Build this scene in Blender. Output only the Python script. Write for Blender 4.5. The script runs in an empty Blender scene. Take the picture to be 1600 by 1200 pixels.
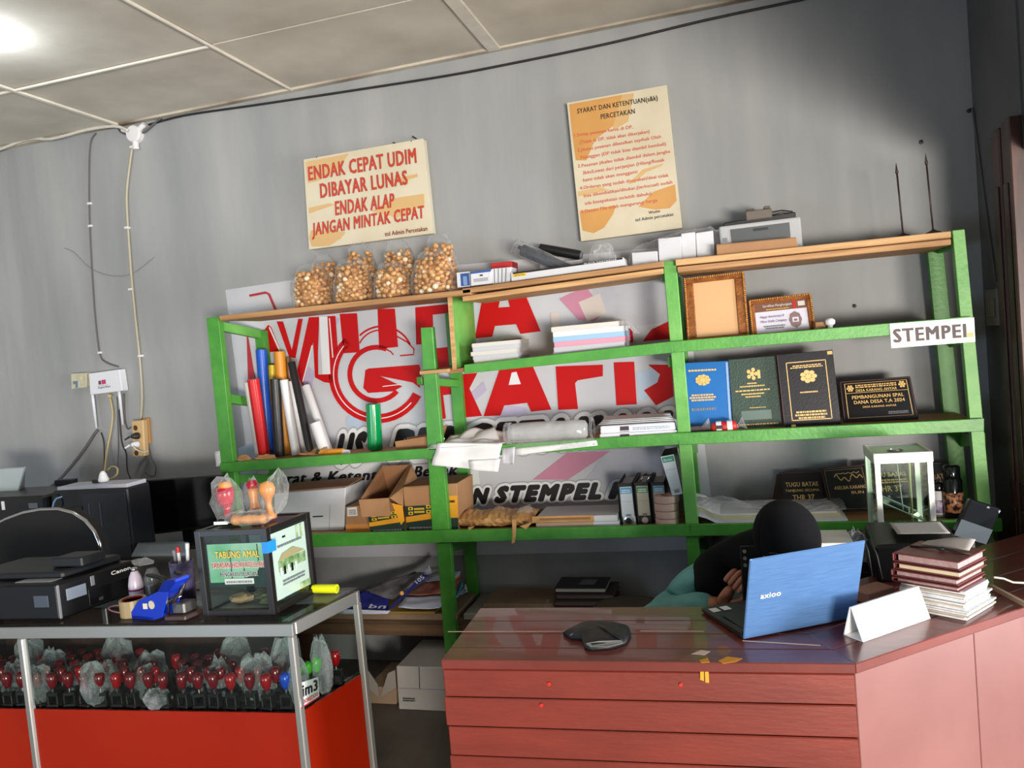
import bpy, bmesh, math, random
from mathutils import Vector as V, Matrix
from mathutils.geometry import tessellate_polygon
R = random.Random(7)
S = bpy.context.scene
COL = S.collection
pi = math.pi
# ---------------------------------------------------------------- camera
FPX = 1200.0
nx_ = V((-4210, 317, FPX)).normalized(); AX = -nx_
up_ = V((-.09, -1, 0)); up_.z = -(up_.x*AX.x + up_.y*AX.y)/AX.z
AZ = up_.normalized(); AY = AZ.cross(AX)
RW = Matrix((AX, AY, AZ))                  # camera axes (right, down, forward) -> world
EYE = V((0, -3.5, 1.55))
cam = bpy.data.cameras.new('camera'); cob = bpy.data.objects.new('camera', cam); COL.objects.link(cob)
cx_, cy_, cz_ = RW @ V((1, 0, 0)), RW @ V((0, -1, 0)), RW @ V((0, 0, -1))
cob.matrix_world = Matrix(((cx_.x, cy_.x, cz_.x, EYE.x), (cx_.y, cy_.y, cz_.y, EYE.y), (cx_.z, cy_.z, cz_.z, EYE.z), (0, 0, 0, 1)))
cam.sensor_width = 36; cam.lens = 36*FPX/1600; cam.clip_start = .02
S.camera = cob
# ---------------------------------------------------------------- light
S.view_settings.view_transform = 'Standard'; S.view_settings.look = 'None'
S.view_settings.gamma = 1; S.view_settings.use_curve_mapping = False
S.view_settings.exposure = 0.12
S.cycles.use_denoising = True; S.cycles.max_bounces = 8; S.cycles.transparent_max_bounces = 24
S.cycles.sample_clamp_indirect = 6; S.cycles.caustics_reflective = False; S.cycles.caustics_refractive = False
w = bpy.data.worlds.new('sky'); S.world = w; w.use_nodes = True
bg = w.node_tree.nodes['Background']; bg.inputs[0].default_value = (.72, .86, 1, 1); bg.inputs[1].default_value = 0.5
def area(name, loc, aim, sx, sy, power, col=(1, 1, 1)):
    l = bpy.data.lights.new(name, 'AREA'); l.shape = 'RECTANGLE'; l.size = sx; l.size_y = sy; l.energy = power; l.color = col
    o = bpy.data.objects.new(name, l); COL.objects.link(o); o.location = loc
    o.rotation_euler = (V(aim)-V(loc)).to_track_quat('-Z', 'Z').to_euler(); return o
# sunlit pavement in front of the shop, beyond the open corner: bounces daylight up under the lintel
area('pavement_daylight', (2.75, -8.0, .62), (-.4, 0, 1.4), 2.3, .8, 640, (1, .925, .82))
# bright street beside the open side of the shop
area('street_daylight', (5.0, -2.1, 1.0), (0, -1.5, 1.0), 2.8, 1.6, 470, (.97, .98, 1))
# cool fill lamp added for the left wall, set before the open front
area('front_fill', (-4.0, -7.0, .5), (-3.8, 0, 1.5), 2.4, 1.4, 70, (.66, .84, 1))
# ---------------------------------------------------------------- pixel -> place
def ray(px, py): return RW @ V((px-800, py-600, FPX))
def PY(px, py, y):
    d = ray(px, py); return EYE + d*((y-EYE.y)/d.y)
def PZ(px, py, z):
    d = ray(px, py); return EYE + d*((z-EYE.z)/d.z)
def PX(px, py, x):
    d = ray(px, py); return EYE + d*((x-EYE.x)/d.x)
# ---------------------------------------------------------------- materials
def lin(c):
    c = c/255; return c/12.92 if c <= .04045 else ((c+.055)/1.055)**2.4
def rgb(c): return (lin(c[0]), lin(c[1]), lin(c[2]), 1)
M = {}
def mat(name, c=(128, 128, 128), rough=.5, metal=0, var=0, c2=None, scale=8, stretch=(1, 1, 1), bump=0, bscale=40, spec=.5, detail=4, lo=.35, hi=.65, coat=0):
    if name in M: return M[name]
    m = bpy.data.materials.new(name); m.use_nodes = True; nt = m.node_tree; N = nt.nodes; L = nt.links
    b = N['Principled BSDF']; b.inputs['Base Color'].default_value = rgb(c); b.inputs['Roughness'].default_value = rough
    b.inputs['Metallic'].default_value = metal; b.inputs['Specular IOR Level'].default_value = spec; b.inputs['Coat Weight'].default_value = coat
    tc = mp = None
    if var or c2 or bump:
        tc = N.new('ShaderNodeTexCoord'); mp = N.new('ShaderNodeMapping'); mp.inputs['Scale'].default_value = stretch
        L.new(tc.outputs['Object'], mp.inputs[0])
    if var or c2:
        n = N.new('ShaderNodeTexNoise'); n.inputs['Scale'].default_value = scale; n.inputs['Detail'].default_value = detail; L.new(mp.outputs[0], n.inputs['Vector'])
        r = N.new('ShaderNodeValToRGB'); r.color_ramp.elements[0].position = lo; r.color_ramp.elements[1].position = hi
        a = rgb(c)
        if c2: e0, e1 = a, rgb(c2)
        else: e0, e1 = tuple(x*(1-var) for x in a[:3])+(1,), tuple(min(1, x*(1+var)) for x in a[:3])+(1,)
        r.color_ramp.elements[0].color = e0; r.color_ramp.elements[1].color = e1
        L.new(n.outputs[0], r.inputs[0]); L.new(r.outputs[0], b.inputs['Base Color'])
    if bump:
        n2 = N.new('ShaderNodeTexNoise'); n2.inputs['Scale'].default_value = bscale; n2.inputs['Detail'].default_value = 3; L.new(mp.outputs[0], n2.inputs['Vector'])
        bu = N.new('ShaderNodeBump'); bu.inputs['Strength'].default_value = bump; bu.inputs['Distance'].default_value = .01
        L.new(n2.outputs[0], bu.inputs['Height']); L.new(bu.outputs[0], b.inputs['Normal'])
    M[name] = m; return m
def film(name, op=.12, col=(235, 238, 240), rough=.12, bump=.6, bscale=30, edge=.35):
    """clear glass or plastic film: see-through, with a gloss and a slight milky body"""
    if name in M: return M[name]
    m = bpy.data.materials.new(name); m.use_nodes = True; nt = m.node_tree; N = nt.nodes; L = nt.links
    out = N['Material Output']; b = N['Principled BSDF']; b.inputs['Base Color'].default_value = rgb(col); b.inputs['Roughness'].default_value = rough
    t = N.new('ShaderNodeBsdfTransparent'); mx = N.new('ShaderNodeMixShader')
    lw = N.new('ShaderNodeLayerWeight'); lw.inputs['Blend'].default_value = edge
    ma = N.new('ShaderNodeMath'); ma.operation = 'MULTIPLY_ADD'; ma.inputs[1].default_value = .6; ma.inputs[2].default_value = op; ma.use_clamp = True
    lw.inputs['Blend'].default_value = .5; pw = N.new('ShaderNodeMath'); pw.operation = 'POWER'; pw.inputs[1].default_value = 1.2/max(edge, .1); L.new(lw.outputs['Facing'], pw.inputs[0]); L.new(pw.outputs[0], ma.inputs[0])
    if bump:
        tc = N.new('ShaderNodeTexCoord'); n2 = N.new('ShaderNodeTexNoise'); n2.inputs['Scale'].default_value = bscale; n2.inputs['Detail'].default_value = 3
        L.new(tc.outputs['Object'], n2.inputs['Vector'])
        bu = N.new('ShaderNodeBump'); bu.inputs['Strength'].default_value = bump; bu.inputs['Distance'].default_value = .02
        L.new(n2.outputs[0], bu.inputs['Height']); L.new(bu.outputs[0], b.inputs['Normal']); L.new(bu.outputs[0], lw.inputs['Normal'])
    L.new(ma.outputs[0], mx.inputs[0]); L.new(t.outputs[0], mx.inputs[1]); L.new(b.outputs[0], mx.inputs[2]); L.new(mx.outputs[0], out.inputs[0])
    M[name] = m; return m
def pane(name, tint=(225, 238, 230)):
    """a sheet of window glass: tinted see-through plus mirror gloss by angle"""
    if name in M: return M[name]
    m = bpy.data.materials.new(name); m.use_nodes = True; nt = m.node_tree; N = nt.nodes; L = nt.links; N.remove(N['Principled BSDF']); out = N['Material Output']
    t = N.new('ShaderNodeBsdfTransparent'); t.inputs[0].default_value = rgb(tint); g = N.new('ShaderNodeBsdfGlossy'); g.inputs['Roughness'].default_value = .02
    lw = N.new('ShaderNodeLayerWeight'); lw.inputs[0].default_value = .5; pw = N.new('ShaderNodeMath'); pw.operation = 'POWER'; pw.inputs[1].default_value = 5; L.new(lw.outputs['Facing'], pw.inputs[0])
    f = N.new('ShaderNodeMath'); f.operation = 'MULTIPLY_ADD'; f.inputs[1].default_value = .9; f.inputs[2].default_value = .045; L.new(pw.outputs[0], f.inputs[0]); mx = N.new('ShaderNodeMixShader'); L.new(f.outputs[0], mx.inputs[0]); L.new(t.outputs[0], mx.inputs[1]); L.new(g.outputs[0], mx.inputs[2]); L.new(mx.outputs[0], out.inputs[0])
    M[name] = m; return m
# ---------------------------------------------------------------- objects
WM = {}
def wm(o): return WM.get(o.name, Matrix.Identity(4))
def root(name, label, cat, loc=(0, 0, 0), rz=0, group=None):
    o = bpy.data.objects.new(name, None); COL.objects.link(o); o.location = loc; o.rotation_euler = (0, 0, rz); o.empty_display_size = .05
    WM[o.name] = Matrix.Translation(V(loc)) @ Matrix.Rotation(rz, 4, 'Z')
    return tag(o, label, cat, group)
def tag(o, label=None, cat=None, group=None, kind=None):
    if label: o['label'] = label
    if cat: o['category'] = cat
    if group: o['group'] = group
    if kind: o['kind'] = kind
    return o
def link(name, me, parent=None, world=True, label=None):
    o = bpy.data.objects.new(name, me); COL.objects.link(o)
    if parent is not None:
        o.parent = parent
        if world: o.matrix_parent_inverse = wm(parent).inverted(); WM[o.name] = Matrix.Identity(4)
        else: WM[o.name] = wm(parent)
    if label: o['label'] = label
    return o
def dup(r, loc=None, rz=None, label=None):
    """a copy of a thing with copies of its parts and sub-parts"""
    n = r.copy(); COL.objects.link(n)
    if loc is not None: n.location = loc
    if rz is not None: n.rotation_euler = (0, 0, rz)
    if label: n['label'] = label
    for c in KIDS.get(r.name, ()):
        d = c.copy(); COL.objects.link(d); d.parent = n
        for g in KIDS.get(c.name, ()):
            e = g.copy(); COL.objects.link(e); e.parent = d
    return n
KIDS = {}
class MB:
    def __init__(s): s.v = []; s.f = []
    def add(s, vs, fs):
        k = len(s.v); s.v += [tuple(x) for x in vs]; s.f += [tuple(i+k for i in f) for f in fs]; return s
    def hexa(s, b, t):
        return s.add(list(b)+list(t), [(3, 2, 1, 0), (4, 5, 6, 7), (0, 1, 5, 4), (1, 2, 6, 5), (2, 3, 7, 6), (3, 0, 4, 7)])
    def bx(s, x0, x1, y0, y1, z0, z1):
        return s.hexa([(x0, y0, z0), (x1, y0, z0), (x1, y1, z0), (x0, y1, z0)], [(x0, y0, z1), (x1, y0, z1), (x1, y1, z1), (x0, y1, z1)])
    def obx(s, c, ax, ay, az, hx, hy, hz):
        c = V(c); X, Y, Z = V(ax)*hx, V(ay)*hy, V(az)*hz
        if X.cross(Y).dot(Z) < 0: X = -X
        return s.hexa([c-X-Y-Z, c+X-Y-Z, c+X+Y-Z, c-X+Y-Z], [c-X-Y+Z, c+X-Y+Z, c+X+Y+Z, c-X+Y+Z])
    def cyl(s, p0, p1, r0, r1=None, n=14, cap=True):
        p0, p1 = V(p0), V(p1); r1 = r0 if r1 is None else r1; d = (p1-p0).normalized()
        a = d.orthogonal().normalized(); b = d.cross(a)
        vs = [p0+(a*math.cos(2*pi*i/n)+b*math.sin(2*pi*i/n))*r0 for i in range(n)]+[p1+(a*math.cos(2*pi*i/n)+b*math.sin(2*pi*i/n))*r1 for i in range(n)]
        fs = [(i, (i+1) % n, n+(i+1) % n, n+i) for i in range(n)]
        if cap: fs += [tuple(range(n-1, -1, -1)), tuple(range(n, 2*n))]
        return s.add(vs, fs)
    def tube(s, pts, r, n=6, cap=True):
        pts = [V(p) for p in pts]; rs = r if isinstance(r, (list, tuple)) else [r]*len(pts); vs = []; prev = None
        for i, p in enumerate(pts):
            d = (pts[min(i+1, len(pts)-1)]-pts[max(i-1, 0)]).normalized()
            a = d.orthogonal().normalized() if prev is None else (prev-d*prev.dot(d)).normalized()
            prev = a; b = d.cross(a)
            vs += [p+(a*math.cos(2*pi*k/n)+b*math.sin(2*pi*k/n))*rs[i] for k in range(n)]
        fs = [(i*n+k, i*n+(k+1) % n, (i+1)*n+(k+1) % n, (i+1)*n+k) for i in range(len(pts)-1) for k in range(n)]
        if cap: fs += [tuple(range(n-1, -1, -1)), tuple(range((len(pts)-1)*n, len(pts)*n))]
        return s.add(vs, fs)
    def lathe(s, prof, c=(0, 0, 0), n=20, sx=1, sy=1, axis=None):
        c = V(c); q = V((0, 0, 1)).rotation_difference(V(axis)).to_matrix() if axis else Matrix.Identity(3); vs = []
        for r, z in prof: vs += [c+q @ V((r*sx*math.cos(2*pi*k/n), r*sy*math.sin(2*pi*k/n), z)) for k in range(n)]
        fs = [(i*n+k, i*n+(k+1) % n, (i+1)*n+(k+1) % n, (i+1)*n+k) for i in range(len(prof)-1) for k in range(n)]
        if prof[0][0] > 1e-5: fs.append(tuple(range(n-1, -1, -1)))
        if prof[-1][0] > 1e-5: fs.append(tuple(range((len(prof)-1)*n, len(prof)*n)))
        return s.add(vs, fs)
    def ball(s, c, r, n=8, m=5, sx=1, sy=1, sz=1):
        c = V(c); vs = [c+V((0, 0, -r*sz))]; fs = []
        for j in range(1, m):
            t = -pi/2+pi*j/m
            vs += [c+V((r*sx*math.cos(t)*math.cos(2*pi*k/n), r*sy*math.cos(t)*math.sin(2*pi*k/n), r*sz*math.sin(t))) for k in range(n)]
        vs.append(c+V((0, 0, r*sz))); e = len(vs)-1
        for k in range(n):
            fs.append((0, 1+(k+1) % n, 1+k)); fs.append((e, e-n+k, e-n+(k+1) % n))
            for j in range(m-2): fs.append((1+j*n+k, 1+j*n+(k+1) % n, 1+(j+1)*n+(k+1) % n, 1+(j+1)*n+k))
        return s.add(vs, fs)
    def prism(s, poly, off):
        poly = [V(p) for p in poly]; off = V(off); n = len(poly)
        tr = tessellate_polygon([poly])
        nn = V((0, 0, 0))
        for i in range(n): nn += poly[i].cross(poly[(i+1) % n])
        fl = nn.dot(off) > 0
        fs = []
        for t in tr:
            tn = (poly[t[1]]-poly[t[0]]).cross(poly[t[2]]-poly[t[0]])
            t = tuple(t) if tn.dot(off) < 0 else tuple(reversed(t))
            fs.append(t); fs.append(tuple(i+n for i in reversed(t)))
        for i in range(n):
            j = (i+1) % n; fs.append((i, j, j+n, i+n) if fl else (j, i, i+n, j+n))
        return s.add(poly+[p+off for p in poly], fs)
    def flat(s, poly):
        poly = [V(p) for p in poly]
        return s.add(poly, [tuple(t) for t in tessellate_polygon([poly])])
    def grid(s, nu, nv, fn):
        vs = [fn(i/nu, j/nv) for j in range(nv+1) for i in range(nu+1)]
        return s.add(vs, [(j*(nu+1)+i, j*(nu+1)+i+1, (j+1)*(nu+1)+i+1, (j+1)*(nu+1)+i) for j in range(nv) for i in range(nu)])
    def mesh(s, name, m, smooth=False, bevel=0, fix=False, seg=1):
        me = bpy.data.meshes.new(name); me.from_pydata(s.v, [], s.f)
        if bevel or fix:
            b = bmesh.new(); b.from_mesh(me)
            if fix: bmesh.ops.recalc_face_normals(b, faces=b.faces)
            if bevel: bmesh.ops.bevel(b, geom=b.edges[:], offset=bevel, segments=seg, affect='EDGES', profile=.6, clamp_overlap=True)
            b.to_mesh(me); b.free()
        me.materials.append(m)
        if smooth: me.polygons.foreach_set('use_smooth', [True]*len(me.polygons))
        me.update(); return me
    def build(s, name, m, parent=None, smooth=False, bevel=0, world=True, fix=False, label=None, seg=1, solid=0, sub=0):
        o = link(name, s.mesh(name, m, smooth, bevel, fix, seg), parent, world, label)
        if solid: k = o.modifiers.new('thickness', 'SOLIDIFY'); k.thickness = solid; k.offset = 0
        if sub: k = o.modifiers.new('smooth', 'SUBSURF'); k.levels = k.render_levels = sub
        if parent is not None: KIDS.setdefault(parent.name, []).append(o)
        return o
def struct(name, mb, m, parent=None, **k):
    o = mb.build(name, m, parent, **k)
    if parent is None: o['kind'] = 'structure'
    return o
# ---------------------------------------------------------------- writing
_tx = {}
def glyphs(s, bold=0, shear=0, space=1, track=None):
    k = (s, bold, shear, space, track)
    if k in _tx: return _tx[k]
    c = bpy.data.curves.new('lettering', 'FONT'); c.body = s; c.size = 1; c.shear = shear; c.space_character = space+(bold*1.6 if track is None else track); c.resolution_u = 2
    o = bpy.data.objects.new('lettering', c); me = o.to_mesh()
    v0 = [(v.co.x, v.co.y) for v in me.vertices]; f0 = [tuple(p.vertices) for p in me.polygons]; vs, fs = [], []
    o.to_mesh_clear(); bpy.data.objects.remove(o); bpy.data.curves.remove(c)
    m = 1 if bold <= 0 else (4 if bold < .08 else 20)      # heavier strokes: the glyphs overprinted around a small circle
    for i in range(m):
        dx, dy = (bold*math.cos(2*pi*i/m+.78), bold*math.sin(2*pi*i/m+.78)*(.5 if bold < .08 else 1)) if m > 1 else (0, 0); n = len(vs)
        vs += [(x+dx, y+dy) for x, y in v0]; fs += [tuple(j+n for j in f) for f in f0]
    _tx[k] = vs, fs; return vs, fs
CAP = .73
def text(s, quad, m, parent, bold=0, shear=0, space=1, lift=0, name='lettering', world=True, label=None, track=None):
    """writes s so that it fills quad = lower left, lower right, upper right, upper left (baseline to capital height)"""
    vs, fs = glyphs(s, bold, shear, space, track); e_ = 0 if track is None else bold*.985
    x0 = min(v[0] for v in vs)+e_; x1 = max(v[0] for v in vs)-e_; a, b, c, d = [V(q) for q in quad]
    n = (b-a).cross(d-a).normalized()*lift; mb = MB()
    mc = 1 if bold <= 0 else (4 if bold < .08 else 20); per = len(vs)//mc; st = (b-a).cross(d-a).normalized()*(.00025/mc)
    mb.add([(a*(1-u)+b*u)*(1-v)+(d*(1-u)+c*u)*v+n+st*(i//per) for i, (u, v) in enumerate(((p[0]-x0)/(x1-x0), p[1]/CAP) for p in vs)], fs)
    return mb.build(name, m, parent, world=world, label=label)
def scribble(quad, m, parent, rows, lift=0, name='lettering', world=True, seed=1, fill=.62, inset=0):
    """lines of print too small to read: short uneven dashes"""
    q = random.Random(seed); a, b, c, d = [V(x) for x in quad]; n = (b-a).cross(d-a).normalized()*lift; mb = MB()
    P2 = lambda u, v: (a*(1-u)+b*u)*(1-v)+(d*(1-u)+c*u)*v+n
    for i in range(rows):
        y0 = 1-(i+1)/rows; y1 = y0+fill/rows; ins = inset*q.random(); u = ins
        while u < 1-ins-.01:
            w_ = min(q.uniform(.03, .11), 1-ins-u); mb.add([P2(u, y0), P2(u+w_, y0), P2(u+w_, y1), P2(u, y1)], [(0, 1, 2, 3)]); u += w_+.018
    return mb.build(name, m, parent, world=world)
def quadY(px, y): return [PY(a, b, y) for a, b in px]
# ================================================================ ROOM
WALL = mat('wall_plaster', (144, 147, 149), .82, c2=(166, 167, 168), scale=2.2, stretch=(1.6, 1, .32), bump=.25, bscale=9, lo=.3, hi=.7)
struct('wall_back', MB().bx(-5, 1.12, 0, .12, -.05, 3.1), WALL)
DARKW = mat('side_wall_plaster', (92, 93, 96), .85, var=.12, scale=3, bump=.2, bscale=12)  # shade of the side wall put into a darker plaster colour
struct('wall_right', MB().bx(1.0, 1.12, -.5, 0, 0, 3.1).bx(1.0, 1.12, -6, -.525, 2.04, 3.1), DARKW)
struct('low_light_block', MB().bx(1.0, 1.1, -1.25, -.525, 0, .9), DARKW)  # unseen low block added to keep street daylight off the lower wall
struct('front_sky_block', MB().bx(-5.12, 1.12, -6.1, -6, 2.2, 3.1), WALL)  # unseen strip added above the opening to cut skylight on the upper wall
struct('wall_left', MB().bx(-5.12, -5, -5, .12, 0, 3.1), WALL)
FLOOR = mat('floor_cement', (92, 84, 76), .6, var=.25, scale=4, bump=.1, bscale=30)
struct('floor', MB().bx(-5.12, 1.12, -6, .12, -.08, 0), FLOOR)
GROUND = mat('pavement', (150, 146, 140), .9, var=.1, scale=2)
struct('ground_outside', MB().bx(-14, 14, -22, -6, -.2, -.1).bx(1.12, 14, -6, 8, -.2, -.1), GROUND)
CEIL = mat('ceiling_board', (214, 208, 196), .85, c2=(188, 181, 168), scale=3.5, lo=.3, hi=.75, bump=.12, bscale=14)
BATT = mat('ceiling_batten', (222, 217, 205), .8, var=.08, scale=9)
DUST = mat('dark_gap', (52, 45, 40), .9)
ceil = struct('ceiling', MB().bx(-5.12, 1.12, -6, .12, 2.93, 3.05), DUST)
xs = [1.0, .13, -.93, -1.985, -3.04, -4.1, -5.0]; ys = [-.02, -.645, -1.86, -3.1, -4.3, -5.6]
for i in range(len(xs)-1):
    for j in range(len(ys)-1):
        x1, x0, y1, y0 = xs[i]-.004, xs[i+1]+.004, ys[j]-.004, ys[j+1]+.004; s = [R.uniform(-.004, .003) for _ in range(4)]
        MB().hexa([(x0, y0, 2.91+s[0]), (x1, y0, 2.91+s[1]), (x1, y1, 2.91+s[2]), (x0, y1, 2.91+s[3])],
                  [(x0, y0, 2.931), (x1, y0, 2.931), (x1, y1, 2.931), (x0, y1, 2.931)]).build('ceiling_panel', CEIL, ceil)
for x, w_ in ((-.93, .03), (-1.985, .006), (-3.04, .012)):
    MB().bx(x-w_, x+w_, -5.6, -.02, 2.898, 2.91).build('ceiling_batten', BATT, ceil, bevel=.002)
MB().bx(-5, -2.0, -.652, -.638, 2.9, 2.91).build('ceiling_batten', BATT, ceil, bevel=.002)
MB().bx(-4.9, 1.0, -.035, -.001, 2.9, 2.928).build('ceiling_batten', mat('cornice_wood', (120, 104, 88), .8, c2=(205, 196, 180), scale=5, stretch=(.5, 1, 1)), ceil)
# bare bulb on the ceiling, just beyond the frame
bl = bpy.data.lights.new('bulb_light', 'POINT'); bl.energy = 6; bl.shadow_soft_size = .05; bl.color = (.85, .93, 1); bo = bpy.data.objects.new('bulb_light', bl); COL.objects.link(bo); bo.location = PZ(-32, 86, 2.83)
# folded wooden door leaves against the side wall
BROWN = mat('dark_door_wood', (74, 46, 40), .45, c2=(48, 30, 27), scale=6, stretch=(6, 6, .6), bump=.1)
dr = struct('door_1', MB().bx(.955, .998, -.52, -.49, 0, 2.16), BROWN, bevel=.004)
for k, (y0, y1, x) in enumerate(((-.345, -.285, .968), (-.41, -.348, .955), (-.486, -.413, .962))):
    MB().bx(x, .995, y0, y1, .01, 2.14+.01*k).build('door_leaf', BROWN, dr, bevel=.006)
    MB().bx(x-.006, x, y0+.015, y1-.015, .9, 1.95).build('panel', BROWN, dr, bevel=.003)
    MB().bx(x-.006, x, y0+.015, y1-.015, .12, .8).build('panel', BROWN, dr, bevel=.003)
# ================================================================ SHELF RACK
def slab(px, y, d, mb=None):
    mb = mb or MB(); mb.prism([PY(a, b, y) for a, b in px], (0, d, 0)); return mb
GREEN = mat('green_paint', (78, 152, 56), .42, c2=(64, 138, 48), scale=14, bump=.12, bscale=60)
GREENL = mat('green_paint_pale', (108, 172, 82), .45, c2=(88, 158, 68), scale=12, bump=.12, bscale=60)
WOOD = mat('raw_plank_wood', (186, 140, 92), .6, c2=(150, 108, 68), scale=5, stretch=(.6, 8, 12), bump=.15, bscale=20)
WOODL = mat('raw_batten_wood', (206, 164, 112), .6, c2=(176, 132, 86), scale=5, stretch=(.6, 8, 12), bump=.15, bscale=20)
FY, BY = -.36, -.03
rk = root('shelf_rack', 'bright green hand-built wooden shelf rack with raw plank tops along the grey wall', 'shelf rack', (-.75, -.2, 0))
def post(px, y, label=None, m=GREEN, to_floor=True, d=.035):
    pts = [PY(a, b, y) for a, b in px]
    if to_floor: pts[2].z = pts[3].z = 0.0
    MB().prism(pts, (0, d, 0)).build('post', m, rk, bevel=.002)
post([(322, 497), (341, 495), (371, 805), (351, 809)], FY)
post([(397, 518), (412, 516), (440, 800), (425, 800)], BY-.035)
post([(657, 512), (675, 511), (702, 830), (675, 830)], FY, to_floor=False)
post([(682, 849), (703, 848), (711, 1000), (692, 1000)], FY)
post([(695, 489), (712, 488), (744, 925), (728, 925)], BY-.035)
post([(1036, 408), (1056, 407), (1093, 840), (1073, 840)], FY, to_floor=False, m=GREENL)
post([(1072, 837), (1091, 837), (1097, 900), (1077, 900)], FY)
post([(1043, 435), (1063, 432), (1104, 850), (1086, 850)], BY-.035)
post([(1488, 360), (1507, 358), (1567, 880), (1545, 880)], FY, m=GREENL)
post([(1449, 385), (1474, 385), (1527, 800), (1500, 800)], BY-.035)
def rail(px, y=FY-.022, d=.02, m=GREEN, name='rail'): slab(px, y, d).build(name, m, rk, bevel=.002)
rail([(343, 724), (669, 700.5), (672, 716), (345, 739)])
rail([(668, 703), (1060, 676.5), (1060, 695), (670, 718)])
rail([(1058, 677), (1538, 654), (1538, 674), (1060, 695.5)])
rail([(725, 570), (1052, 533), (1053, 551), (725, 584)])
rail([(1050, 533.5), (1520, 494), (1521, 514), (1053, 551)])
rail([(380, 838), (690, 829), (690, 848), (380, 859)])
rail([(688, 829), (1080, 819.5), (1080, 838), (690, 848)])
rail([(1076, 820), (1566, 811), (1567, 831), (1079, 838)])
# side bars front to back
def bar(a, ya, b, yb, h=.045, t=.03, m=GREEN):
    p, q = PY(*a, ya), PY(*b, yb); d = (q-p).normalized(); s = d.cross(V((0, 0, 1))).normalized()
    MB().obx((p+q)/2, d, s, V((0, 0, 1)), (q-p).length/2, t/2, h/2).build('side_bar', m, rk, bevel=.002)
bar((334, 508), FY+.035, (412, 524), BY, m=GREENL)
bar((350, 622), FY+.035, (424, 633), BY)
bar((360, 748), FY+.035, (433, 748), BY)
bar((364, 862), FY+.035, (440, 850), BY)
bar((655, 595), FY+.035, (720, 600), BY, h=.035)
bar((683, 720), FY+.035, (735, 715), BY)
bar((690, 858), FY+.035, (740, 845), BY)
for a, b in (((1040, 430), (1055, 437)), ((1049, 565), (1065, 562)), ((1066, 700), (1085, 700)), ((1080, 850), (1100, 850))): bar(a, FY+.035, b, BY)
for a, b in (((1497, 378), (1465, 388)), ((1515, 525), (1484, 535)), ((1535, 685), (1500, 690)), ((1550, 838), (1520, 838))): bar(a, FY+.035, b, BY, t=.02)
# divider panel of the middle bay
a, b, c, d = PY(706, 462, FY), PY(714, 577, FY), PY(706, 462, FY), PY(714, 577, FY)
c.y = d.y = -.07
MB().prism([a, b, d, c], (-.018, 0, 0)).build('divider_panel', GREENL, rk, bevel=.001)
MB().obx((a+b)/2+V((-.009, -.003, 0)), (1, 0, 0), (0, 1, 0), (b-a).normalized(), .0095, .003, (b-a).length/2).build('divider_edge', WOODL, rk)
def tier(pl, pr, h, y0=FY, y1=-.06, m=WOOD, name='shelf_board'):
    """a board whose front top edge runs between two pixels"""
    a, b = PY(*pl, y0), PY(*pr, y0); mb = MB(); z = V((0, 0, h)); k = V((0, y1-y0, 0))
    mb.hexa([a-z, b-z, b-z+k, a-z+k], [a, b, b+k, a+k]); mb.build(name, m, rk, bevel=.002)
    return (a.z+b.z)/2
TZ = {}
TZ['lt'] = tier((342, 493.5), (735, 451.5), .024, FY-.03)            # top planks, split over the bays
TZ['mt'] = tier((722, 451), (1036, 408), .022, FY-.03); tier((722, 463), (1036, 419), .022, FY-.012, m=WOODL)
TZ['rt'] = tier((1055, 405.5), (1486, 361), .024, FY-.03, m=WOODL); tier((1058, 417), (1486, 373), .022, FY-.012)
TZ['m3'] = tier((700, 577.5), (1050, 539), .018); TZ['r3'] = tier((1056, 540), (1500, 503), .018)
TZ['l2'] = tier((350, 729), (700, 704), .015); TZ['m2'] = tier((680, 708), (1065, 680), .015); TZ['r2'] = tier((1066, 680), (1530, 658), .015)
TZ['l1'] = tier((370, 841), (695, 832), .015); TZ['m1'] = tier((690, 832), (1078, 823), .015); TZ['r1'] = tier((1080, 823), (1543, 815), .015)
tier((655, 580), (700, 576), .016, FY-.03, m=WOODL)
TOPZ = 1.80
# raw wooden platform at the foot of the rack
FOOT = .345
pl = root('low_platform', 'low raw wooden platform under the green rack holding cardboard and flyers', 'platform', (-.75, -.2, 0))
PLW = mat('old_board', (120, 92, 66), .75, c2=(86, 64, 46), scale=5, stretch=(.6, 6, 8))
for k, (y0, y1) in enumerate(((-.322, -.235), (-.23, -.145), (-.14, -.07))):
    MB().bx(-2.3, .9, y0, y1, FOOT-.03, FOOT-.002*k).build('plank', PLW, pl, bevel=.003)
MB().bx(-2.3, .9, -.322, -.306, FOOT-.085, FOOT-.03).build('apron', PLW, pl, bevel=.002)
for x in (-2.2, -.9, .2):
    for y in (-.304, -.11): MB().bx(x, x+.04, y, y+.04, 0, FOOT-.03).build('leg', PLW, pl)
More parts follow.
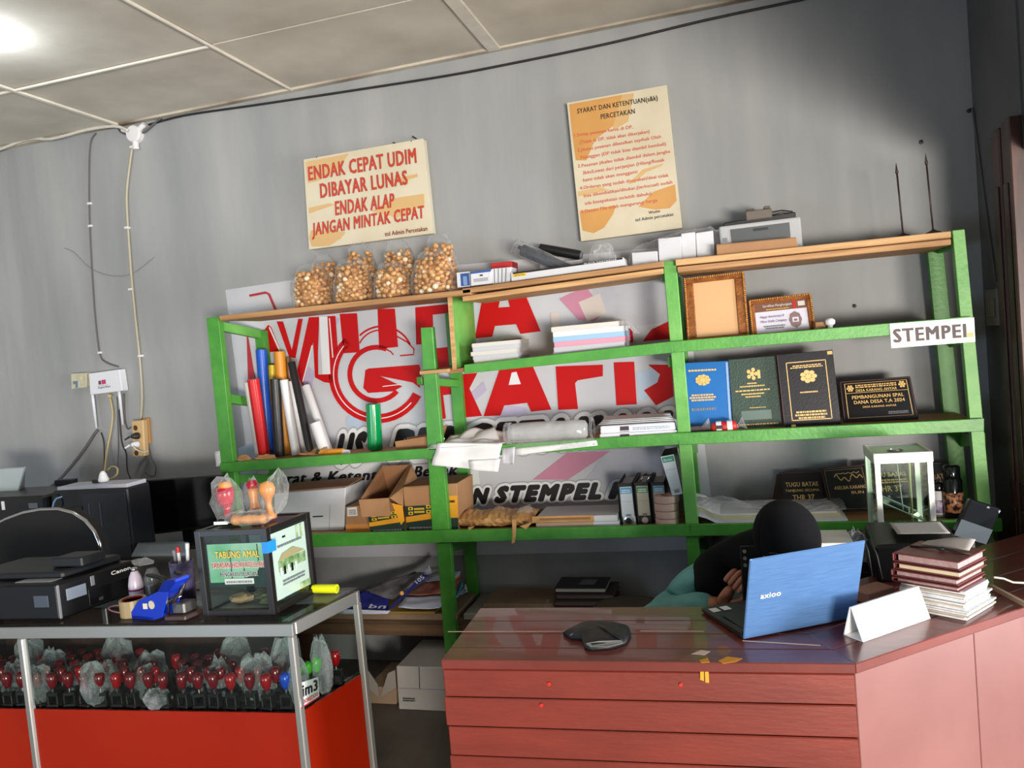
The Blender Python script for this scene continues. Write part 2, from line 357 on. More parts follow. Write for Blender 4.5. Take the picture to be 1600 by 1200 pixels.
# ================================================================ BANNER
BN = -.014
bw = mat('banner_vinyl', (200, 202, 208), .45, spec=.25, c2=(190, 193, 202), scale=3, bump=.08, bscale=6)
bn = root('wall_banner', 'large white printing shop banner with red lettering on the wall behind the green rack', 'banner', (-1.3, -.006, .54))
bn_root = bn; bn = MB().prism([PY(a, b, BN+.003) for a, b in ((352, 453), (480, 434), (1063, 384), (1112, 786), (1113, 858), (744, 867), (520, 871), (407, 872))], (0, .008, 0)).build('vinyl_sheet', bw, bn)
RED = mat('banner_red', (192, 20, 22), .45, spec=.15); REDK = mat('banner_thin_red', (176, 40, 52), .36); BLK = mat('banner_black', (26, 22, 24), .4)
WHT = mat('banner_white', (226, 228, 232), .38); GRY = mat('banner_outline_grey', (164, 167, 175), .4)
PNK = mat('banner_pink', (196, 132, 158), .4); LIL = mat('banner_lilac', (186, 176, 206), .4); PGR = mat('banner_pale_grey', (196, 198, 206), .4, c2=(176, 178, 190), scale=5); PBL = mat('banner_pale_blue', (176, 194, 216), .4); BEI = mat('banner_beige', (206, 196, 190), .4)
def A4(pts): return [(340+x/4.2105, 440+y/4.2105) for x, y in pts]
def B4(pts): return [(640+x/3.6364, 420+y/3.6364) for x, y in pts]
def C4(pts): return [(640+x/3.6364, 650+y/3.6364) for x, y in pts]
def prt(polys, m, lift, name='lettering'):
    for p in polys: MB().prism([PY(a, b, BN-lift) for a, b in p], (0, .0006, 0)).build(name, m, bn)
def strokepoly(pts, w_):
    L_, R_ = [], []
    for i, p in enumerate(pts):
        p = V((p[0], p[1])); a = V(pts[max(i-1, 0)]); b = V(pts[min(i+1, len(pts)-1)]); d = (b-a).normalized(); n = V((-d.y, d.x))*w_/2
        L_.append(p+n); R_.append(p-n)
    return [tuple(q) for q in L_]+[tuple(q) for q in reversed(R_)]
def arc(cx, cy, r, a0, a1, n=24, ex=1): return [(cx+r*ex*math.cos(math.radians(a0+(a1-a0)*i/n)), cy+r*math.sin(math.radians(a0+(a1-a0)*i/n))) for i in range(n+1)]
def band(cx, cy, r0, r1, a0, a1, ex=1): return arc(cx, cy, r1, a0, a1, ex=ex)+arc(cx, cy, r0, a1, a0, ex=ex)
# soft colour patches of the print
prt([C4([(895, 210), (1140, 200), (900, 362), (700, 362)]), B4([(850, 170), (1000, 100), (1110, 240), (1050, 300), (960, 290)]) ], PNK, .0002, 'print_patch')
prt([B4([(480, 850), (560, 775), (660, 790), (680, 850)]), A4([(560, 640), (600, 560), (640, 600), (620, 700), (580, 700)]), A4([(690, 470), (760, 240), (800, 240), (700, 480)]), C4([(360, 540), (560, 480), (740, 560), (360, 570)]), B4([(300, 760), (420, 640), (440, 690), (350, 770)])], LIL, .0004, 'print_patch')
prt([A4([(845, 900), (900, 850), (960, 940), (860, 980)]), [(372, 700), (400, 690), (404, 800), (380, 800)], B4([(1290, 590), (1400, 560), (1420, 700), (1300, 760)])], PBL, .0004, 'print_patch')
prt([B4([(800, 250), (850, 240), (860, 420), (820, 430)]), B4([(960, 190), (1080, 140), (1120, 250), (1010, 300)])], BEI, .0006, 'print_patch')
prt([B4([(860, 90), (1440, 70), (1465, 300), (1250, 330), (960, 170)]), C4([(1130, 190), (1420, 180), (1440, 350), (1000, 360)])], PGR, .0001, 'print_patch')
# letters of the first line
prt([A4(strokepoly([(208, 93), (316, 72), (338, 84), (380, 185)], 15)), A4([(190, 340), (197, 340), (250, 660), (200, 660)])], REDK, .0012)
prt([A4([(300, 330), (332, 285), (352, 300), (415, 455), (300, 470)]), A4([(388, 262), (430, 262), (488, 450), (530, 245), (560, 245), (512, 505), (470, 495)]),
     A4([(600, 235), (668, 232), (660, 480), (662, 612), (765, 610), (770, 672), (700, 662), (640, 630), (628, 400), (560, 690), (520, 600)]),
     A4([(722, 228), (775, 226), (790, 440), (752, 500), (740, 610), (722, 400)]),
     A4([(803, 212), (917, 208), (935, 465), (828, 472)]), A4([(1052, 180), (1166, 178), (1187, 430), (1062, 442)]),
     A4([(1300, 170), (1540, 145), (1540, 205), (1415, 218), (1422, 412), (1306, 414)]), A4([(1424, 440), (1520, 430), (1520, 580), (1430, 590)]),
     B4([(415, 160), (518, 150), (505, 220), (570, 216), (552, 150), (655, 140), (745, 355), (630, 370), (605, 315), (485, 325), (470, 386), (370, 396)])], RED, .0012)
# letters of the second line
prt([A4(band(1052, 610, 262, 322, -28+55, 228)), A4(band(1045, 608, 160, 192, 40, 292)), A4([(972, 582), (995, 572), (1325, 546), (1340, 610), (1330, 700), (1285, 664), (1070, 622), (1215, 690), (1155, 722), (990, 733), (958, 700)]),
     B4([(155, 655), (240, 648), (238, 713), (190, 718), (206, 850), (165, 858)]), B4([(285, 600), (385, 592), (340, 680), (412, 836), (300, 846)]),
     B4([(525, 405), (632, 395), (806, 800), (690, 812), (668, 762), (538, 777), (516, 834), (420, 838), (545, 470)]),
     B4([(830, 555), (1098, 545), (1098, 610), (955, 634), (940, 650), (957, 797), (845, 802)]), B4([(1160, 532), (1276, 528), (1291, 770), (1175, 776)]),
     B4([(1210, 345), (1265, 338), (1272, 415), (1225, 420)]), B4([(1470, 300), (1375, 345), (1325, 412), (1480, 398)]), B4([(1355, 545), (1490, 545), (1500, 725), (1400, 776), (1332, 690), (1408, 645), (1424, 600)])], RED, .0012)
prt([A4(strokepoly(arc(1070, 470, 150, 205, 300)+[(1250, 400), (1292, 445), (1288, 480), (1200, 488)], 9)), A4(strokepoly(arc(1080, 500, 205, 225, 335), 12)), A4(strokepoly([(1100, 440), (1140, 462), (1156, 482)], 8))], RED, .0014)
prt([A4(strokepoly(arc(1052, 610, 290, 40, 220), 6)), A4(strokepoly([(340, 300), (412, 462)], 10)), A4(strokepoly([(622, 420), (560, 660)], 8)), A4(strokepoly([(735, 240), (758, 500)], 7)), B4([(580, 590), (607, 585), (632, 655), (563, 660)]), A4(strokepoly([(1085, 690), (1205, 676)], 5)), A4([(668, 232), (722, 230), (742, 608), (690, 610)])], WHT, .0018)
# black lines of print with white outlines
def outlined(s, q, b0=.09, b1=.21, sh=.2):
    z = [PY(a, b, BN-.0016) for a, b in q]
    text(s, z, GRY, bn, bold=b1*1.2, shear=sh, track=.3); z = [p+V((0, -.0006, 0)) for p in z]
    text(s, z, WHT, bn, bold=b1, shear=sh, track=.3); z = [p+V((0, -.0006, 0)) for p in z]
    text(s, z, BLK, bn, bold=b0, shear=sh, track=.3)
outlined('US', [(527, 722), (567, 717), (572, 676), (531, 680)])
outlined('PERCETAKAN', [(614, 715), (1043, 683), (1047, 643), (618, 673)])
outlined('N', C4([(358, 494), (440, 490), (448, 410), (366, 414)]))
outlined('STEMPEL', C4([(492, 486), (1078, 464), (1086, 380), (500, 402)]))
outlined('K', C4([(1142, 462), (1250, 458), (1258, 374), (1150, 378)]))
prt([[(402, 737), (744, 712), (750, 757), (406, 770)]], mat('banner_strip', (214, 216, 220), .4), .0008, 'print_patch')
for s, q in (('Syarat & Ketentuan', [(411, 757.5), (629, 747), (630, 731), (412, 740)]), ('Berlaku', [(646, 745), (727, 740), (728, 724), (647, 728)])):
    text(s, [PY(a, b, BN-.002) for a, b in q], BLK, bn, bold=.06, shear=.2, space=1.02)
text('YELLOW', [PY(a, b, BN-.001) for a, b in C4([(1100, 322), (1330, 312), (1330, 262), (1100, 272)])], PGR, bn, bold=.02)
# ================================================================ THINGS ON THE RACK
def base_of(vs):
    xs_, ys_, zs_ = zip(*vs); return V(((min(xs_)+max(xs_))/2, (min(ys_)+max(ys_))/2, min(zs_)))
def solo(mb, name, m, label, cat, group=None, kind=None, **k):
    """a thing that is one mesh, with its origin at its base"""
    c = base_of(mb.v); mb.v = [tuple(V(v)-c) for v in mb.v]
    o = mb.build(name, m, None, **k); o.location = c; WM[o.name] = Matrix.Translation(c); return tag(o, label, cat, group, kind)
def face(px, y, z=None):
    """bl, br, tr, tl of a front face standing at depth y; z snaps the foot onto a board"""
    p = [PY(a, b, y) for a, b in px]
    if z is not None: p[0].z = p[1].z = z+.0008
    return p
def lerpq(q, u0, v0, u1, v1, off=0):
    a, b, c, d = q; n = (b-a).cross(d-a).normalized()*off
    f = lambda u, v: (a*(1-u)+b*u)*(1-v)+(d*(1-u)+c*u)*v+n
    return [f(u0, v0), f(u1, v0), f(u1, v1), f(u0, v1)]
def decal(q, m, parent, name='label', lift=.0012, th=.0008, label=None):
    n = (q[1]-q[0]).cross(q[3]-q[0]).normalized()
    return MB().prism([p+n*lift for p in q], -n*th).build(name, m, parent, label=label)
def standing(q, d): return MB().prism(q, (0, d, 0))
def ctr(q, dy=0): 
    c = (q[0]+q[1])/2; return V((c.x, c.y+dy, min(q[0].z, q[1].z)))
CLEAR = film('clear_plastic', .035, bump=1.0, bscale=26, rough=.1); CLEAR2 = film('crumpled_plastic', .08, bump=1.0, bscale=42, rough=.14)
GLASS = pane('glass_pane', (240, 246, 243))
PAPER = mat('white_paper', (226, 226, 228), .6, var=.03, scale=12); CARD = mat('kraft_card', (176, 132, 92), .7, c2=(158, 116, 80), scale=6)
WCARD = mat('white_carton', (206, 208, 214), .55, var=.04, scale=5); KRAFT = mat('kraft_paper', (206, 158, 100), .5, c2=(178, 128, 76), scale=9, bump=.4, bscale=30)
BLACKP = mat('black_plastic', (20, 20, 22), .38, bump=.05, bscale=200); BLACKG = mat('black_gloss', (16, 16, 18), .15)
GOLD = mat('gold_print', (226, 184, 110), .4); SILV = mat('polished_metal', (200, 200, 200), .2, metal=1); TEAL = mat('teal_print', (54, 140, 160), .45)
INKB = mat('ink_blue', (44, 80, 150), .5); YEL = mat('yellow_print', (232, 190, 50), .5); REDP = mat('red_print', (190, 36, 40), .45); DGRN = mat('dark_green_print', (28, 52, 42), .5); ORNG = mat('orange_print', (226, 156, 34), .5); GREYT = mat('grey_print', (120, 122, 128), .5)
# ---- bags of round snacks on the top plank
SNACK = mat('golden_snack', (212, 166, 104), .36, c2=(160, 104, 52), scale=55, lo=.4, hi=.6)
SNACKC = mat('pale_snack', (228, 210, 180), .6)
def snack_bag(hw, hd, h, seed):
    q = random.Random(seed)
    def wid(t): return (1.0-.02*t-.3*t*t)*(1 if t < .85 else 1-(t-.85)*2.2)
    nuts, pale = MB(), MB(); placed = []
    for k in range(1100):
        t = q.uniform(.06, .86); a = q.uniform(0, 2*pi); rr = q.uniform(.78, .93)
        c = V((hw*wid(t)*rr*math.cos(a), hd*wid(t)*rr*math.sin(a), h*t))
        if c.y > hd*.45 or any((c-p).length < .019 for p in placed): continue
        placed.append(c); r = q.uniform(.0105, .0155)
        (pale if q.random() < .1 else nuts).ball(c, r, 7, 5, sz=q.uniform(.75, 1))
    core = [(0, .004), (hw*.62, .006), (hw*.7, h*.2), (hw*.72, h*.5), (hw*.5, h*.78), (0, h*.8)]
    nuts.lathe([(r, z) for r, z in core], (0, 0, 0), 10, sy=hd/hw)
    h *= 1.02
    sh = MB(); n = 26; prof = [(1.04*hw, .002), (1.13*hw, .02*h/.18), (1.11*hw, .25*h), (1.06*hw, .45*h), (.98*hw, .65*h), (.84*hw, .8*h), (.7*hw, .9*h), (.55*hw, .98*h), (.42*hw, 1.03*h)]
    sh.lathe(prof, (0, 0, 0), n, sy=hd/hw)
    sh.v = [(x+q.uniform(-.007, .007), y+q.uniform(-.005, .005), z+(q.uniform(-.007, .009) if z > .01 else 0)) for x, y, z in sh.v]; sh.f = sh.f[:-1]
    return nuts, pale, sh
spec = [(489, 472, 76, .19, .0, 'first'), (554, 465, 74, .188, .0, 'second'), (614, 458, 68, .15, .0, 'third'), (679, 451, 78, .178, .0, 'fourth')]
back = [(508, .222, 56), (566, .25, 60), (626, .24, 62), (690, .24, 64)]
LB = ['front bag of round golden snacks at the outer end of the rack top', 'front bag of round golden snacks below the word MINTAK on the sign', 'shortest clear bag of golden snacks, in front of the third tall bag', 'front bag of golden snacks beside the blue and white ink boxes',
      'rear snack bag with a crumpled neck, behind the outermost front bag', 'rear snack bag with two pale cut faces showing at its top', 'rear snack bag below the small signature line of the red lettered sign', 'tallest rear snack bag, next to the ink boxes']
for k, (px, py, wpx, h, dy, nm) in enumerate(spec):
    b = PY(px, py, -.31); hw = wpx*2.95/1200/2
    nt_, pl_, sh = snack_bag(hw*.97, .062, h, 11+k)
    r = root('snack_bag', LB[k], 'snack bag', (b.x, -.31, TZ['lt']+.001), 0, 'bags of snacks on the rack top')
    tag(nt_.build('snack', SNACK, r, smooth=True, world=False), kind='stuff'); tag(pl_.build('pale_snack', SNACKC, r, smooth=True, world=False), kind='stuff')
    sh.build('plastic_bag', CLEAR, r, smooth=True, world=False)
for k, (px, h, wpx) in enumerate(back):
    b = PY(px, 440, -.165); hw = wpx*3.1/1200/2
    nt_, pl_, sh = snack_bag(hw, .06, h+.02, 31+k)
    r = root('snack_bag', LB[4+k], 'snack bag', (b.x, -.165, TZ['lt']+.001), 0, 'bags of snacks on the rack top')
    tag(nt_.build('snack', SNACK, r, smooth=True, world=False), kind='stuff'); tag(pl_.build('pale_snack', SNACKC, r, smooth=True, world=False), kind='stuff')
    sh.build('plastic_bag', CLEAR, r, smooth=True, world=False)
# ---- small boxes on the middle plank
mt = TZ['mt']
def carton(name, label, cat, q, d, m, group=None):
    r = root(name, label, cat, ctr(q, d/2), 0, group); standing(q, d).build('box_body', m, r, bevel=.0015); return r
q = face([(714.5, 449), (735, 447), (733, 424), (713, 426)], -.34, mt); r = carton('ink_box', 'small ink carton with a dark blue picture panel beside the snack bags', 'box', q, .08, WCARD)
decal(lerpq(q, .3, .06, .98, .9), INKB, r); decal(lerpq(q, .5, .1, .8, .7, .001), mat('pale_blue_print', (120, 150, 200), .5), r)
q = face([(736, 447.5), (768, 444.5), (767, 421), (735, 425)], -.355, mt); r = carton('ink_box', 'small white ink carton with a blue top strip and grey print', 'box', q, .07, WCARD)
decal(lerpq(q, .0, .85, 1, 1), INKB, r, 'stripe'); decal(lerpq(q, .45, .62, .6, .72), BLACKP, r, 'print_mark'); scribble(lerpq(q, .15, .25, .85, .5, .001), GREYT, r, 3, seed=3)
q = face([(769, 445), (797, 442), (799, 417), (768, 420)], -.33, mt); r = carton('ink_box', 'white ink carton wrapped in ribbed plastic beside the long flat box', 'box', q, .09, WCARD)
for k in range(4): decal(lerpq(q, .12+.2*k, .04, .17+.2*k, .96), GREYT, r, 'rib')
q = face([(768, 440), (799, 437), (800, 408), (767, 411)], -.2, mt); solo(standing(q, .1), 'red_box', REDP, 'red carton mostly hidden behind the plastic wrapped ink carton', 'box', bevel=.002)
q = face([(799, 441), (978, 415), (974, 402), (798, 426.5)], -.345); q = [V((p.x, p.y, max(p.z, mt+.001))) for p in q]
r = carton('toner_box', 'long flat white box with a black top stripe and yellow corner label', 'box', q, .12, WCARD)
decal(lerpq(q, .02, .78, .99, .99), BLACKP, r, 'stripe'); decal(lerpq(q, .02, .45, .14, .8, .001), YEL, r); text('EPSON', lerpq(q, .035, .52, .125, .74, .0022), BLACKP, r, bold=.03)
text('BLACK CARTRIDGE', lerpq(q, .66, .82, .94, .95, .0022), PAPER, r)
def wrinkled(c, rx, ry, rz, seed, nu=18, nv=9, amp=.18, neck=False):
    q = random.Random(seed); mb = MB(); mb.ball(c, 1, nu, nv, rx, ry, rz); cz = V(c); o = []
    ph = [q.uniform(0, 6.3) for _ in range(6)]
    for v in mb.v:
        d = V(v)-cz; a = math.atan2(d.y/ry, d.x/rx); b = d.z/rz
        k = 1+amp*(math.sin(3*a+ph[0]+2*b)*.5+math.sin(7*a+ph[1]-3*b)*.3+math.sin(5*b*2+ph[2]+a)*.3)+q.uniform(-amp, amp)*.3
        if b > .5: k *= 1+amp*.8*math.sin(5*a)
        o.append(tuple(cz+V((d.x*k, d.y*k, d.z*(k if d.z > 0 else min(k, 1.0))))))
    mb.v = o; return mb
a, b = PY(815, 390, -.22), PY(892, 416, -.22)
r = root('wrapped_cartridge', 'thick dark toner cartridge in clear wrap leaning over the long white box', 'toner cartridge', V(((a.x+b.x)/2, -.22, mt)))
b.z = mt+.028; MB().cyl(a, b, .026, n=16).build('cartridge_body', mat('navy_plastic', (30, 36, 52), .35), r, smooth=False, bevel=.004)
MB().cyl(a+V((-.01, -.012, .012)), b+V((-.02, -.022, .006)), .008, n=8).build('shutter', BLACKG, r)
MB().cyl(a+(a-b).normalized()*.035, b, .036, .031, n=14).build('plastic_wrap', CLEAR2, r, smooth=True)
a, b = PY(843, 388, -.13), PY(907, 399, -.13)
r = root('wrapped_cartridge', 'slim dark toner cartridge behind the thick one, below the conditions sign', 'toner cartridge', V(((a.x+b.x)/2, -.13, mt)))
MB().cyl(a, b, .022, n=14).build('cartridge_body', BLACKP, r, bevel=.003); MB().cyl(b, b+(b-a).normalized()*.008, .016, n=10).build('end_gear', GREYT, r)
MB().bx(a.x, b.x+.01, -.15, -.08, mt+.001, b.z-.02).build('carton_under', WCARD, r)
c = PY(942, 390, -.28); solo(wrinkled((c.x, -.28, mt+.052), .055, .05, .058, 5, amp=.3), 'plastic_bag', CLEAR2, 'empty crumpled clear plastic bag standing below the conditions sign', 'plastic bag', smooth=False)
bx_ = [[(988, 413), (1028, 410), (1027, 392), (987, 395)], [(1030, 410), (1066, 406), (1064, 369), (1028, 373)], [(1066, 405), (1088, 403), (1086, 362), (1064, 365)], [(1089, 403), (1117, 400), (1114, 360), (1087, 364)]]
lo, hi = PY(985, 412, -.27), PY(1119, 400, -.27)
r = root('bag_of_boxes', 'clear plastic bag packed with small white cartons beside the grey printer', 'plastic bag', V(((lo.x+hi.x)/2, -.25, mt)))
for k, p in enumerate(bx_):
    q = face(p, -.29+.012*k, mt+.003); standing(q, .07+.01*k).build('small_carton', WCARD, r, bevel=.002)
sh = MB().lathe([(.02, -.178), (.05, -.165), (.064, -.12), (.072, -.04), (.078, .05), (.08, .11), (.07, .16), (.045, .178), (.05, .195)], (0, 0, 0), 18, axis=(1, 0, 0))
sh.v = [((lo.x+hi.x)/2+x, -.25+y*.8+R.uniform(-.004, .004), max(mt+.002, mt+.055+z*.9+R.uniform(-.006, .006)+.02*(x/.17))) for x, y, z in sh.v]
sh.build('plastic_bag', CLEAR, r, smooth=True)
rt = TZ['rt']
q = face([(1120, 401), (1247, 387.5), (1244, 370.5), (1119, 382)], -.345); q[0].z = q[1].z = rt+.001
r = root('cardboard_box', 'flat long kraft cardboard box lying in front of the grey printer', 'box', ctr(q, .05)); standing(q, .06).build('box_body', CARD, r, bevel=.002)
decal(lerpq(q, 0, .9, 1, .93), mat('card_edge', (140, 100, 66), .8), r, 'seam')
# ---- grey printer
GREYP = mat('grey_plastic', (168, 170, 172), .4); DGREY = mat('dark_grey_plastic', (72, 76, 80), .4); BRNP = mat('brown_grey_plastic', (96, 86, 78), .5)
q = face([(1128, 400), (1255, 386), (1251, 338), (1123, 354)], -.25, rt)
r = root('laser_printer', 'grey compact laser printer with dark paper slot and open black tray on the rack top', 'printer', ctr(q, .09))
standing(q, .19).build('body', GREYP, r, bevel=.008, seg=2); qq = lerpq(q, .14, .3, .86, .86)
decal(qq, DGREY, r, 'output_slot', lift=.003, th=.003); decal(lerpq(q, .42, .72, .6, .8), BLACKP, r, 'tray_notch', lift=.005, th=.002); decal(lerpq(q, .03, .5, .09, .62), GREYT, r, 'button', lift=.003, th=.003)
tp = [q[3]+V((.02, .03, 0)), q[2]+V((-.015, .03, 0))]
MB().hexa([tp[0], tp[1], tp[1]+V((0, .11, 0)), tp[0]+V((0, .11, 0))], [p+V((0, 0, h)) for p, h in ((tp[0], .016), (tp[1], .024), (tp[1]+V((0, .11, 0)), .034), (tp[0]+V((0, .11, 0)), .028))]).build('paper_tray', BLACKP, r, bevel=.003)
m_ = (tp[0]*.52+tp[1]*.48); MB().bx(m_.x-.045, m_.x+.055, m_.y-.008, m_.y+.06, m_.z+.012, m_.z+.05).bx(m_.x-.04, m_.x-.01, m_.y-.012, m_.y+.05, m_.z+.05, m_.z+.056).bx(m_.x+.025, m_.x+.05, m_.y-.012, m_.y+.05, m_.z+.05, m_.z+.06).build('paper_guide', BRNP, r, bevel=.003)
MB().tube([tp[1]+V((-.01, .02, .024)), tp[1]+V((-.05, .015, .034)), tp[1]+V((-.1, .01, .03))], .007).build('guide_bar', BLACKP, r)
# ---- receipt spikes
IRON = mat('dark_iron', (52, 34, 34), .5, var=.2, scale=30)
for (a, b), lb in ((((1400, 256), (1411, 365)), 'shorter black receipt spike on the rack top, nearer the printer'), (((1446, 240), (1458, 360)), 'taller black receipt spike on the rack top, at the rack end')):
    p, t = PY(*b, -.3), PY(*a, -.3); p.z = rt
    r = root('receipt_spike', lb, 'receipt spike', p, 0, 'receipt spikes on the rack top')
    MB().lathe([(.027, .0005), (.027, .004), (.012, .01), (.004, .016)], p, 16).build('base', IRON, r, smooth=True)
    MB().tube([p+V((0, 0, .01)), p+(t-p)*.92], .0032, 8).build('rod', IRON, r, smooth=True)
    MB().lathe([(.0032, 0), (.006, .006), (.0035, .02), (.0005, .042)], p+(t-p)*.86, 10, axis=(t-p)).build('spear_tip', IRON, r, smooth=True)
# ================================================================ third tier
def book_stack(px, y, zt, cols, labels, group, d=.2, name='notebook', skew=.006):
    """px = left x, right x at the foot and the top pixel row: a pile of thin books lying flat"""
    (x0, x1, ytop, ybot) = px; a, b = PY(x0, ybot, y), PY(x1, ybot, y); t = PY(x0, ytop, y).z; h = (t-zt)/len(cols); z = zt
    for k, (c, lb) in enumerate(zip(cols, labels)):
        s = R.uniform(-skew, skew); x_0, x_1 = a.x+s, b.x+s+R.uniform(-skew, skew)*1.5
        r = root(name, lb, 'notebook', ((x_0+x_1)/2, y+d/2, z), 0, group)
        MB().bx(x_0+.002, x_1-.002, y+.002, y+d-.002, z+.0008, z+h-.0008).build('pages', c, r)
        MB().bx(x_0, x_1, y, y+d, z+h-.0018, z+h).bx(x_0, x_1, y, y+d, z+.0002, z+.0014).build('cover', c, r)
        if h > .008: MB().bx(x_0-.0008, x_0+.0012, y, y+d, z+.0002, z+h).build('spine', c, r)
        z += h
    return z
PINKB = mat('pink_cover', (214, 150, 172), .45); BLUEB = mat('pale_blue_cover', (150, 186, 214), .45); OFFW = mat('offwhite_cover', (206, 202, 196), .5); GREYW = mat('grey_white_cover', (190, 192, 198), .5)
book_stack((739, 809, 537, 566), -.33, TZ['m3'], [OFFW, GREYW, OFFW, GREYW, OFFW], ['bottom white notebook of the small stack by the pale green divider', 'second white notebook up in the small stack by the divider', 'middle white notebook of the small stack by the divider', 'fourth white notebook up in the small stack by the divider', 'top white notebook of the small stack by the pale green divider'], 'notebooks by the divider')
z = book_stack((866, 975, 511, 552), -.33, TZ['m3'], [GREYW, GREYW, PINKB, BLUEB, PAPER, OFFW], ['grey white exercise book at the bottom of the plastic wrapped pile', 'second grey white exercise book of the plastic wrapped pile, under the pink one', 'exercise book with a pink cover in the wrapped pile on the third tier', 'exercise book with a pale blue cover on the pink one', 'white exercise book on the pale blue one in the wrapped pile', 'top off-white exercise book of the wrapped pile on the third tier'], 'exercise books in the wrapped pile')
a, b = PY(955, 530, -.34), PY(992, 530, -.34)
sh = MB().grid(10, 8, lambda u, v: (a.x-.03+(b.x-a.x+.03)*u+.008*math.sin(9*v), -.335+.19*v+.006*math.sin(14*u), z+.002+.006*abs(math.sin(8*u+5*v))-(.085*max(0, u-.55)**1.3*2.2)))
solo(sh, 'plastic_sleeve', CLEAR2, 'loose clear plastic sleeve hanging over the end of the exercise books', 'plastic sleeve', smooth=True)
# ---- frames
FRG = mat('gilt_frame_wood', (150, 92, 40), .35, c2=(120, 66, 26), scale=30, bump=.3, bscale=90); FRB = mat('gilt_beading', (206, 146, 72), .35, metal=.3, c2=(160, 100, 44), scale=120)
BACKB = mat('frame_backing', (214, 168, 122), .6, var=.03, scale=3)
def frame(name, label, q, w_, inner, d=.022, y_lean=.05):
    q = [p.copy() for p in q]; q[2].y += y_lean; q[3].y += y_lean
    r = root(name, label, 'picture frame', ctr(q, .01)); n = (q[1]-q[0]).cross(q[3]-q[0]).normalized()
    sides = ((0, 0, 1, w_[1]), (0, 1-w_[1], 1, 1), (0, w_[1], w_[0], 1-w_[1]), (1-w_[0], w_[1], 1, 1-w_[1]))
    for u0, v0, u1, v1 in sides:
        MB().prism(lerpq(q, u0, v0, u1, v1), -n*d).build('frame_side', FRG, r, bevel=.0035)
        hu, hv = (u0+.006, u1-.006), (v0+.006, v1-.006)
        if u1-u0 > .5: c0, c1 = lerpq(q, u0+.01, (v0*.15+v1*.85 if v0 > .4 else v0*.85+v1*.15), u1-.01, 0)[0:2]
        else:
            uu = (u0*.15+u1*.85 if u0 > .4 else u0*.85+u1*.15); t_ = lerpq(q, uu, .02, uu, .98); c0, c1 = t_[0], t_[3]
        nb = int((c1-c0).length/.0085); mb = MB()
        for i in range(nb): mb.ball(c0.lerp(c1, (i+.5)/nb)+n*.002, .0052, 5, 4)
        tag(mb.build('beading', FRB, r, smooth=True), kind='stuff')
    bk = MB().prism(lerpq(q, w_[0]*.9, w_[1]*.9, 1-w_[0]*.9, 1-w_[1]*.9, -.006), -n*.004).build('backing', inner, r)
    return bk, lerpq(q, w_[0], w_[1], 1-w_[0], 1-w_[1], -.005)
q = face([(1073.5, 533), (1171, 523), (1163, 422.5), (1066, 434)], -.26, TZ['r3'])
frame('picture_frame', 'large empty gilt picture frame with a plain tan backing on the third tier', q, (.165, .09), BACKB)
q = face([(1175, 521), (1274.5, 512), (1268, 457.5), (1170, 469)], -.26, TZ['r3'])
CERT = mat('certificate_paper', (214, 212, 226), .4)
r, iq = frame('picture_frame', 'gilt framed certificate with a brown header beside the empty frame', q, (.085, .12), CERT, y_lean=.04)
BRH = mat('certificate_brown', (120, 82, 66), .4); decal(lerpq(iq, 0, .72, 1, 1), BRH, r, 'header_band'); text('Sertifikat Penghargaan', lerpq(iq, .16, .86, .72, .94, .003), PAPER, r); scribble(lerpq(iq, .22, .76, .66, .8, .003), YEL, r, 1)
decal(lerpq(iq, .74, .72, .8, 1, .001), REDP, r, 'ribbon'); decal(lerpq(iq, .84, .8, .97, .95, .001), OFFW, r, 'seal')
INKV = mat('violet_ink', (110, 84, 130), .5)
text('Happy Anniversary 8', lerpq(iq, .09, .5, .55, .59, .002), INKV, r, shear=.3); text('Mitra Grafis Company', lerpq(iq, .09, .34, .6, .43, .002), INKV, r, shear=.3); scribble(lerpq(iq, .14, .12, .56, .26, .002), GREYT, r, 2, inset=.1)
e = [(.76+.115*math.cos(t)*(1+.05*math.cos(8*t)), .36+.26*math.sin(t)*(1+.05*math.cos(8*t))) for t in [2*pi*i/36 for i in range(36)]]
emb = mat('emblem_brown', (136, 112, 112), .45)
MB().prism([lerpq(iq, u, v, 1, 1, .0018)[0] for u, v in e], (0, .0008, 0)).build('emblem', emb, r)
decal(lerpq(iq, .7, .28, .82, .44, .0015), CERT, r, 'emblem_centre'); decal(lerpq(iq, .73, .31, .79, .38, .0026), emb, r, 'emblem_bar')
q = face([(1274, 512), (1290, 510.5), (1290, 502), (1274, 503.5)], -.3, TZ['r3']); solo(standing(q, .05), 'wood_offcut', CARD, 'small brown wooden offcut beside the framed certificate', 'wood block', bevel=.002)
c = PY(1297, 505, -.31); r = root('rubber_stamp', 'tiny white handled rubber stamp standing alone on the third tier', 'rubber stamp', (c.x, -.31, TZ['r3']))
MB().lathe([(.014, .001), (.014, .012), (.009, .018), (.009, .026)], (c.x, -.31, TZ['r3']), 12).build('base', PAPER, r, smooth=True); MB().lathe([(.009, .026), (.018, .032), (.019, .046), (.01, .054), (0, .055)], (c.x, -.31, TZ['r3']), 12).build('handle', PAPER, r, smooth=True)
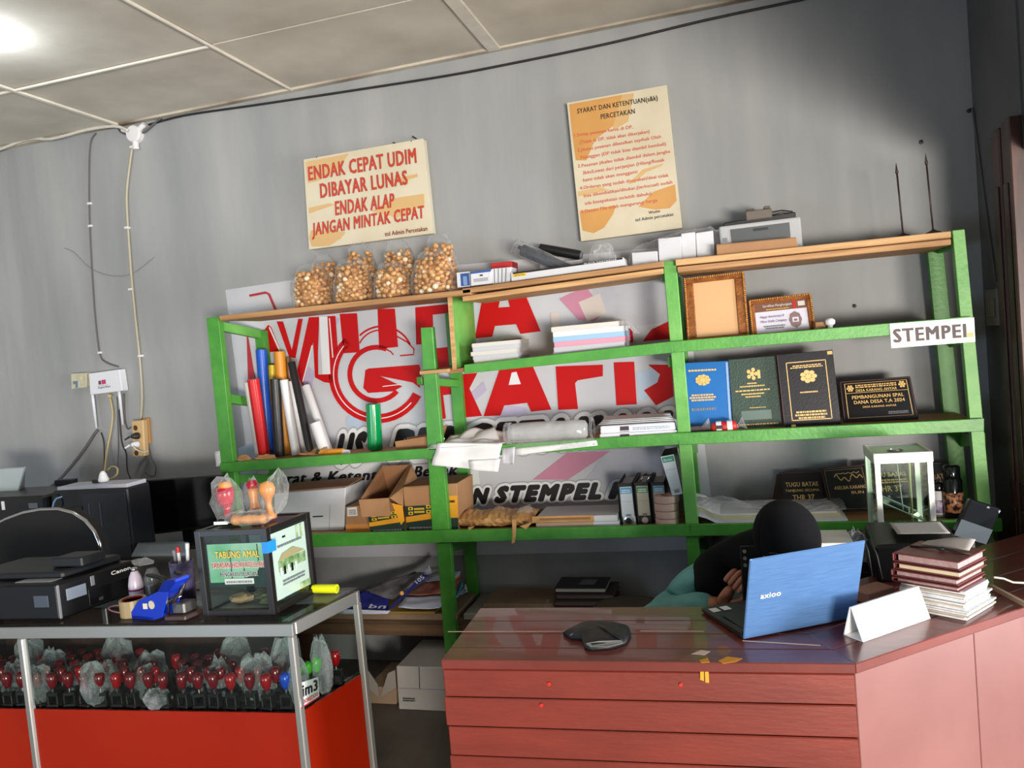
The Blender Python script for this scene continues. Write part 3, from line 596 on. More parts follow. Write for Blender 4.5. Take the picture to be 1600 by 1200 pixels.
# ---- sign on the rack
q = quadY([(1393, 544), (1524, 534), (1522, 496), (1390, 506)], FY-.026)
r = root('rack_sign', 'white STEMPEL sign board nailed across the end of the green rail', 'sign', ctr(q)); r = MB().prism(q, (0, .003, 0)).build('board', mat('sign_white', (240, 240, 240), .35), r)
text('STEMPEL', lerpq(q, .03, .23, .97, .79, .0006), mat('sign_dark', (66, 44, 44), .5), r, bold=.065, space=1.05)
decal(lerpq(q, .9, .2, .985, .4), mat('old_tape', (176, 176, 84), .4), r, 'tape_scrap')
for u, v in ((.2, .96), (.8, .95), (.2, .05), (.82, .06)): 
    c = lerpq(q, u, v, 1, 1)[0]; MB().cyl(c+V((0, -.003, 0)), c, .003, n=8).build('nail', SILV, r)
# ================================================================ second tier
def C3(pts, ox, oy, s): return [(ox+x/s, oy+y/s) for x, y in pts]
z2 = TZ['l2']
def vinyl_roll(label, top, bot, wpx, m, y0=-.2, y1=-.2, tipm=None, hollow=True, name='vinyl_roll'):
    """a roll of sticker vinyl leaning on the others: foot pixel, top pixel, width in pixels"""
    b, t = PY(*bot, y0), PY(*top, y1); d = (t-b).normalized(); b = b+d*((z2+.004-b.z)/d.z); rr = wpx*abs((RW.transposed() @ (b-EYE)).z)/1200/2
    b = b+d*(rr*math.sqrt(max(0, 1-d.z*d.z))+.001)
    r = root(name, label, 'vinyl roll', b, 0, 'rolls of vinyl leaning in the rack')
    MB().cyl(b, t, rr, n=18).build('roll', m, r, bevel=.0012)
    MB().cyl(t, t+d*.0012, rr*.62, n=14).build('core_opening', tipm or mat('roll_core', (120, 100, 84), .8), r)
    a = d.orthogonal().normalized(); MB().obx((b+t)/2+V((rr*.6, -rr*.82, 0)), d, V((1, .6, 0)).normalized(), V((.6, -1, 0)).normalized(), (t-b).length/2*.97, .0012, .0018).build('loose_edge', m, r)
    return r
VRED = mat('vinyl_red', (206, 24, 32), .3); VBLU = mat('vinyl_blue', (22, 86, 196), .32); VYEL = mat('vinyl_yellow', (226, 200, 40), .35); VORG = mat('vinyl_orange', (222, 146, 16), .35)
VBLK = mat('vinyl_black', (24, 20, 22), .35); VWHT = mat('vinyl_white', (220, 220, 222), .4); VGRN = mat('vinyl_green', (0, 146, 78), .12); VBRN = mat('vinyl_brown', (112, 70, 24), .4)
vinyl_roll('thin white roll behind the red vinyl roll', (385.5, 597), (404, 714), 9, VWHT, -.17, -.2)
vinyl_roll('glossy red vinyl roll leaning at the outer end of the row', (395.5, 592), (414, 716), 18, VRED, -.2, -.24)
vinyl_roll('tall blue vinyl roll standing highest beside the red one', (408, 546), (421, 716), 17, VBLU, -.13, -.13)
vinyl_roll('short yellow tipped vinyl roll between the blue and orange ones', (425, 570), (431, 716), 11, VYEL, -.085, -.085)
vinyl_roll('orange vinyl roll standing upright behind the black one', (436.5, 549), (448, 716), 17, VORG, -.1, -.1)
vinyl_roll('black vinyl roll standing in front of the orange one', (429.5, 592), (437.5, 717), 15.5, VBLK, -.22, -.22)
vinyl_roll('white vinyl roll next to the front black one', (443.5, 593.5), (464, 717), 14, VWHT, -.2, -.2)
vinyl_roll('narrow white vinyl roll between a white and a black roll', (454, 595), (478, 716), 10.5, VWHT, -.12, -.16)
vinyl_roll('thin dark brown roll at the back, beside the red tipped black roll', (449.5, 559), (464, 716), 9, VBRN, -.07, -.07)
vinyl_roll('long slanting black vinyl roll with a red end', (455.5, 566), (487, 716), 12.5, VBLK, -.25, -.18, tipm=VRED)
vinyl_roll('slanting white vinyl roll reaching out past the black one', (478, 603), (516, 712), 13, VWHT, -.2, -.12)
vinyl_roll('short white vinyl roll in front, lowest of the leaning rolls', (493, 661), (511, 714), 18, VWHT, -.26, -.24)
g = vinyl_roll('bright green vinyl roll standing alone', (583, 631), (587, 716), 23, VGRN, -.16, -.16)
def sheet(name, label, cat, px, ys, m, n=8, amp=.004, seed=0, zmin=None, group=None, parent=None, th=.0012):
    """a sheet of paper from its four corner pixels and depths: bl, br, tr, tl"""
    q = [PY(a, b, y) for (a, b), y in zip(px, ys)]; r_ = random.Random(seed); ph = [r_.uniform(0, 6.3) for _ in range(4)]
    nn = (q[1]-q[0]).cross(q[3]-q[0]).normalized()
    def f(u, v):
        p = (q[0]*(1-u)+q[1]*u)*(1-v)+(q[3]*(1-u)+q[2]*u)*v+nn*amp*(math.sin(5*u+ph[0]+3*v)+.7*math.sin(9*v+ph[1]-4*u)+.5*math.sin(13*u+ph[2]))
        if zmin is not None: p.z = max(p.z, zmin)
        return p
    mb = MB().grid(n, n, f)
    if parent is not None: return mb.build(name, m, parent, smooth=True, solid=th)
    return solo(mb, name, m, label, cat, group, smooth=True, solid=th)
# orange remnant, kraft scraps and card in front of the rolls
a, b = PY(500, 705, -.3), PY(536, 697, -.3)
r = root('vinyl_remnant', 'short orange vinyl remnant lying in front of the leaning rolls', 'vinyl roll', (a+b)/2)
a.z = b.z = z2+.02; MB().cyl(a, b, .0185, n=16).build('roll', VORG, r, bevel=.001); MB().cyl(b, b+(b-a)*.24, .013, .010, n=12).build('white_liner', VWHT, r)
solo(MB().prism([PY(489, 716, -.315), PY(503, 716, -.315), PY(499, 704, -.315), PY(495, 702, -.315)], (0, .012, 0)), 'green_scrap', DGRN, 'small dark green folded scrap beside the orange remnant', 'scrap')
sheet('kraft_scrap', 'crumpled kraft paper scrap under the orange remnant', 'paper', [(466, 712), (512, 706), (512, 697), (482, 703)], (-.33, -.33, -.24, -.24), KRAFT, amp=.005, zmin=z2+.002, seed=4)
for k, (px, lb) in enumerate((([(364, 719), (394, 719), (388, 711), (372, 712)], 'curled kraft strip near the end post of the rack'), ([(398, 718), (432, 716), (428, 710), (404, 711)], 'curled kraft strip under the red and blue rolls'))):
    sheet('kraft_strip', lb, 'paper', px, (-.335, -.335, -.3, -.3), KRAFT, amp=.003, zmin=z2+.002, seed=7+k)
sheet('paper_slip', 'small white slip tucked behind the end post', 'paper', [(338, 729), (352, 727), (350, 703), (335, 706)], (-.33, -.33, -.32, -.32), PAPER, amp=.002, seed=9, n=4)
q = face([(620, 706), (672, 700), (671, 681), (617, 690)], -.3, z2); r = root('cardboard_tray', 'small torn kraft cardboard tray behind the green post', 'box', ctr(q, .06))
MB().prism(q, (0, .004, 0)).build('front_wall', CARD, r); MB().prism([p+V((0, .13, 0)) for p in q], (0, .004, 0)).build('back_wall', CARD, r)
MB().bx(q[0].x, q[1].x, q[0].y+.004, q[0].y+.13, z2+.001, z2+.004).build('bottom', CARD, r); MB().prism([q[1], q[1]+V((0, .13, 0)), q[2]+V((.03, .16, .03)), q[2]], (-.004, 0, 0)).build('side_flap', CARD, r)
# ---- middle bay: loose papers, film roll, reams
zm = TZ['m2']; GP = 'loose sheets over the rail'
sheet('loose_paper', 'big white sheet drooping over the front rail', 'paper', [(674, 727), (775, 736), (785, 693), (684, 692)], (-.412, -.408, -.388, -.388), PAPER, n=14, amp=.0035, seed=1, group=GP)
sheet('loose_paper', 'small white sheet hanging lower, clipped at the film roll', 'paper', [(735, 735), (778, 737), (782, 717), (733, 720)], (-.42, -.42, -.412, -.412), PAPER, n=6, amp=.002, seed=2, group=GP)
sheet('loose_paper', 'greyish sheet corner beneath the clear film roll', 'paper', [(785, 724), (803, 726), (805, 698), (784, 700)], (-.405, -.405, -.39, -.39), GREYW, n=6, amp=.003, seed=3, group=GP)
for k, (px, ys_, lb) in enumerate((([(676, 706), (790, 704), (772, 668), (704, 682)], (-.385, -.38, -.24, -.26), 'topmost crumpled white sheet of the paper heap'), ([(667, 701), (775, 706), (772, 688), (690, 688)], (-.40, -.395, -.3, -.3), 'white sheet with a pointed corner sticking out past the post'), ([(690, 700), (800, 698), (794, 676), (740, 668)], (-.36, -.35, -.18, -.2), 'white sheet standing higher at the back of the paper heap'), ([(675, 704), (770, 704), (765, 696), (684, 697)], (-.36, -.36, -.14, -.14), 'lowest flat white sheet of the paper heap'))):
    sheet('loose_paper', lb, 'paper', px, ys_, PAPER, n=12, amp=.008-.0012*k, seed=20+k, zmin=zm+.004+.004*(4-k), group=GP)
sheet('loose_paper', 'narrow folded white flap standing up beside the green post', 'paper', [(683, 689), (695, 686), (689, 675), (676, 678)], (-.33, -.33, -.32, -.32), PAPER, n=4, amp=.002, seed=31, group=GP)
a, b = PY(797, 690, -.32), PY(930, 677, -.32); a.z = b.z = zm+.05
r = root('film_roll', 'thick roll of clear plastic film lying between the papers and the reams', 'film roll', (a+b)/2-V((0, 0, .065)))
MB().lathe([(.03, 0), (.04, .004), (.045, .03), (.047, .12), (.044, .25), (.046, .3), (.04, .335), (.025, .345)], a, 20, axis=(b-a)).build('roll', film('milky_film', .5, col=(210, 212, 214), bump=.5, bscale=14, rough=.15), r, smooth=True)
for t in (0.0, .04, .34): 
    c = a.lerp(b, t) if t < .3 else b; MB().tube([c+V((-.01, .046*math.cos(x), .046*math.sin(x))) for x in [2*pi*i/20 for i in range(21)]], .006, 6).build('film_edge', CLEAR2, r, smooth=True)
sheet('film_flap', None, None, [(795, 714), (930, 695), (928, 684), (790, 690)], (-.392, -.388, -.385, -.385), CLEAR2, n=10, amp=.004, seed=12, parent=r)
sheet('loose_paper', 'white sheet peeking from under the film roll and reams', 'paper', [(800, 712), (934, 696), (932, 688), (800, 702)], (-.389, -.387, -.384, -.384), PAPER, n=8, amp=.0012, seed=33, group=GP)
RW_ = mat('ream_wrapper', (222, 222, 230), .35, var=.03)
zz = zm
for k, (px, lb) in enumerate((([(937, 692), (1059, 684), (1058, 673), (937, 680)], 'lower wrapped paper ream of the two at the centre post'), ([(938, 680), (1056, 672.5), (1054, 661), (938, 668)], 'upper wrapped paper ream of the two at the centre post'))):
    q = face(px, -.355); h = q[3].z-q[0].z; q[0].z = q[1].z = zz+.001; q[2].z = q[3].z = zz+h; zz += h
    r = root('paper_ream', lb, 'paper ream', ctr(q, .1), 0, 'wrapped paper reams'); standing(q, .21).build('ream_body', RW_, r, bevel=.004)
    decal(lerpq(q, .27, .3, .39, .85), mat('dark_plum_print', (60, 46, 56), .5), r); scribble(lerpq(q, .27, .12, .39, .28, .001), GREYT, r, 1); scribble(lerpq(q, .44, .3, .93, .75, .001), mat('pale_blue_ink', (150, 165, 190), .5), r, 2, seed=k)
for k in range(3): sheet('loose_paper', ('bottom loose white sheet on the reams', 'second loose white sheet on the reams', 'top loose white sheet on the reams')[k], 'paper', [(935+4*k, 668), (1055-3*k, 660), (1048, 655), (945, 661)], (-.352, -.352, -.17, -.17), PAPER, n=8, amp=.003, seed=40+k, zmin=zz+.008+.007*k, group='sheets on the reams')
# ---- right bay: covers, plaque
zr = TZ['r2']
def cover(label, px, y, m, d, lean, pages=True, m2=None):
    q = face(px, y, zr); q[2].y += lean; q[3].y += lean
    r = root('folder_cover', label, 'folder', ctr(q, d/2)); n = (q[1]-q[0]).cross(q[3]-q[0]).normalized()
    fc = MB().prism(q, -n*.003).build('front_cover', m, r, bevel=.001)
    MB().prism(lerpq(q, .01, .012, .985, .985, -.0035), -n*(d-.007)).build('pages', PAPER if pages else m, r)
    MB().prism([p-n*(d-.003) for p in q], -n*.003).build('back_cover', m2 or m, r, bevel=.001)
    MB().prism(lerpq(q, -.004, 0, .006, 1), -n*d).build('spine', m2 or m, r)
    return fc, q
C5 = lambda pts: C3(pts, 1060, 540, 5.714)
BLUC = mat('blue_cover', (20, 104, 178), .3, var=.05, scale=6); GRNC = mat('green_cover', (44, 66, 56), .55, bump=.3, bscale=160); MARC = mat('night_leather', (22, 22, 30), .4, spec=.25, bump=.05, bscale=120); MARE = mat('maroon_leather', (92, 28, 40), .4)
r, q = cover('blue report folder with a gold emblem on the second tier', C5([(90, 735), (478, 690), (445, 140), (40, 160)]), -.26, BLUC, .016, .035)
decal(lerpq(q, .94, .02, .985, .98), mat('clear_edge', (150, 176, 214), .25), r, 'plastic_edge'); scribble(lerpq(q, .1, .87, .72, .91, .002), GOLD, r, 1, seed=5); scribble(lerpq(q, .05, .44, .7, .55, .002), GOLD, r, 3, seed=6, inset=.15); scribble(lerpq(q, .1, .3, .66, .36, .002), SILV, r, 1, seed=2)
def petals(q, cu, cv, ru, rv, m, r, n=9, name='emblem'):
    mb = MB()
    for k in range(n):
        t = 2*pi*k/n; u, v = cu+ru*.62*math.cos(t), cv+rv*.62*math.sin(t)
        mb.prism([lerpq(q, u+ru*.3*math.cos(a), v+rv*.3*math.sin(a), 1, 1, .002)[0] for a in [2*pi*i/8 for i in range(8)]], (0, .0008, 0))
    mb.prism([lerpq(q, cu+ru*.34*math.cos(a), cv+rv*.34*math.sin(a), 1, 1, .0024)[0] for a in [2*pi*i/10 for i in range(10)]], (0, .0008, 0))
    mb.build(name, m, r)
petals(q, .41, .74, .19, .09, GOLD, r)
r, q = cover('dark green report folder with a gold crest between blue and black ones', C5([(495, 745), (930, 715), (875, 92), (450, 130)]), -.245, GRNC, .018, .03)
petals(q, .47, .77, .14, .1, GOLD, r, 5); decal(lerpq(q, .58, .7, .64, .82, .001), GOLD, r, 'emblem_quill')
for k, (v, w_) in enumerate(((.64, .1), (.6, .26), (.54, .36), (.49, .24), (.45, .16))): scribble(lerpq(q, .45-w_, v-.012, .45+w_, v+.018, .002), GOLD, r, 1, seed=k+3)
scribble(lerpq(q, .36, .285, .7, .3, .002), GOLD, r, 1); decal(lerpq(q, .18, .12, .8, .25), mat('label_window', (92, 112, 106), .3), r, 'label_window'); scribble(lerpq(q, .12, .045, .92, .075, .002), GOLD, r, 1, seed=8)
r, q = cover('tallest folder, black leather with a gold border and maroon back', C5([(950, 738), (1455, 715), (1385, 38), (885, 85)]), -.27, MARC, .03, .03, pages=False, m2=MARE)
def border(q, r, m, a=(.14, .08, .86, .88), w_=.012, name='gold_border'):
    u0, v0, u1, v1 = a; mb = MB()
    for z_ in ((u0, v0, u1, v0+w_), (u0, v1-w_, u1, v1), (u0, v0, u0+w_*1.3, v1), (u1-w_*1.3, v0, u1, v1)): mb.prism([p for p in lerpq(q, *z_, .0014)], (0, .0008, 0))
    mb.build(name, m, r)
border(q, r, GOLD); petals(q, .52, .67, .17, .1, GOLD, r, 7); scribble(lerpq(q, .2, .79, .82, .84, .002), GOLD, r, 2, seed=11, inset=.2); scribble(lerpq(q, .34, .45, .66, .48, .002), GOLD, r, 1, seed=4); scribble(lerpq(q, .2, .1, .8, .22, .002), GOLD, r, 3, seed=12, inset=.12)
decal(lerpq(q, .9, .94, .99, .985), GOLD, r, 'corner_cap'); decal(lerpq(q, .12, 0, .2, .03), GOLD, r, 'corner_cap')
PLQ = mat('plaque_black', (26, 24, 26), .2); PLB = mat('plaque_wood', (58, 34, 34), .4)
def plaque(label, px, y, zt, d=.018, lean=.04, edge=True):
    q = face(px, y, zt); q[2].y += lean; q[3].y += lean; r = root('name_plaque', label, 'plaque', ctr(q, d/2), 0, 'black granite plaques'); n = (q[1]-q[0]).cross(q[3]-q[0]).normalized()
    MB().prism(q, -n*d).build('back_board', PLB, r, bevel=.002); fpl = MB().prism(lerpq(q, .025, .03, .975, .96, .002), -n*.003).build('face_plate', PLQ, r, bevel=.001); return fpl, lerpq(q, .025, .03, .975, .96, .0028)
r, q = plaque('wide black plaque with gold text beside the tallest leather folder', [(1319, 664), (1436, 656), (1426, 588.5), (1313.6, 597)], -.22, zr)
border(q, r, GOLD, (.04, .06, .96, .96), .008); decal(lerpq(q, .05, .7, .95, .71), GOLD, r, 'rule')
text('DESA KARANG ANYAR', lerpq(q, .2, .73, .8, .8, .001), GOLD, r, bold=.03); scribble(lerpq(q, .2, .83, .8, .93, .001), GOLD, r, 2, seed=7); text('PEMBANGUNAN SPAL', lerpq(q, .13, .55, .88, .64, .001), GOLD, r, bold=.03)
text('DANA DESA T.A 2024', lerpq(q, .15, .42, .88, .51, .001), GOLD, r, bold=.03); text('DESA KARANG ANYAR', lerpq(q, .27, .31, .75, .36, .001), GOLD, r, bold=.02); scribble(lerpq(q, .62, .12, .9, .2, .001), GREYT, r, 2)
petals(q, .12, .83, .06, .1, GOLD, r, 6, 'seal'); petals(q, .88, .85, .06, .1, GOLD, r, 6, 'seal')
q = face([(1075, 676), (1113, 672), (1110, 664), (1074, 667)], -.335, zr); solo(standing(q, .06), 'flat_notebook', mat('plum_cover', (52, 34, 40), .5), 'dark flat notebook lying under the blue folder', 'notebook', bevel=.001)
c = PY(1131, 664, -.335); r = root('candy_packet', 'small red and white twisted sweet packet lying before the folders', 'sweet packet', (c.x, -.335, zr))
a = V((c.x-.05, -.335, zr+.024)); MB().lathe([(.012, 0), (.02, .01), (.022, .05), (.021, .09), (.012, .1)], a, 12, axis=(1, 0, .03)).build('packet', REDP, r, smooth=True)
for t in (.02, .062): MB().lathe([(.0205, t), (.0235, t+.001), (.0235, t+.02), (.0205, t+.021)], a, 12, axis=(1, 0, .03)).build('white_band', PAPER, r)
MB().bx(c.x-.03, c.x-.005, -.361, -.358, zr+.02, zr+.034).build('print_mark', BLACKP, r)
for s, x in ((-1, a.x), (1, a.x+.1)): MB().lathe([(.011, 0), (.006, .006), (.016, .02), (.026, .032)], (x, -.335, zr+.024), 10, axis=(s, 0, .4 if s > 0 else .9)).build('twisted_end', CLEAR2, r)
# ================================================================ first tier
z1, z1m, z1r = TZ['l1'], TZ['m1'], TZ['r1']
q = face([(432, 842), (538, 838), (540, 762), (428, 771)], -.27, z1); r = root('white_carton', 'plain white carton with a brown lid edge behind the donation box', 'box', ctr(q, .1)); standing(q, .19).build('box_body', WCARD, r, bevel=.003)
e = [q[3]+V((0, .02, 0)), q[2]+V((0, .02, 0)), q[2]+V((0, .19, .012)), q[3]+V((0, .19, .012))]; MB().prism(e, (0, 0, .004)).build('lid', CARD, r)
decal(lerpq(q, .55, .34, .7, .37), BLACKP, r, 'handle_slot'); decal(lerpq(q, .79, 0, .795, .62), GREYT, r, 'seam')
q = face([(541, 836), (582, 834), (575, 789), (540, 792)], -.3, z1); r = root('kraft_box', 'small brown kraft box between the white carton and the open box', 'box', ctr(q, .08)); standing(q, .16).build('box_body', CARD, r, bevel=.002)
decal(lerpq(q, .08, .62, .5, .96), PAPER, r); scribble(lerpq(q, .14, .68, .46, .9, .0022), GREYT, r, 3); decal(lerpq(q, .0, 0, 1, .3, -.0005), mat('kraft_orange', (196, 134, 66), .6), r, 'lower_band')
def print_front(q, r, seed):
    decal(q, DGRN, r, 'printed_front'); decal([lerpq(q, 0, .36, 1, 1, .0012)[0], lerpq(q, 1, .5, 1, 1, .0012)[0], lerpq(q, 1, .72, 1, 1, .0012)[0], lerpq(q, 0, .58, 1, 1, .0012)[0]], ORNG, r, 'orange_stripe')
    for u, v in ((.1, .72), (.1, .9), (.66, .76), (.66, .94)): decal(lerpq(q, u, v-.06, u+.14, v+.06, .0014), YEL, r, 'printed_square'); decal(lerpq(q, u+.04, v-.03, u+.1, v+.03, .0026), BLACKP, r, 'printed_dot')
    scribble(lerpq(q, .1, .08, .9, .24, .0022), GREYT, r, 1, seed=seed); scribble(lerpq(q, .28, .72, .6, .96, .0022), YEL, r, 2, seed=seed+1)
q = face([(580, 833), (634, 829), (630, 797), (575, 804)], -.335, z1); r = root('open_box', 'open kraft box with raised flaps and green orange print between two boxes', 'box', ctr(q, .12))
FL, FR, BL, BRr = PY(562, 781, -.335), PY(608, 778, -.335), PY(596, 728, -.1), PY(641, 726, -.1); bb = [q[0], q[1], q[1]+V((0, .25, 0)), q[0]+V((0, .25, 0))]; th = V((0, 0, 0))
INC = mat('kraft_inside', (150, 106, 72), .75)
def panel(pts, off, name, m=CARD): return MB().prism(pts, off).build(name, m, r, fix=True)
panel([bb[0], bb[3], BL, FL], (.004, 0, 0), 'side_wall', INC); panel([bb[1], bb[2], BRr, FR], (-.004, 0, 0), 'side_wall', INC); panel([bb[3], bb[2], BRr, BL], (0, .004, 0), 'back_wall', INC); panel([bb[0], bb[1], FR, FL], (0, .004, 0), 'front_wall', INC)
panel([V((p.x, p.y, z1+.001)) for p in bb], (0, 0, .004), 'bottom', INC)
n_ = V((0, -.003, 0)); print_front([p+n_ for p in q], r, 3)
panel([PY(566, 807.5, -.385), PY(611, 806, -.385), FR+V((0, -.006, .002)), FL+V((0, -.006, .002))], (0, -.004, 0), 'front_flap')
panel([FR+V((.003, 0, 0)), PY(629, 792, -.35), PY(629, 762, -.3), PY(654, 754, -.12), BRr+V((.004, 0, 0))], (.004, 0, 0), 'side_flap'); panel([PY(612, 786, -.362), PY(629, 790, -.362), PY(632, 813, -.362), PY(627, 820, -.362)], (0, -.002, 0), 'orange_flap', ORNG)
q = face([(635, 829), (716, 824), (714, 755), (630, 761)], -.32, z1); r = root('carton_box', 'closed kraft box with green and orange print behind the green post', 'box', ctr(q, .12)); standing(q, .22).build('box_body', CARD, r, bevel=.002)
print_front(lerpq(q, .01, 0, .62, .57, .0004), r, 9); decal(lerpq(q, .68, .28, 1, .74), ORNG, r, 'orange_panel'); decal(lerpq(q, .68, 0, 1, .27), DGRN, r, 'green_panel'); scribble(lerpq(q, .72, .6, .95, .68, .0022), BLACKP, r, 1, seed=3); decal(lerpq(q, .01, .6, .64, .98, .002), mat('kraft_flap', (166, 122, 84), .7), r, 'folded_flap', lift=.003)
# kraft parcel and white paper stack
q = face([(712, 826), (834, 821), (832, 801), (716, 803)], -.335, z1m); cq = ctr(q, .1)
r = root('kraft_parcel', 'crumpled golden kraft paper parcel with a hanging torn strip', 'parcel', cq)
rr_ = random.Random(3); mb = MB()
def pf(u, v):
    t = v*2*pi; x = q[0].x+(q[1].x-q[0].x)*u; k = .6+.4*math.sin(pi*min(1, max(0, .04+u*.92)))**.4
    return (x, -.235+math.cos(t)*.105*k+rr_.uniform(-.005, .005), max(z1m+.002, z1m+.033+math.sin(t)*.034*k*(1.0+.15*math.sin(17*u))+rr_.uniform(-.004, .004)))
mb.grid(26, 16, pf).build('wrapping', KRAFT, r)
MB().lathe([(.002, 0), (.026, .004), (.03, .03), (.028, .06)], (q[0].x-.035, -.26, z1m+.032), 14, axis=(1, 0, 0)).build('dark_wrapped_end', mat('dark_film', (40, 42, 42), .2, bump=.5, bscale=60), r)
p = [PY(800, 812, -.39), PY(807, 812, -.39), PY(806, 838, -.392), PY(804, 848, -.39), PY(799, 850, -.392), PY(801, 838, -.392)]; MB().prism(p, (0, .0015, 0)).build('torn_strip', KRAFT, r)
MB().prism([PY(731, 824, -.388), PY(742, 822, -.388), PY(733, 829, -.388)], (0, .0015, 0)).build('paper_corner', KRAFT, r); MB().prism([PY(812, 822, -.388), PY(832, 816, -.388), PY(822, 827, -.388)], (0, .0015, 0)).build('paper_corner', KRAFT, r)
MB().prism([PY(806, 803, -.3), PY(834, 800, -.3), PY(828, 788, -.28), PY(812, 793, -.28)], (0, .002, 0)).build('plastic_tuft', CLEAR2, r)
for k, (y0, y1, m_, lb) in enumerate(((823, 812, WCARD, 'lower white paper block beside the kraft parcel'), (812, 801, WCARD, 'upper white paper block beside the kraft parcel, half covered in kraft'))):
    q = face([(838, y0), (967-3*k, y0-4), (966-3*k, y1-4), (837, y1)], -.34); zb = z1m+.026*k
    q[0].z = q[1].z = zb+.001; q[2].z = q[3].z = zb+.026; r = root('paper_block', lb, 'paper block', ctr(q, .1), 0, 'paper blocks by the parcel'); standing(q, .2).build('block', m_, r, bevel=.001)
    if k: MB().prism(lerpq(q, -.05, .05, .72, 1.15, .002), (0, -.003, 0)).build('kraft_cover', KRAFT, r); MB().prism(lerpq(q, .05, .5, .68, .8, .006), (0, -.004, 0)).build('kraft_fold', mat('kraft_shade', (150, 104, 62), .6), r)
    else: decal(lerpq(q, 0, .4, .7, 1), mat('card_pale', (190, 160, 136), .6), r, 'card_edge')
# lever arch files
FILEB = mat('file_black', (28, 24, 28), .5, bump=.1, bscale=200); LBLW = mat('file_label', (206, 214, 220), .45); LBLY = mat('file_label_aged', (186, 180, 158), .5); PALEB = mat('label_blue', (70, 160, 206), .45); PGREEN = mat('label_green', (74, 140, 84), .45)
DK = C3([], 0, 0, 1)
D9 = lambda pts: C3(pts, 920, 700, 9.23)
def arch_file(label, px, y, lq, head, paper, ring):
    q = face(px, y, z1m); r = root('lever_arch_file', label, 'file', ctr(q, .12), 0, 'lever arch files'); 
    w_ = q[1].x-q[0].x
    MB().prism(lerpq(q, 0, 0, .08, 1), (0, .24, 0)).build('side_cover', FILEB, r, bevel=.001); MB().prism(lerpq(q, .92, 0, 1, 1), (0, .24, 0)).build('side_cover', FILEB, r, bevel=.001); MB().prism(q, (0, .004, 0)).build('spine', FILEB, r, bevel=.001)
    MB().prism([p+V((0, .01, 0)) for p in lerpq(q, .1, .02, .9, .93)], (0, .2, 0)).build('papers', PAPER, r)
    u0, v0, u1, v1 = lq; decal(lerpq(q, u0, v0, u1, v1), paper, r); decal(lerpq(q, u0+.03, v0+(v1-v0)*.77, u1-.03, v0+(v1-v0)*.97, .0012), head, r, 'label_head')
    scribble(lerpq(q, u0+.1, v0+(v1-v0)*.8, u1-.1, v0+(v1-v0)*.93, .0026), PAPER, r, 2, seed=2); scribble(lerpq(q, u0+.25, v0+.015, u1-.2, v0+.06, .0022), BLACKP, r, 2, seed=5); decal(lerpq(q, u0+.08, v0+(v1-v0)*.5, u1-.08, v0+(v1-v0)*.505, .0012), GREYT, r, 'rule')
    c = lerpq(q, .55, .1, 1, 1, .001)[0]
    if ring == 'white': decal(lerpq(q, .2, .0, .98, .2), LBLW, r, 'ring_plate')
    MB().lathe([(.021, 0), (.021, .004), (.013, .005), (.012, .001)] if ring == 'white' else [(.0, .003), (.013, .003), (.014, 0)], c, 18, axis=(0, -1, 0)).build('finger_ring', SILV if ring == 'white' else mat('pinkish_disc', (196, 176, 176), .5), r)
    if ring == 'white': MB().cyl(c+V((0, -.0012, 0)), c, .012, n=14).build('ring_hole', BLACKP, r)
    return r
arch_file('black lever arch file with a white spine label and ring plate', D9([(455, 1110), (690, 1105), (625, 505), (405, 520)]), -.3, (.16, .2, .93, .92), PALEB, LBLW, 'white')
r = arch_file('black lever arch file with an aged label headed in green', D9([(690, 1105), (925, 1098), (865, 495), (640, 500)]), -.3, (.17, .21, .9, .92), PGREEN, LBLY, 'disc')
for x0, x1 in ((0, .03), (.035, .05)):
    c = r.location+V((-.02+x0, -.02, .30)); MB().tube([PY(999+x0*300, 755, -.25), PY(1005+x0*300, 743, -.25), PY(1010+x0*300, 740, -.23)], .004).build('metal_lever', SILV, r, smooth=True)
arch_file('black lever arch file with a blue headed label behind the pink tape rolls', D9([(925, 1098), (1150, 1090), (1090, 490), (880, 498)]), -.29, (.18, .25, .95, .92), PALEB, LBLY, 'disc')
p = [PY(a, b, -.345) for a, b in D9([(1205, 690), (1352, 660), (1225, 93), (1033, 128)])]
r = root('lever_arch_file', 'lever arch file with a green topped white label leaning on the post', 'file', ctr(p, .1), 0, 'lever arch files'); MB().prism([V((x.x, x.y+.004, x.z)) for x in p], (0, .2, 0)).build('file_body', FILEB, r, bevel=.002)
decal([x+V((0, .003, 0)) for x in p], LBLW, r); decal(lerpq(p, .08, .84, .95, .98), mat('label_teal', (30, 130, 104), .45), r, 'label_head'); text('Bantex', lerpq(p, .15, .87, .85, .94, .003), LBLW, r, shear=.3); scribble(lerpq(p, .3, .06, .8, .14, .002), BLACKP, r, 3); decal(lerpq(p, .06, .15, .94, .155, .001), GREYT, r, 'rule'); decal(lerpq(p, .06, .65, .94, .655, .001), GREYT, r, 'rule')
TAPE = mat('pink_tape', (206, 168, 156), .4); zt = z1m
cx = (PY(1026, 815, -.32).x+PY(1062, 815, -.32).x)/2; h = (PY(1043, 773, -.32).z-z1m)/4
for k, lb in enumerate(('bottom pinkish tape roll of the pile of four', 'second pinkish tape roll up in the pile of four', 'third pinkish tape roll up in the pile of four', 'top pinkish tape roll of the pile of four')):
    o = solo(MB().lathe([(.024, .001), (.048, .001), (.0495, .004), (.0495, h-.004), (.048, h-.001), (.024, h-.001), (.024, .001)], (cx+R.uniform(-.003, .003), -.325+.012, zt), 24), 'tape_roll', TAPE, lb, 'tape roll', 'pink tape rolls', smooth=False); zt += h
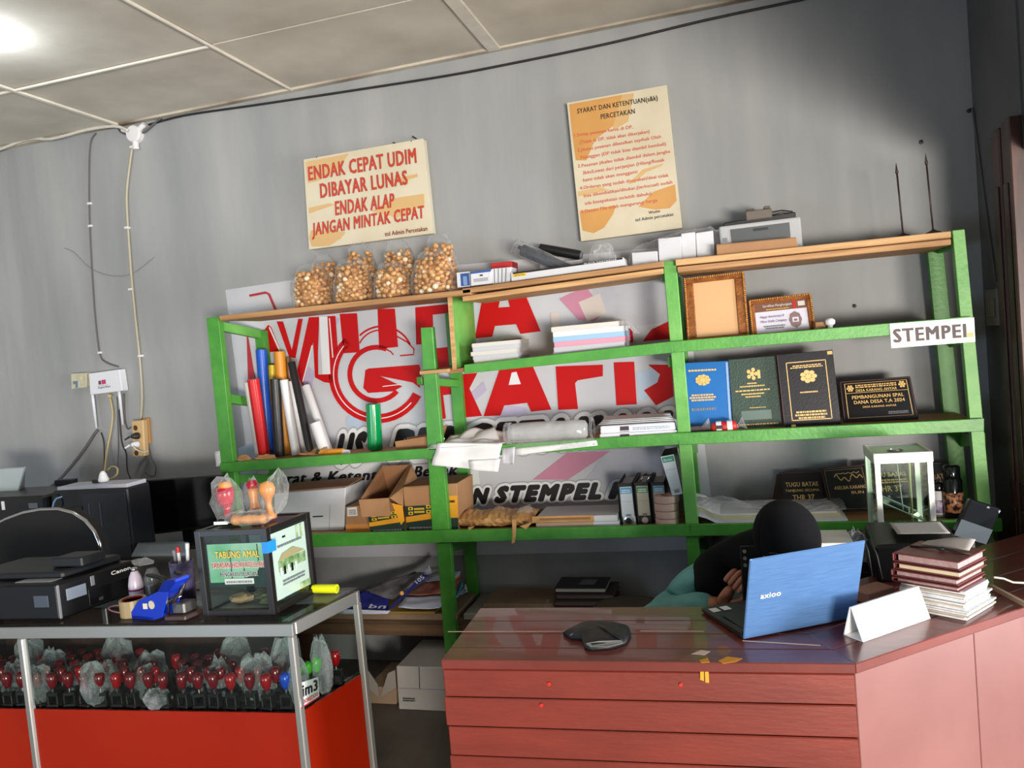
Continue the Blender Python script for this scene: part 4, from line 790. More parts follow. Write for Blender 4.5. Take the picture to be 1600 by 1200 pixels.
# paper sheets with plastic, right bay
xa, xb = PY(1090, 810, -.34).x, PY(1324, 806, -.34).x; hz = [0, .014, .024, .032, .045, .05]; zz = z1r
PAPERY = mat('yellowish_paper', (214, 200, 160), .6)
r = root('paper_stack', 'wide low stack of large white and yellowish sheets under clear plastic', 'paper stack', ((xa+xb)/2, -.23, z1r))
for k, (h, m_) in enumerate(((.014, PAPER), (.009, WCARD), (.008, PAPERY), (.01, PAPERY), (.006, PAPER))):
    z0 = zz; zz += h
    def top(u, off): return off+(.055*max(0, .16-u)/.16)**1.0*(.9 if u < .16 else 0)
    vs = []; n = 16
    mb = MB(); e0 = -.015*k*.2; q_ = lambda u, z, y: (xa+e0+(xb-xa-.006*k)*u-(.03 if u < .02 else 0), y, top(u, z))
    for i in range(n):
        u0, u1 = i/n, (i+1)/n; mb.hexa([q_(u0, z0+.0004, -.345), q_(u1, z0+.0004, -.345), q_(u1, z0+.0004, -.11), q_(u0, z0+.0004, -.11)], [q_(u0, zz, -.345), q_(u1, zz, -.345), q_(u1, zz, -.11), q_(u0, zz, -.11)])
    mb.build('sheets', m_, r)
rr_ = random.Random(9)
MB().grid(30, 8, lambda u, v: (xa-.01+(xb-xa+.01)*u, -.352+.2*v, zz+.006+.055*max(0, math.sin(6.2*u+.9*v))**2*math.sin(pi*min(1, v+.15))*(1 if u > .3 else .9)+.03*max(0, .14-u)/.14+rr_.uniform(0, .006))).build('plastic_cover', film('plastic_cover_film', .22, col=(190, 194, 198), bump=.8, bscale=20), r)
G7 = lambda pts: C3(pts, 1190, 690, 4.706)
r, q = plaque('small black plaque lettered TUGU BATAS behind the paper stack', [(1225, 812), (1290, 809), (1283.5, 739), (1218.7, 741.5)], -.14, z1r, lean=.05)
MB().prism([q[0], q[3], q[3]+V((-.012, .05, -.01)), q[0]+V((-.05, .05, 0))], (.0, .004, 0)).build('bevelled_side', PLB, r.parent, fix=True)
text('TUGU BATAS', lerpq(q, .1, .64, .93, .76), GOLD, r, bold=.03); text('TANJUNG SELUMA', lerpq(q, .08, .5, .95, .57), GOLD, r, bold=.02); text('THR 37', lerpq(q, .25, .27, .8, .42), GOLD, r, bold=.03)
r, q = plaque('black plaque with flowing gold script at its head', [(1298, 811), (1366, 806), (1350, 729), (1284.6, 735)], -.165, z1r, lean=.05)
border(q, r, mat('dull_gold_line', (130, 104, 70), .5), (.04, .03, 1, .97), .01)
s_ = []
for i in range(40):
    t = i/39; s_.append(lerpq(q, .26+.7*t, .76+.05*math.sin(22*t)+.04*math.sin(9*t+1), 1, 1, .001)[0])
MB().tube(s_, .0016, 4).tube([lerpq(q, .3+.6*i/9, .87+.02*math.sin(3*i), 1, 1, .001)[0] for i in range(10)], .0011, 4).build('script_lettering', GOLD, r)
text('ASELSIA KARANG', lerpq(q, .2, .5, .99, .58), GOLD, r, bold=.01); text('BUN', lerpq(q, .6, .38, .9, .45), GOLD, r)
r, q = plaque('black plaque showing 37 through the aluminium glass case', [(1362, 806), (1438, 802), (1424, 722), (1346, 728)], -.13, z1r, lean=.05)
text('TUGU BATAS', lerpq(q, .1, .7, .9, .8), GOLD, r, bold=.02); scribble(lerpq(q, .1, .55, .9, .66), GOLD, r, 2); text('THR 37', lerpq(q, .2, .36, .75, .5), GOLD, r, bold=.02)
r, q = plaque('black plaque standing behind the spray cans near the rack end', [(1438, 804), (1500, 800), (1487.5, 724), (1420, 727)], -.1, z1r, lean=.04)
text('TUGU BATAS', lerpq(q, .05, .62, .98, .76), GOLD, r, bold=.02); text('SELUMA', lerpq(q, .3, .48, .98, .58), GOLD, r, bold=.02)
def can(label, px, py, y, rad, h, m, lm):
    c = PY(px, py, y); c.z = z1r+.001; r = root('spray_can', label, 'spray can', c, 0, 'spray cans')
    MB().lathe([(rad*.96, 0), (rad, .004), (rad, h*.72), (rad*.8, h*.78), (rad*.6, h*.8)], c, 18).build('can_body', m, r, smooth=True)
    MB().lathe([(rad*.84, h*.74), (rad*.86, h*.8), (rad*.84, h*.97), (rad*.7, h), (0, h)], c, 18).build('cap', BLACKG, r, smooth=True)
    MB().lathe([(rad*1.006, h*.12), (rad*1.006, h*.5)], c, 18).build('label_wrap', lm, r, smooth=True); return r
can('black spray can with a copper floral print beside the tilted black screen', 1491, 806, -.3, .034, .2, BLACKG, mat('copper_print', (196, 132, 92), .4, c2=(40, 24, 22), scale=60, lo=.45, hi=.55))
can('slim white and violet can half hidden behind the aluminium glass case', 1469, 808, -.27, .022, .13, PAPER, mat('violet_print', (150, 120, 176), .45, c2=(220, 216, 226), scale=50))
# ================================================================ foot of the rack
ZF = FOOT
def flat_box(label, x0, x1, y0, y1, z0, z1, m, name='cardboard_sheet', cat='cardboard', group=None):
    return solo(MB().bx(x0, x1, y0, y1, z0+.0005, z1), name, m, label, cat, group, bevel=.002)
OC = mat('old_card', (126, 104, 84), .8, c2=(150, 126, 102), scale=5)
flat_box('flattened brown carton on the platform, under the flyers', -1.9, -1.25, -.35, -.07, ZF, ZF+.03, OC); flat_box('flattened grey carton with a pale edge beside the green post', -1.22, -.62, -.34, -.06, ZF, ZF+.028, mat('grey_card', (146, 138, 132), .8)); flat_box('smaller brown carton laid on the grey one', -1.15, -.66, -.27, -.06, ZF+.028, ZF+.05, OC)
flat_box('yellow kraft packet lying below the white red flyers', -1.68, -1.35, -.36, -.2, ZF+.03, ZF+.042, mat('mustard_card', (150, 120, 50), .7), 'kraft_packet', 'packet')
E6 = lambda pts: C3(pts, 520, 860, 6.667)
FBL = mat('flyer_blue', (38, 44, 128), .4); FWH = mat('flyer_white', (200, 206, 226), .45); FRD = mat('flyer_red', (150, 58, 48), .45, c2=(196, 130, 110), scale=14); FTL = mat('flyer_teal', (60, 150, 176), .4)
r = root('blue_flyer', 'folded dark blue promotional banner lying across the low platform', 'flyer', (-1.55, -.25, ZF+.04))
def fold(name, px, ys, m, amp=.004, seed=1): return sheet(name, None, None, E6(px), ys, m, amp=amp, seed=seed, parent=r, n=8)
fold('sheet', [(60, 640), (560, 655), (600, 480), (300, 410)], (-.37, -.37, -.25, -.25), FBL); fold('back_fold', [(310, 420), (640, 520), (980, 240), (850, 215)], (-.24, -.29, -.2, -.17), mat('flyer_grey', (120, 118, 124), .5, c2=(70, 66, 72), scale=12), seed=3)
fold('front_fold', [(560, 640), (660, 560), (1010, 260), (930, 250)], (-.37, -.372, -.33, -.325), FBL, .002, 4); fold('white_edge', [(60, 665), (570, 660), (600, 630), (70, 610)], (-.372, -.375, -.372, -.37), FWH, .002, 5); fold('white_tip', [(960, 290), (1030, 230), (1000, 150), (950, 215)], (-.3, -.3, -.27, -.27), FWH, .002, 6)
text('nd', [PY(a, b, y-.012) for (a, b), y in zip(E6([(545, 605), (370, 600), (395, 555), (570, 560)]), (-.37, -.37, -.34, -.34))], FWH, r, bold=.03); text('105', [PY(a, b, -.352) for a, b in E6([(880, 350), (960, 285), (925, 255), (850, 320)])], FWH, r, bold=.03)
MB().cyl(PY(628, 927, -.352), PY(628, 927, -.348), .009, n=12).build('orange_dot', ORNG, r)
r = root('white_flyer', 'pile of white flyers printed red and teal behind the green post', 'flyer', (-1.32, -.25, ZF+.04))
fold('sheet', [(680, 600), (1110, 605), (1300, 470), (760, 480)], (-.36, -.36, -.27, -.27), FWH, .003, 8); fold('red_sheet', [(760, 470), (1290, 440), (1330, 250), (930, 330)], (-.29, -.29, -.13, -.13), FRD, .004, 9); fold('teal_sheet', [(1130, 590), (1300, 490), (1355, 330), (1180, 480)], (-.3, -.28, -.2, -.22), FTL, .003, 10); fold('white_sheet', [(960, 320), (1300, 290), (1335, 210), (1000, 250)], (-.22, -.22, -.12, -.12), FWH, .003, 12); fold('orange_band', [(1190, 400), (1290, 300), (1320, 270), (1200, 320)], (-.26, -.25, -.23, -.23), ORNG, .001, 13); fold('loose_corner', [(1290, 490), (1400, 430), (1390, 350), (1340, 400)], (-.2, -.2, -.17, -.17), FWH, .003, 14)
a = PY(866, 938, -.3); zb = ZF+.0
for k, (c, lb) in enumerate(((mat('dark_book', (58, 44, 46), .5), 'lowest dark hardback of the pile on the low platform'), (mat('maroon_book', (86, 48, 48), .5), 'maroon hardback near the bottom of the pile on the low platform'), (mat('brown_book', (70, 56, 54), .5), 'middle brown hardback of the pile on the low platform'), (mat('dark_book', (58, 44, 46), .5), 'second dark hardback from the top of the pile on the low platform'), (mat('black_book', (40, 36, 42), .4), 'top black hardback with a pale edge on the low platform'))):
    x0 = a.x-.01+.006*(k % 2)-(.0 if k < 4 else .0); r = root('hardback_book', lb, 'book', (x0+.13, -.2, zb), 0, 'hardbacks on the low platform'); w_ = .26-.03*(k == 4)
    MB().bx(x0+.004, x0+w_-.004, -.315+.02*k, -.09, zb+.003, zb+.019).build('pages', OFFW if k == 4 else mat('aged_pages', (110, 94, 88), .6), r); MB().bx(x0, x0+w_, -.32+.02*k, -.085, zb+.0005, zb+.003).bx(x0, x0+w_, -.32+.02*k, -.085, zb+.019, zb+.022).bx(x0, x0+.003, -.32+.02*k, -.085, zb+.0005, zb+.022).build('cover', c, r, bevel=.0008); zb += .0225
decal([V((x0+.1, -.2, zb+.001)), V((x0+.17, -.2, zb+.001)), V((x0+.18, -.13, zb+.001)), V((x0+.11, -.13, zb+.001))], GREYT, r)
c = PY(858, 940, -.31); solo(MB().add([(c.x-.05, -.32, ZF+.001), (c.x+.045, -.31, ZF+.001), (c.x-.01, -.2, ZF+.001), (c.x-.02, -.26, ZF+.07)], [(0, 1, 3), (1, 2, 3), (2, 0, 3), (0, 2, 1)]), 'plastic_bag', CLEAR2, 'small peaked clear plastic bag beside the hardback books', 'plastic bag')
# boxes on the floor under the rack
q = [PY(a, b, -.5) for a, b in ((624, 1117), (700, 1122), (700, 1043), (619, 1041))]; q[0].z = q[1].z = .001
r = root('floor_carton', 'closed pale carton with taped flaps on the floor under the rack', 'box', ctr(q, .15)); standing(q, .3).build('box_body', mat('dull_white_card', (168, 164, 160), .7, var=.06, scale=6), r, bevel=.003)
decal(lerpq(q, .44, .5, .455, 1), DUST, r, 'flap_gap'); decal(lerpq(q, 0, .49, 1, .5), GREYT, r, 'seam'); scribble(lerpq(q, .1, .2, .35, .3, .002), BLACKP, r, 2)
q = [PY(a, b, -.46) for a, b in ((575, 1117), (621, 1116), (619, 1075), (573, 1072))]; q[0].z = q[1].z = .001
r = root('open_carton', 'brown carton with torn upright flaps on the floor beside the pale carton', 'box', ctr(q, .15)); standing(q, .26).build('box_body', OC, r, bevel=.003)
for px, ys in (([(574, 1074), (592, 1090), (590, 1070), (575, 1048)], -.465), ([(594, 1090), (619, 1074), (617, 1047), (606, 1052)], -.465)):
    MB().prism([PY(a, b, ys) for a, b in px], (0, .004, 0)).build('torn_flap', mat('grey_card', (146, 138, 132), .8), r)
# ================================================================ WALL: signs, cables, router
Z5 = lambda pts: C3(pts, 440, 200, 4); Z6 = lambda pts: C3(pts, 860, 120, 4.2875)
SGNC = mat('sign_cream', (214, 205, 182), .45, c2=(204, 193, 166), scale=5); SGNT = mat('sign_tan', (208, 172, 118), .42); SGNO = mat('sign_orange', (208, 156, 90), .42, c2=(198, 144, 76), scale=4); SGNE = mat('sign_edge', (214, 206, 186), .5)
TXR = mat('sign_red_text', (198, 62, 40), .45); TXD = mat('sign_maroon_text', (116, 32, 30), .45); TXB = mat('sign_black_text', (60, 44, 34), .45); TXP = mat('sign_pink_text', (200, 88, 70), .45)
def wall_sign(label, px, y, thick):
    q = quadY(px, y); r = root('wall_sign', label, 'sign', ctr(q, thick/2)); MB().prism(q, (0, thick, 0)).build('stretched_panel', SGNE, r, bevel=.003); return decal(q, SGNC, r, 'printed_face', lift=.0012), q
def on(pts, y, lift=0): return [PY(a, b, y-lift) for a, b in pts]
ys = -.05
r, q = wall_sign('cream sign with four lines of bold red capitals above the snack bags', [(483, 390), (676, 364.5), (661, 216.5), (474.5, 249.5)], ys, .045)
def blob(pts, m, lift, y=ys, name='print_swoosh'): MB().prism(on(pts, y, lift), (0, .0005, 0)).build(name, m, r)
blob(Z5([(150, 212), (420, 160), (350, 260), (230, 330), (165, 345)]), SGNT, .0022); blob(Z5([(172, 690), (182, 640), (300, 640), (400, 650), (370, 690), (300, 735), (190, 742)]), SGNT, .0022); blob(Z5([(170, 500), (300, 470), (330, 480), (172, 535)]), SGNT, .0024); blob(Z5([(560, 520), (700, 440), (890, 410), (893, 480), (720, 560)]), SGNT, .0022); blob(Z5([(700, 320), (850, 285), (850, 305), (720, 345)]), SGNT, .0024)
for s, p in (('ENDAK CEPAT UDIM', [(168, 328), (845, 215), (838, 120), (162, 240)]), ('DIBAYAR LUNAS', [(242, 437), (790, 350), (782, 260), (236, 345)]), ('ENDAK ALAP', [(335, 545), (705, 492), (705, 403), (332, 455)]), ('JANGAN MINTAK CEPAT', [(190, 672), (893, 560), (890, 480), (190, 592)])):
    text(s, on(Z5(p), ys, .0026), TXD, r, bold=.055); text(s, on(Z5(p), ys, .0032), TXR, r, bold=.025, space=1.05)
text('ttd Admin Percetakan', on(Z5([(645, 677), (912, 640), (910, 612), (643, 648)]), ys, .0026), TXD, r, bold=.035)
for a, b in ((820, 58), (812, 88), (700, 96), (220, 188)): 
    c = PY(440+a/4, 200+b/4, ys); MB().cyl(c+V((0, -.002, .004)), c+V((0, .045, .004)), .003, n=6).build('nail', IRON, r.parent)
r, q = wall_sign('tall orange and cream notice of printing conditions above the plastic bags', [(908, 377), (1066, 356), (1042, 133), (886, 161)], ys, .05)
blob(Z6([(125, 185), (480, 120), (420, 330), (300, 420), (240, 560), (170, 560), (140, 330)]), SGNO, .0022); blob(Z6([(195, 900), (440, 860), (420, 920), (360, 1010), (290, 1048), (215, 1030)]), SGNO, .0022)
blob(Z6([(590, 870), (690, 770), (835, 720), (845, 830), (800, 880), (700, 890)]), SGNO, .0022); blob(Z6([(520, 720), (620, 620), (760, 580), (740, 600), (640, 640), (560, 710)]), SGNT, .0024); blob(Z6([(185, 770), (330, 740), (400, 760), (190, 800)]), SGNT, .0024); blob(Z6([(480, 120), (560, 110), (520, 300), (420, 360), (420, 330)]), SGNT, .0023)
for s, p in (('SYARAT DAN KETENTUAN(s&k)', [(180, 246), (720, 155), (716, 122), (177, 213)]), ('PERCETAKAN', [(338, 284), (567, 245), (564, 211), (335, 250)])): text(s, on(Z6(p), ys, .0028), TXB, r, bold=.035)
for s, x0, y0, x1, y1 in (('1.Setiap pesanan harus di DP,', 160, 402, 553, 345), ('(Tidak di DP, tidak akan dikerjakan)', 197, 450, 665, 375), ('2.Jikalau pesanan dibatalkan sepihak Oleh', 182, 503, 742, 410), ('Pelanggan (DP tidak bisa diambil kembali)', 203, 552, 775, 458),
                          ('3.Pesanan jikalau tidak diambil dalam jangka', 185, 610, 803, 508), ('3bln/Lewat dari perjanjian (Hilang/Rusak', 218, 655, 765, 565), ('kami tidak akan mengganti', 220, 703, 583, 645), ('4.Orderan yang sudah disepakati/deal tidak', 198, 757, 793, 668),
                          ('bisa dikembalikan/ditukar,(terkecuali sudah', 225, 808, 818, 715), ('ada kesepakatan terlebih dahulu).', 232, 858, 685, 790), ('5.Desain File tidak mengurangi harga', 207, 915, 717, 835)):
    text(s, on(Z6([(x0, y0), (x1, y1), (x1-2, y1-23), (x0-2, y0-23)]), ys, .0028), TXP, r, bold=.022)
for s, p in (('Wsslm', [(658, 920), (735, 907), (733, 887), (656, 900)]), ('ttd Admin percetakan', [(570, 970), (825, 930), (822, 908), (568, 948)])): text(s, on(Z6(p), ys, .0028), TXB, r, bold=.025)
# ---- cables
CABW = mat('cable_white', (206, 202, 192), .5, var=.08, scale=20); CABG = mat('cable_grey', (92, 90, 92), .5); CABK = mat('cable_black', (34, 32, 34), .5); CABY = mat('cable_cream', (200, 180, 124), .5)
def cable(label, pts, rad, m, y=-.012, clips=(), name='cable'):
    pts = [PY(p[0], p[1], p[2] if len(p) > 2 else y) for p in pts]; sm = []
    for i in range(len(pts)-1):
        p0, p1, p2, p3 = pts[max(i-1, 0)], pts[i], pts[i+1], pts[min(i+2, len(pts)-1)]
        for k in range(4):
            t = k/4; sm.append(.5*((2*p1)+(p2-p0)*t+(2*p0-5*p1+4*p2-p3)*t*t+(3*p1-p0-3*p2+p3)*t**3))
    sm.append(pts[-1]); c = sm[len(sm)//2]; r = root(name, label, 'cable', c); MB().tube(sm, rad, 6).build('wire', m, r, smooth=True)
    for a, b in clips:
        c = PY(a, b, y); MB().bx(c.x-.012, c.x+.012, c.y-rad*1.6, -.0005, c.z-.006, c.z+.006).build('clip', PAPER, r, bevel=.002)
    return r
cable('thick white cable sagging along the ceiling edge into the junction box', [(-40, 246), (0, 233), (45, 217), (80, 217), (130, 204), (165, 198), (185, 198), (200, 204)], .009, CABW, -.046)
cable('pale cable running down from the white junction box to the power strip', [(208, 222), (203, 255), (198, 300), (199, 340), (203, 400), (207, 450), (214, 520), (219, 570), (222, 620), (220, 655)], .0075, mat('cable_aged', (176, 168, 150), .5), -.012, clips=((207, 230), (199, 356), (205, 452), (220, 556)))
cable('thin dark wire dropping from the ceiling to the white router', [(150, 208), (141, 225), (139, 280), (140, 350), (144, 430), (149, 500), (156, 553), (166, 566), (185, 573)], .0042, CABG, -.008, clips=((140, 318), (141, 353), (156, 551)))
cable('black wire stretched along the top of the wall under the ceiling', [(232, 195), (290, 180), (400, 164), (560, 140), (700, 118), (800, 99), (950, 68), (1100, 32), (1250, 0), (1300, -12)], .0055, CABK, -.01)
cable('short dark cable bent from the junction box up to the ceiling wire', [(212, 210), (226, 206), (240, 194), (252, 184)], .006, CABG, -.012); cable('loose loop of wire hanging left of the junction box', [(184, 197), (188, 206), (200, 211)], .005, CABG, -.014)
cable('faint thin thread drooping across the wall below the ceiling', [(101, 388), (115, 394), (140, 418), (170, 430), (205, 428), (240, 402)], .0018, mat('grey_thread', (136, 138, 140), .6), -.006)
c = PY(208, 209, -.03); r = root('junction_box', 'round white cable junction box high on the wall by the ceiling', 'junction box', (c.x, -.025, c.z))
MB().lathe([(.045, 0), (.045, .03), (.04, .036), (0, .037)], (c.x, -.001, c.z), 18, axis=(0, -1, 0)).build('box_body', PAPER, r, smooth=False); MB().lathe([(.016, 0), (.016, .05)], (c.x, -.02, c.z-.03), 10, axis=(0, 0, -1)).build('cable_gland', PAPER, r); MB().lathe([(.014, 0), (.014, .045)], (c.x+.03, -.02, c.z+.02), 10, axis=(1, 0, .5)).build('cable_gland', PAPER, r); MB().lathe([(.014, 0), (.014, .045)], (c.x-.03, -.02, c.z+.02), 10, axis=(-1, 0, .4)).build('cable_gland', PAPER, r)
# ---- router
RT = mat('router_white', (226, 228, 236), .35); F3 = lambda pts: C3(pts, 0, 550, 4)
q = on(F3([(563, 268), (765, 243), (745, 108), (553, 135)]), -.05); r = root('wifi_router', 'white box router on the wall with two aerials hanging down', 'router', ctr(q, .02)); MB().prism(q, (0, .046, 0)).build('casing', RT, r, bevel=.005, seg=2)
decal(lerpq(q, .3, .42, .38, .6), mat('logo_plum', (110, 60, 90), .5), r, 'logo_mark'); decal(lerpq(q, .4, .42, .53, .62), mat('logo_pink', (190, 60, 110), .5), r, 'logo_mark'); text('SuperStar', lerpq(q, .27, .24, .67, .34, .0016), GREYT, r, bold=.03); text('IndiHome', lerpq(q, .3, .35, .6, .39, .0016), GREYT, r)
for p, t in ((((578, 265), (603, 475)), 0), (((745, 245), (768, 455)), 0)):
    a, b = on(F3(p), -.04); MB().tube([a, a.lerp(b, .15), b], [.008, .0085, .006], 8).build('aerial', RT, r, smooth=True)
MB().bx(*(lambda c: (c.x-.008, c.x+.008, -.04, -.02, c.z-.014, c.z+.004))(PY(172, 617, -.03))).build('network_plug', CABY, r, bevel=.002)
cable('cream network cable hanging from the router to the adapter', [(172, 620, -.03), (176, 645, -.05), (174, 670, -.06), (168, 700, -.08), (164, 730, -.2), (163, 742, -.34), (172, 748, -.4), (182, 742, -.4), (183, 732, -.38), (175, 729, -.36), (168, 735, -.36)], .0048, CABY)
cable('dark flat cable slanting from the router down behind the black printer', [(153, 672, -.02), (148, 678, -.03), (130, 705, -.05), (100, 742, -.1), (80, 760, -.2), (62, 771, -.35)], .008, CABG)
cable('thin black lead from the router beside the cream cable', [(158, 676, -.02), (162, 690, -.03), (163, 715, -.08), (162, 738, -.2)], .003, CABK); cable('thin grey lead hanging down from the router underside', [(183, 620, -.03), (184, 660, -.03), (185, 700, -.03), (184, 735, -.1)], .0026, CABG)
cable('thin black lead bending from the second aerial to the computer', [(186, 640, -.02), (190, 690, -.02), (197, 708, -.02), (199, 735, -.05), (206, 752, -.2)], .0035, CABK)
cable('grey lead from the router side to the power strip', [(193, 615, -.03), (195, 655, -.02), (199, 670, -.02), (204, 668, -.02)], .004, CABG)
cable('bundle of grey leads from the power strip down behind the computer', [(228, 714, -.03), (218, 727, -.06), (208, 750, -.25), (203, 775, -.4), (205, 800, -.42)], .007, CABG); cable('looped dark lead hanging below the power strip', [(232, 700, -.02), (236, 715, -.02), (243, 728, -.02), (242, 742, -.02), (234, 744, -.02), (227, 738, -.02)], .0035, CABG)
cable('second grey lead falling from the strip behind the monitor', [(231, 700, -.02), (230, 725, -.03), (222, 745, -.15), (214, 780, -.42), (212, 800, -.43)], .006, CABG)
q = on(F3([(445, 232), (540, 222), (538, 130), (442, 135)]), -.035); r = root('wall_socket', 'small square cream wall socket beside the router', 'socket', ctr(q, .015)); SOC = mat('socket_cream', (196, 192, 168), .45, var=.1, scale=30); MB().prism(q, (0, .034, 0)).build('faceplate', SOC, r, bevel=.003)
decal(lerpq(q, .3, .05, .45, .5), mat('socket_blue', (90, 126, 160), .5), r, 'switch_mark'); decal(lerpq(q, .15, .3, .3, .5), GREYT, r, 'slot'); decal(lerpq(q, .6, .55, .78, .75), mat('socket_yellowed', (214, 206, 160), .5), r, 'rocker')
PSW = mat('strip_tan', (206, 172, 122), .45); q = on(F3([(870, 575), (935, 572), (925, 412), (890, 415)]), -.02); solo(MB().prism(q, (0, .018, 0)), 'wood_block', mat('block_wood', (190, 140, 84), .6), 'upright wooden block screwed to the wall behind the power strip', 'wood block', bevel=.002)
q = on(F3([(828, 655), (905, 652), (893, 425), (822, 432)]), -.06); r = root('power_strip', 'tan four way power strip hanging upright on the wall', 'power strip', ctr(q, .02)); MB().prism(q, (0, .036, 0)).build('casing', PSW, r, bevel=.004)
for v in (.8, .58, .34, .1):
    c = lerpq(q, .35, v, 1, 1)[0]; MB().lathe([(.019, 0), (.02, .003), (.016, .004), (.015, .001), (0, .001)], c, 16, axis=(0, -1, 0)).build('socket_ring', PSW, r); MB().cyl(c+V((0, -.0016, 0)), c, .0145, n=14).build('socket_well', mat('socket_dark', (70, 52, 34), .6), r)
def plug(label, px, m):
    c = PY(*px, -.09); r = root('mains_plug', label, 'plug', c); MB().lathe([(.017, 0), (.019, .006), (.018, .02), (.012, .034), (.007, .042)], c+V((0, .028, 0)), 12, axis=(-.5, -1, .05)).build('plug_body', m, r, smooth=True); MB().lathe([(.006, 0), (.004, .03)], c+V((-.02, -.015, .002)), 8, axis=(-.7, -.6, -.5)).build('strain_relief', m, r)
plug('black mains plug in the second socket of the power strip', (211, 682), CABK); plug('white mains plug below the black one in the power strip', (211, 695), PAPER)
cable('white flex looping from the plug around the power strip', [(208, 697, -.11), (214, 703, -.1), (224, 706, -.07), (232, 704, -.04)], .004, CABW)
# ---- far end of the wall
c = PX(1559, 480, .985); r = root('light_switch', 'dim double wall switch on the dark side wall next to the door', 'switch', (.99, c.y, c.z-.05)); SWM = mat('switch_grey', (120, 116, 112), .5)
MB().bx(.982, .999, -.215, -.075, c.z-.07, c.z+.07).build('faceplate', SWM, r, bevel=.003); MB().bx(.976, .982, -.19, -.15, c.z-.035, c.z+.035).build('rocker', SWM, r, bevel=.002); MB().bx(.976, .982, -.14, -.1, c.z-.035, c.z+.035).build('rocker', SWM, r, bevel=.002)
p = [PX(1519, 170, .996), PX(1524, 200, .994), PX(1541, 330, .994), PX(1555, 440, .992)]
p = [V((.993, min(-.02, v.y), v.z)) for v in p]; r = root('cable', 'thin wire clipped down the dark side wall to the switch', 'cable', p[1]); MB().tube(p, .004, 6).build('wire', CABG, r)
NAIL = mat('nail_dark', (60, 54, 50), .5)
for (a, b), lb in (((1439, 222), 'small nail hole plug high above the spikes on the wall'), ((1335, 478), 'small nail in the wall above the STEMPEL rail'), ((1523, 172), 'tiny hook on the side wall corner')):
    c = PY(a, b, 0) if a < 1500 else V((.985, -.004, PY(a, b, 0).z)); r = root('wall_nail', lb, 'nail', c); MB().lathe([(.009, .0), (.008, .004), (.0, .006)], c, 8, axis=(0, -1, 0)).build('head', NAIL, r); MB().cyl(c+V((0, -.02, .004)), c, .0025, n=6).build('shank', NAIL, r)
# ================================================================ GLASS CASE AND THE COMPUTER CORNER
ZC = .85
C0, C1, C2 = PZ(25, 980, ZC), PZ(455, 975, ZC), PZ(563, 922, ZC)
dF = (C1-C0).normalized(); dS = (C2-C1).normalized(); dep = (C2-C1).length; E0 = C1-dF*1.75; up = V((0, 0, 1))
ALU = mat('aluminium', (176, 176, 172), .3, metal=.75); OPA = mat('orange_panel', (146, 31, 8), .25, c2=(134, 25, 6), scale=1.2)
r = case = root('display_case', 'glass and aluminium display case with glossy orange lower panels', 'display case', (C1+E0)/2+V((0, 0, -ZC)))
def beam(a, b, w_, h, name='frame_bar', m=ALU, par=None, inn=None):
    d = (b-a).normalized(); s = (inn or d.cross(up)).normalized(); u = d.cross(s).normalized(); return MB().obx((a+b)/2, d, s, u, (b-a).length/2, w_/2, h/2).build(name, m, par or case, bevel=.0025)
t = .018; n_in = dS*(t/2)
for dz in (-.018,):
    zz_ = up*dz; beam(E0+n_in+zz_, C1+n_in+zz_, t, .036); beam(E0+dS*dep-n_in+zz_, C2-n_in+zz_, t, .036); beam(C1-dF*.009+dS*t+zz_, C2-dF*.009-dS*t+zz_, t, .036)
for p in (C1-dF*.009+dS*.009, C2-dF*.009-dS*.009, C0+dF*.005+dS*.009, C0+dS*(dep-.009), E0+dF*.01+dS*.009, E0+dF*.01+dS*(dep-.009)):
    MB().obx(V((p.x, p.y, (ZC-.036)/2)), dF, dS, up, .009, .009, (ZC-.036)/2).build('post', ALU, case, bevel=.0025)
ZO = .607
for a, b in ((.03, .02),):
    MB().obx((E0+C1)/2+dS*.012+V((0, 0, ZO/2+.01-ZC)), dF, dS, up, .875-.024, .003, ZO/2-.02).build('front_panel', OPA, case); MB().obx((C1+C2)/2-dF*.012+V((0, 0, ZO/2+.01-ZC)), dS, dF, up, dep/2-.024, .003, ZO/2-.02).build('side_panel', OPA, case)
MB().obx((E0+C2)/2+V((0, 0, ZO-.022-ZC)), dF, dS, up, .86, dep/2-.02, .005).build('inner_shelf', mat('case_shelf', (40, 38, 40), .5), case)
MB().obx((E0+C2)/2+V((0, 0, .004)), dF, dS, up, .87, dep/2+.0, .004).build('top_glass', film('dark_top_glass', .3, col=(26, 30, 32), bump=0, rough=.06, edge=.4), case)
MB().obx((E0+C1)/2+dS*.012+V((0, 0, (ZO+ZC-.036)/2-ZC)), dF, dS, up, .85, .002, (ZC-.036-ZO)/2).build('front_glass', GLASS, case); MB().obx((C1+C2)/2-dF*.012+V((0, 0, (ZO+ZC-.036)/2-ZC)), dS, dF, up, dep/2-.026, .002, (ZC-.036-ZO)/2).build('side_glass', GLASS, case)
CB = mat('case_back_wood', (74, 46, 32), .5, c2=(58, 36, 26), scale=6, stretch=(8, 8, .6)); w3 = 1.7/4
for k in range(4):
    if k == 3: continue
    MB().obx(E0+dF*(.03+w3*(k+.5))+dS*(dep-.012)+V((0, 0, (ZO+ZC-.036)/2-ZC)), dF, dS, up, w3/2-.004, .003, (ZC-.04-ZO)/2).build('back_door', CB if k else mat('case_back_dark', (34, 30, 30), .6), case)
MB().obx(PZ(181, 960, ZC)+dS*(dep-.02)+V((0, 0, -.09)), dF, dS, up, .012, .004, .06).build('sliding_glass_edge', mat('glass_edge', (120, 170, 168), .3), case)
def PV(px, py, p, n): d = ray(px, py); return EYE+d*((p-EYE).dot(n)/d.dot(n))
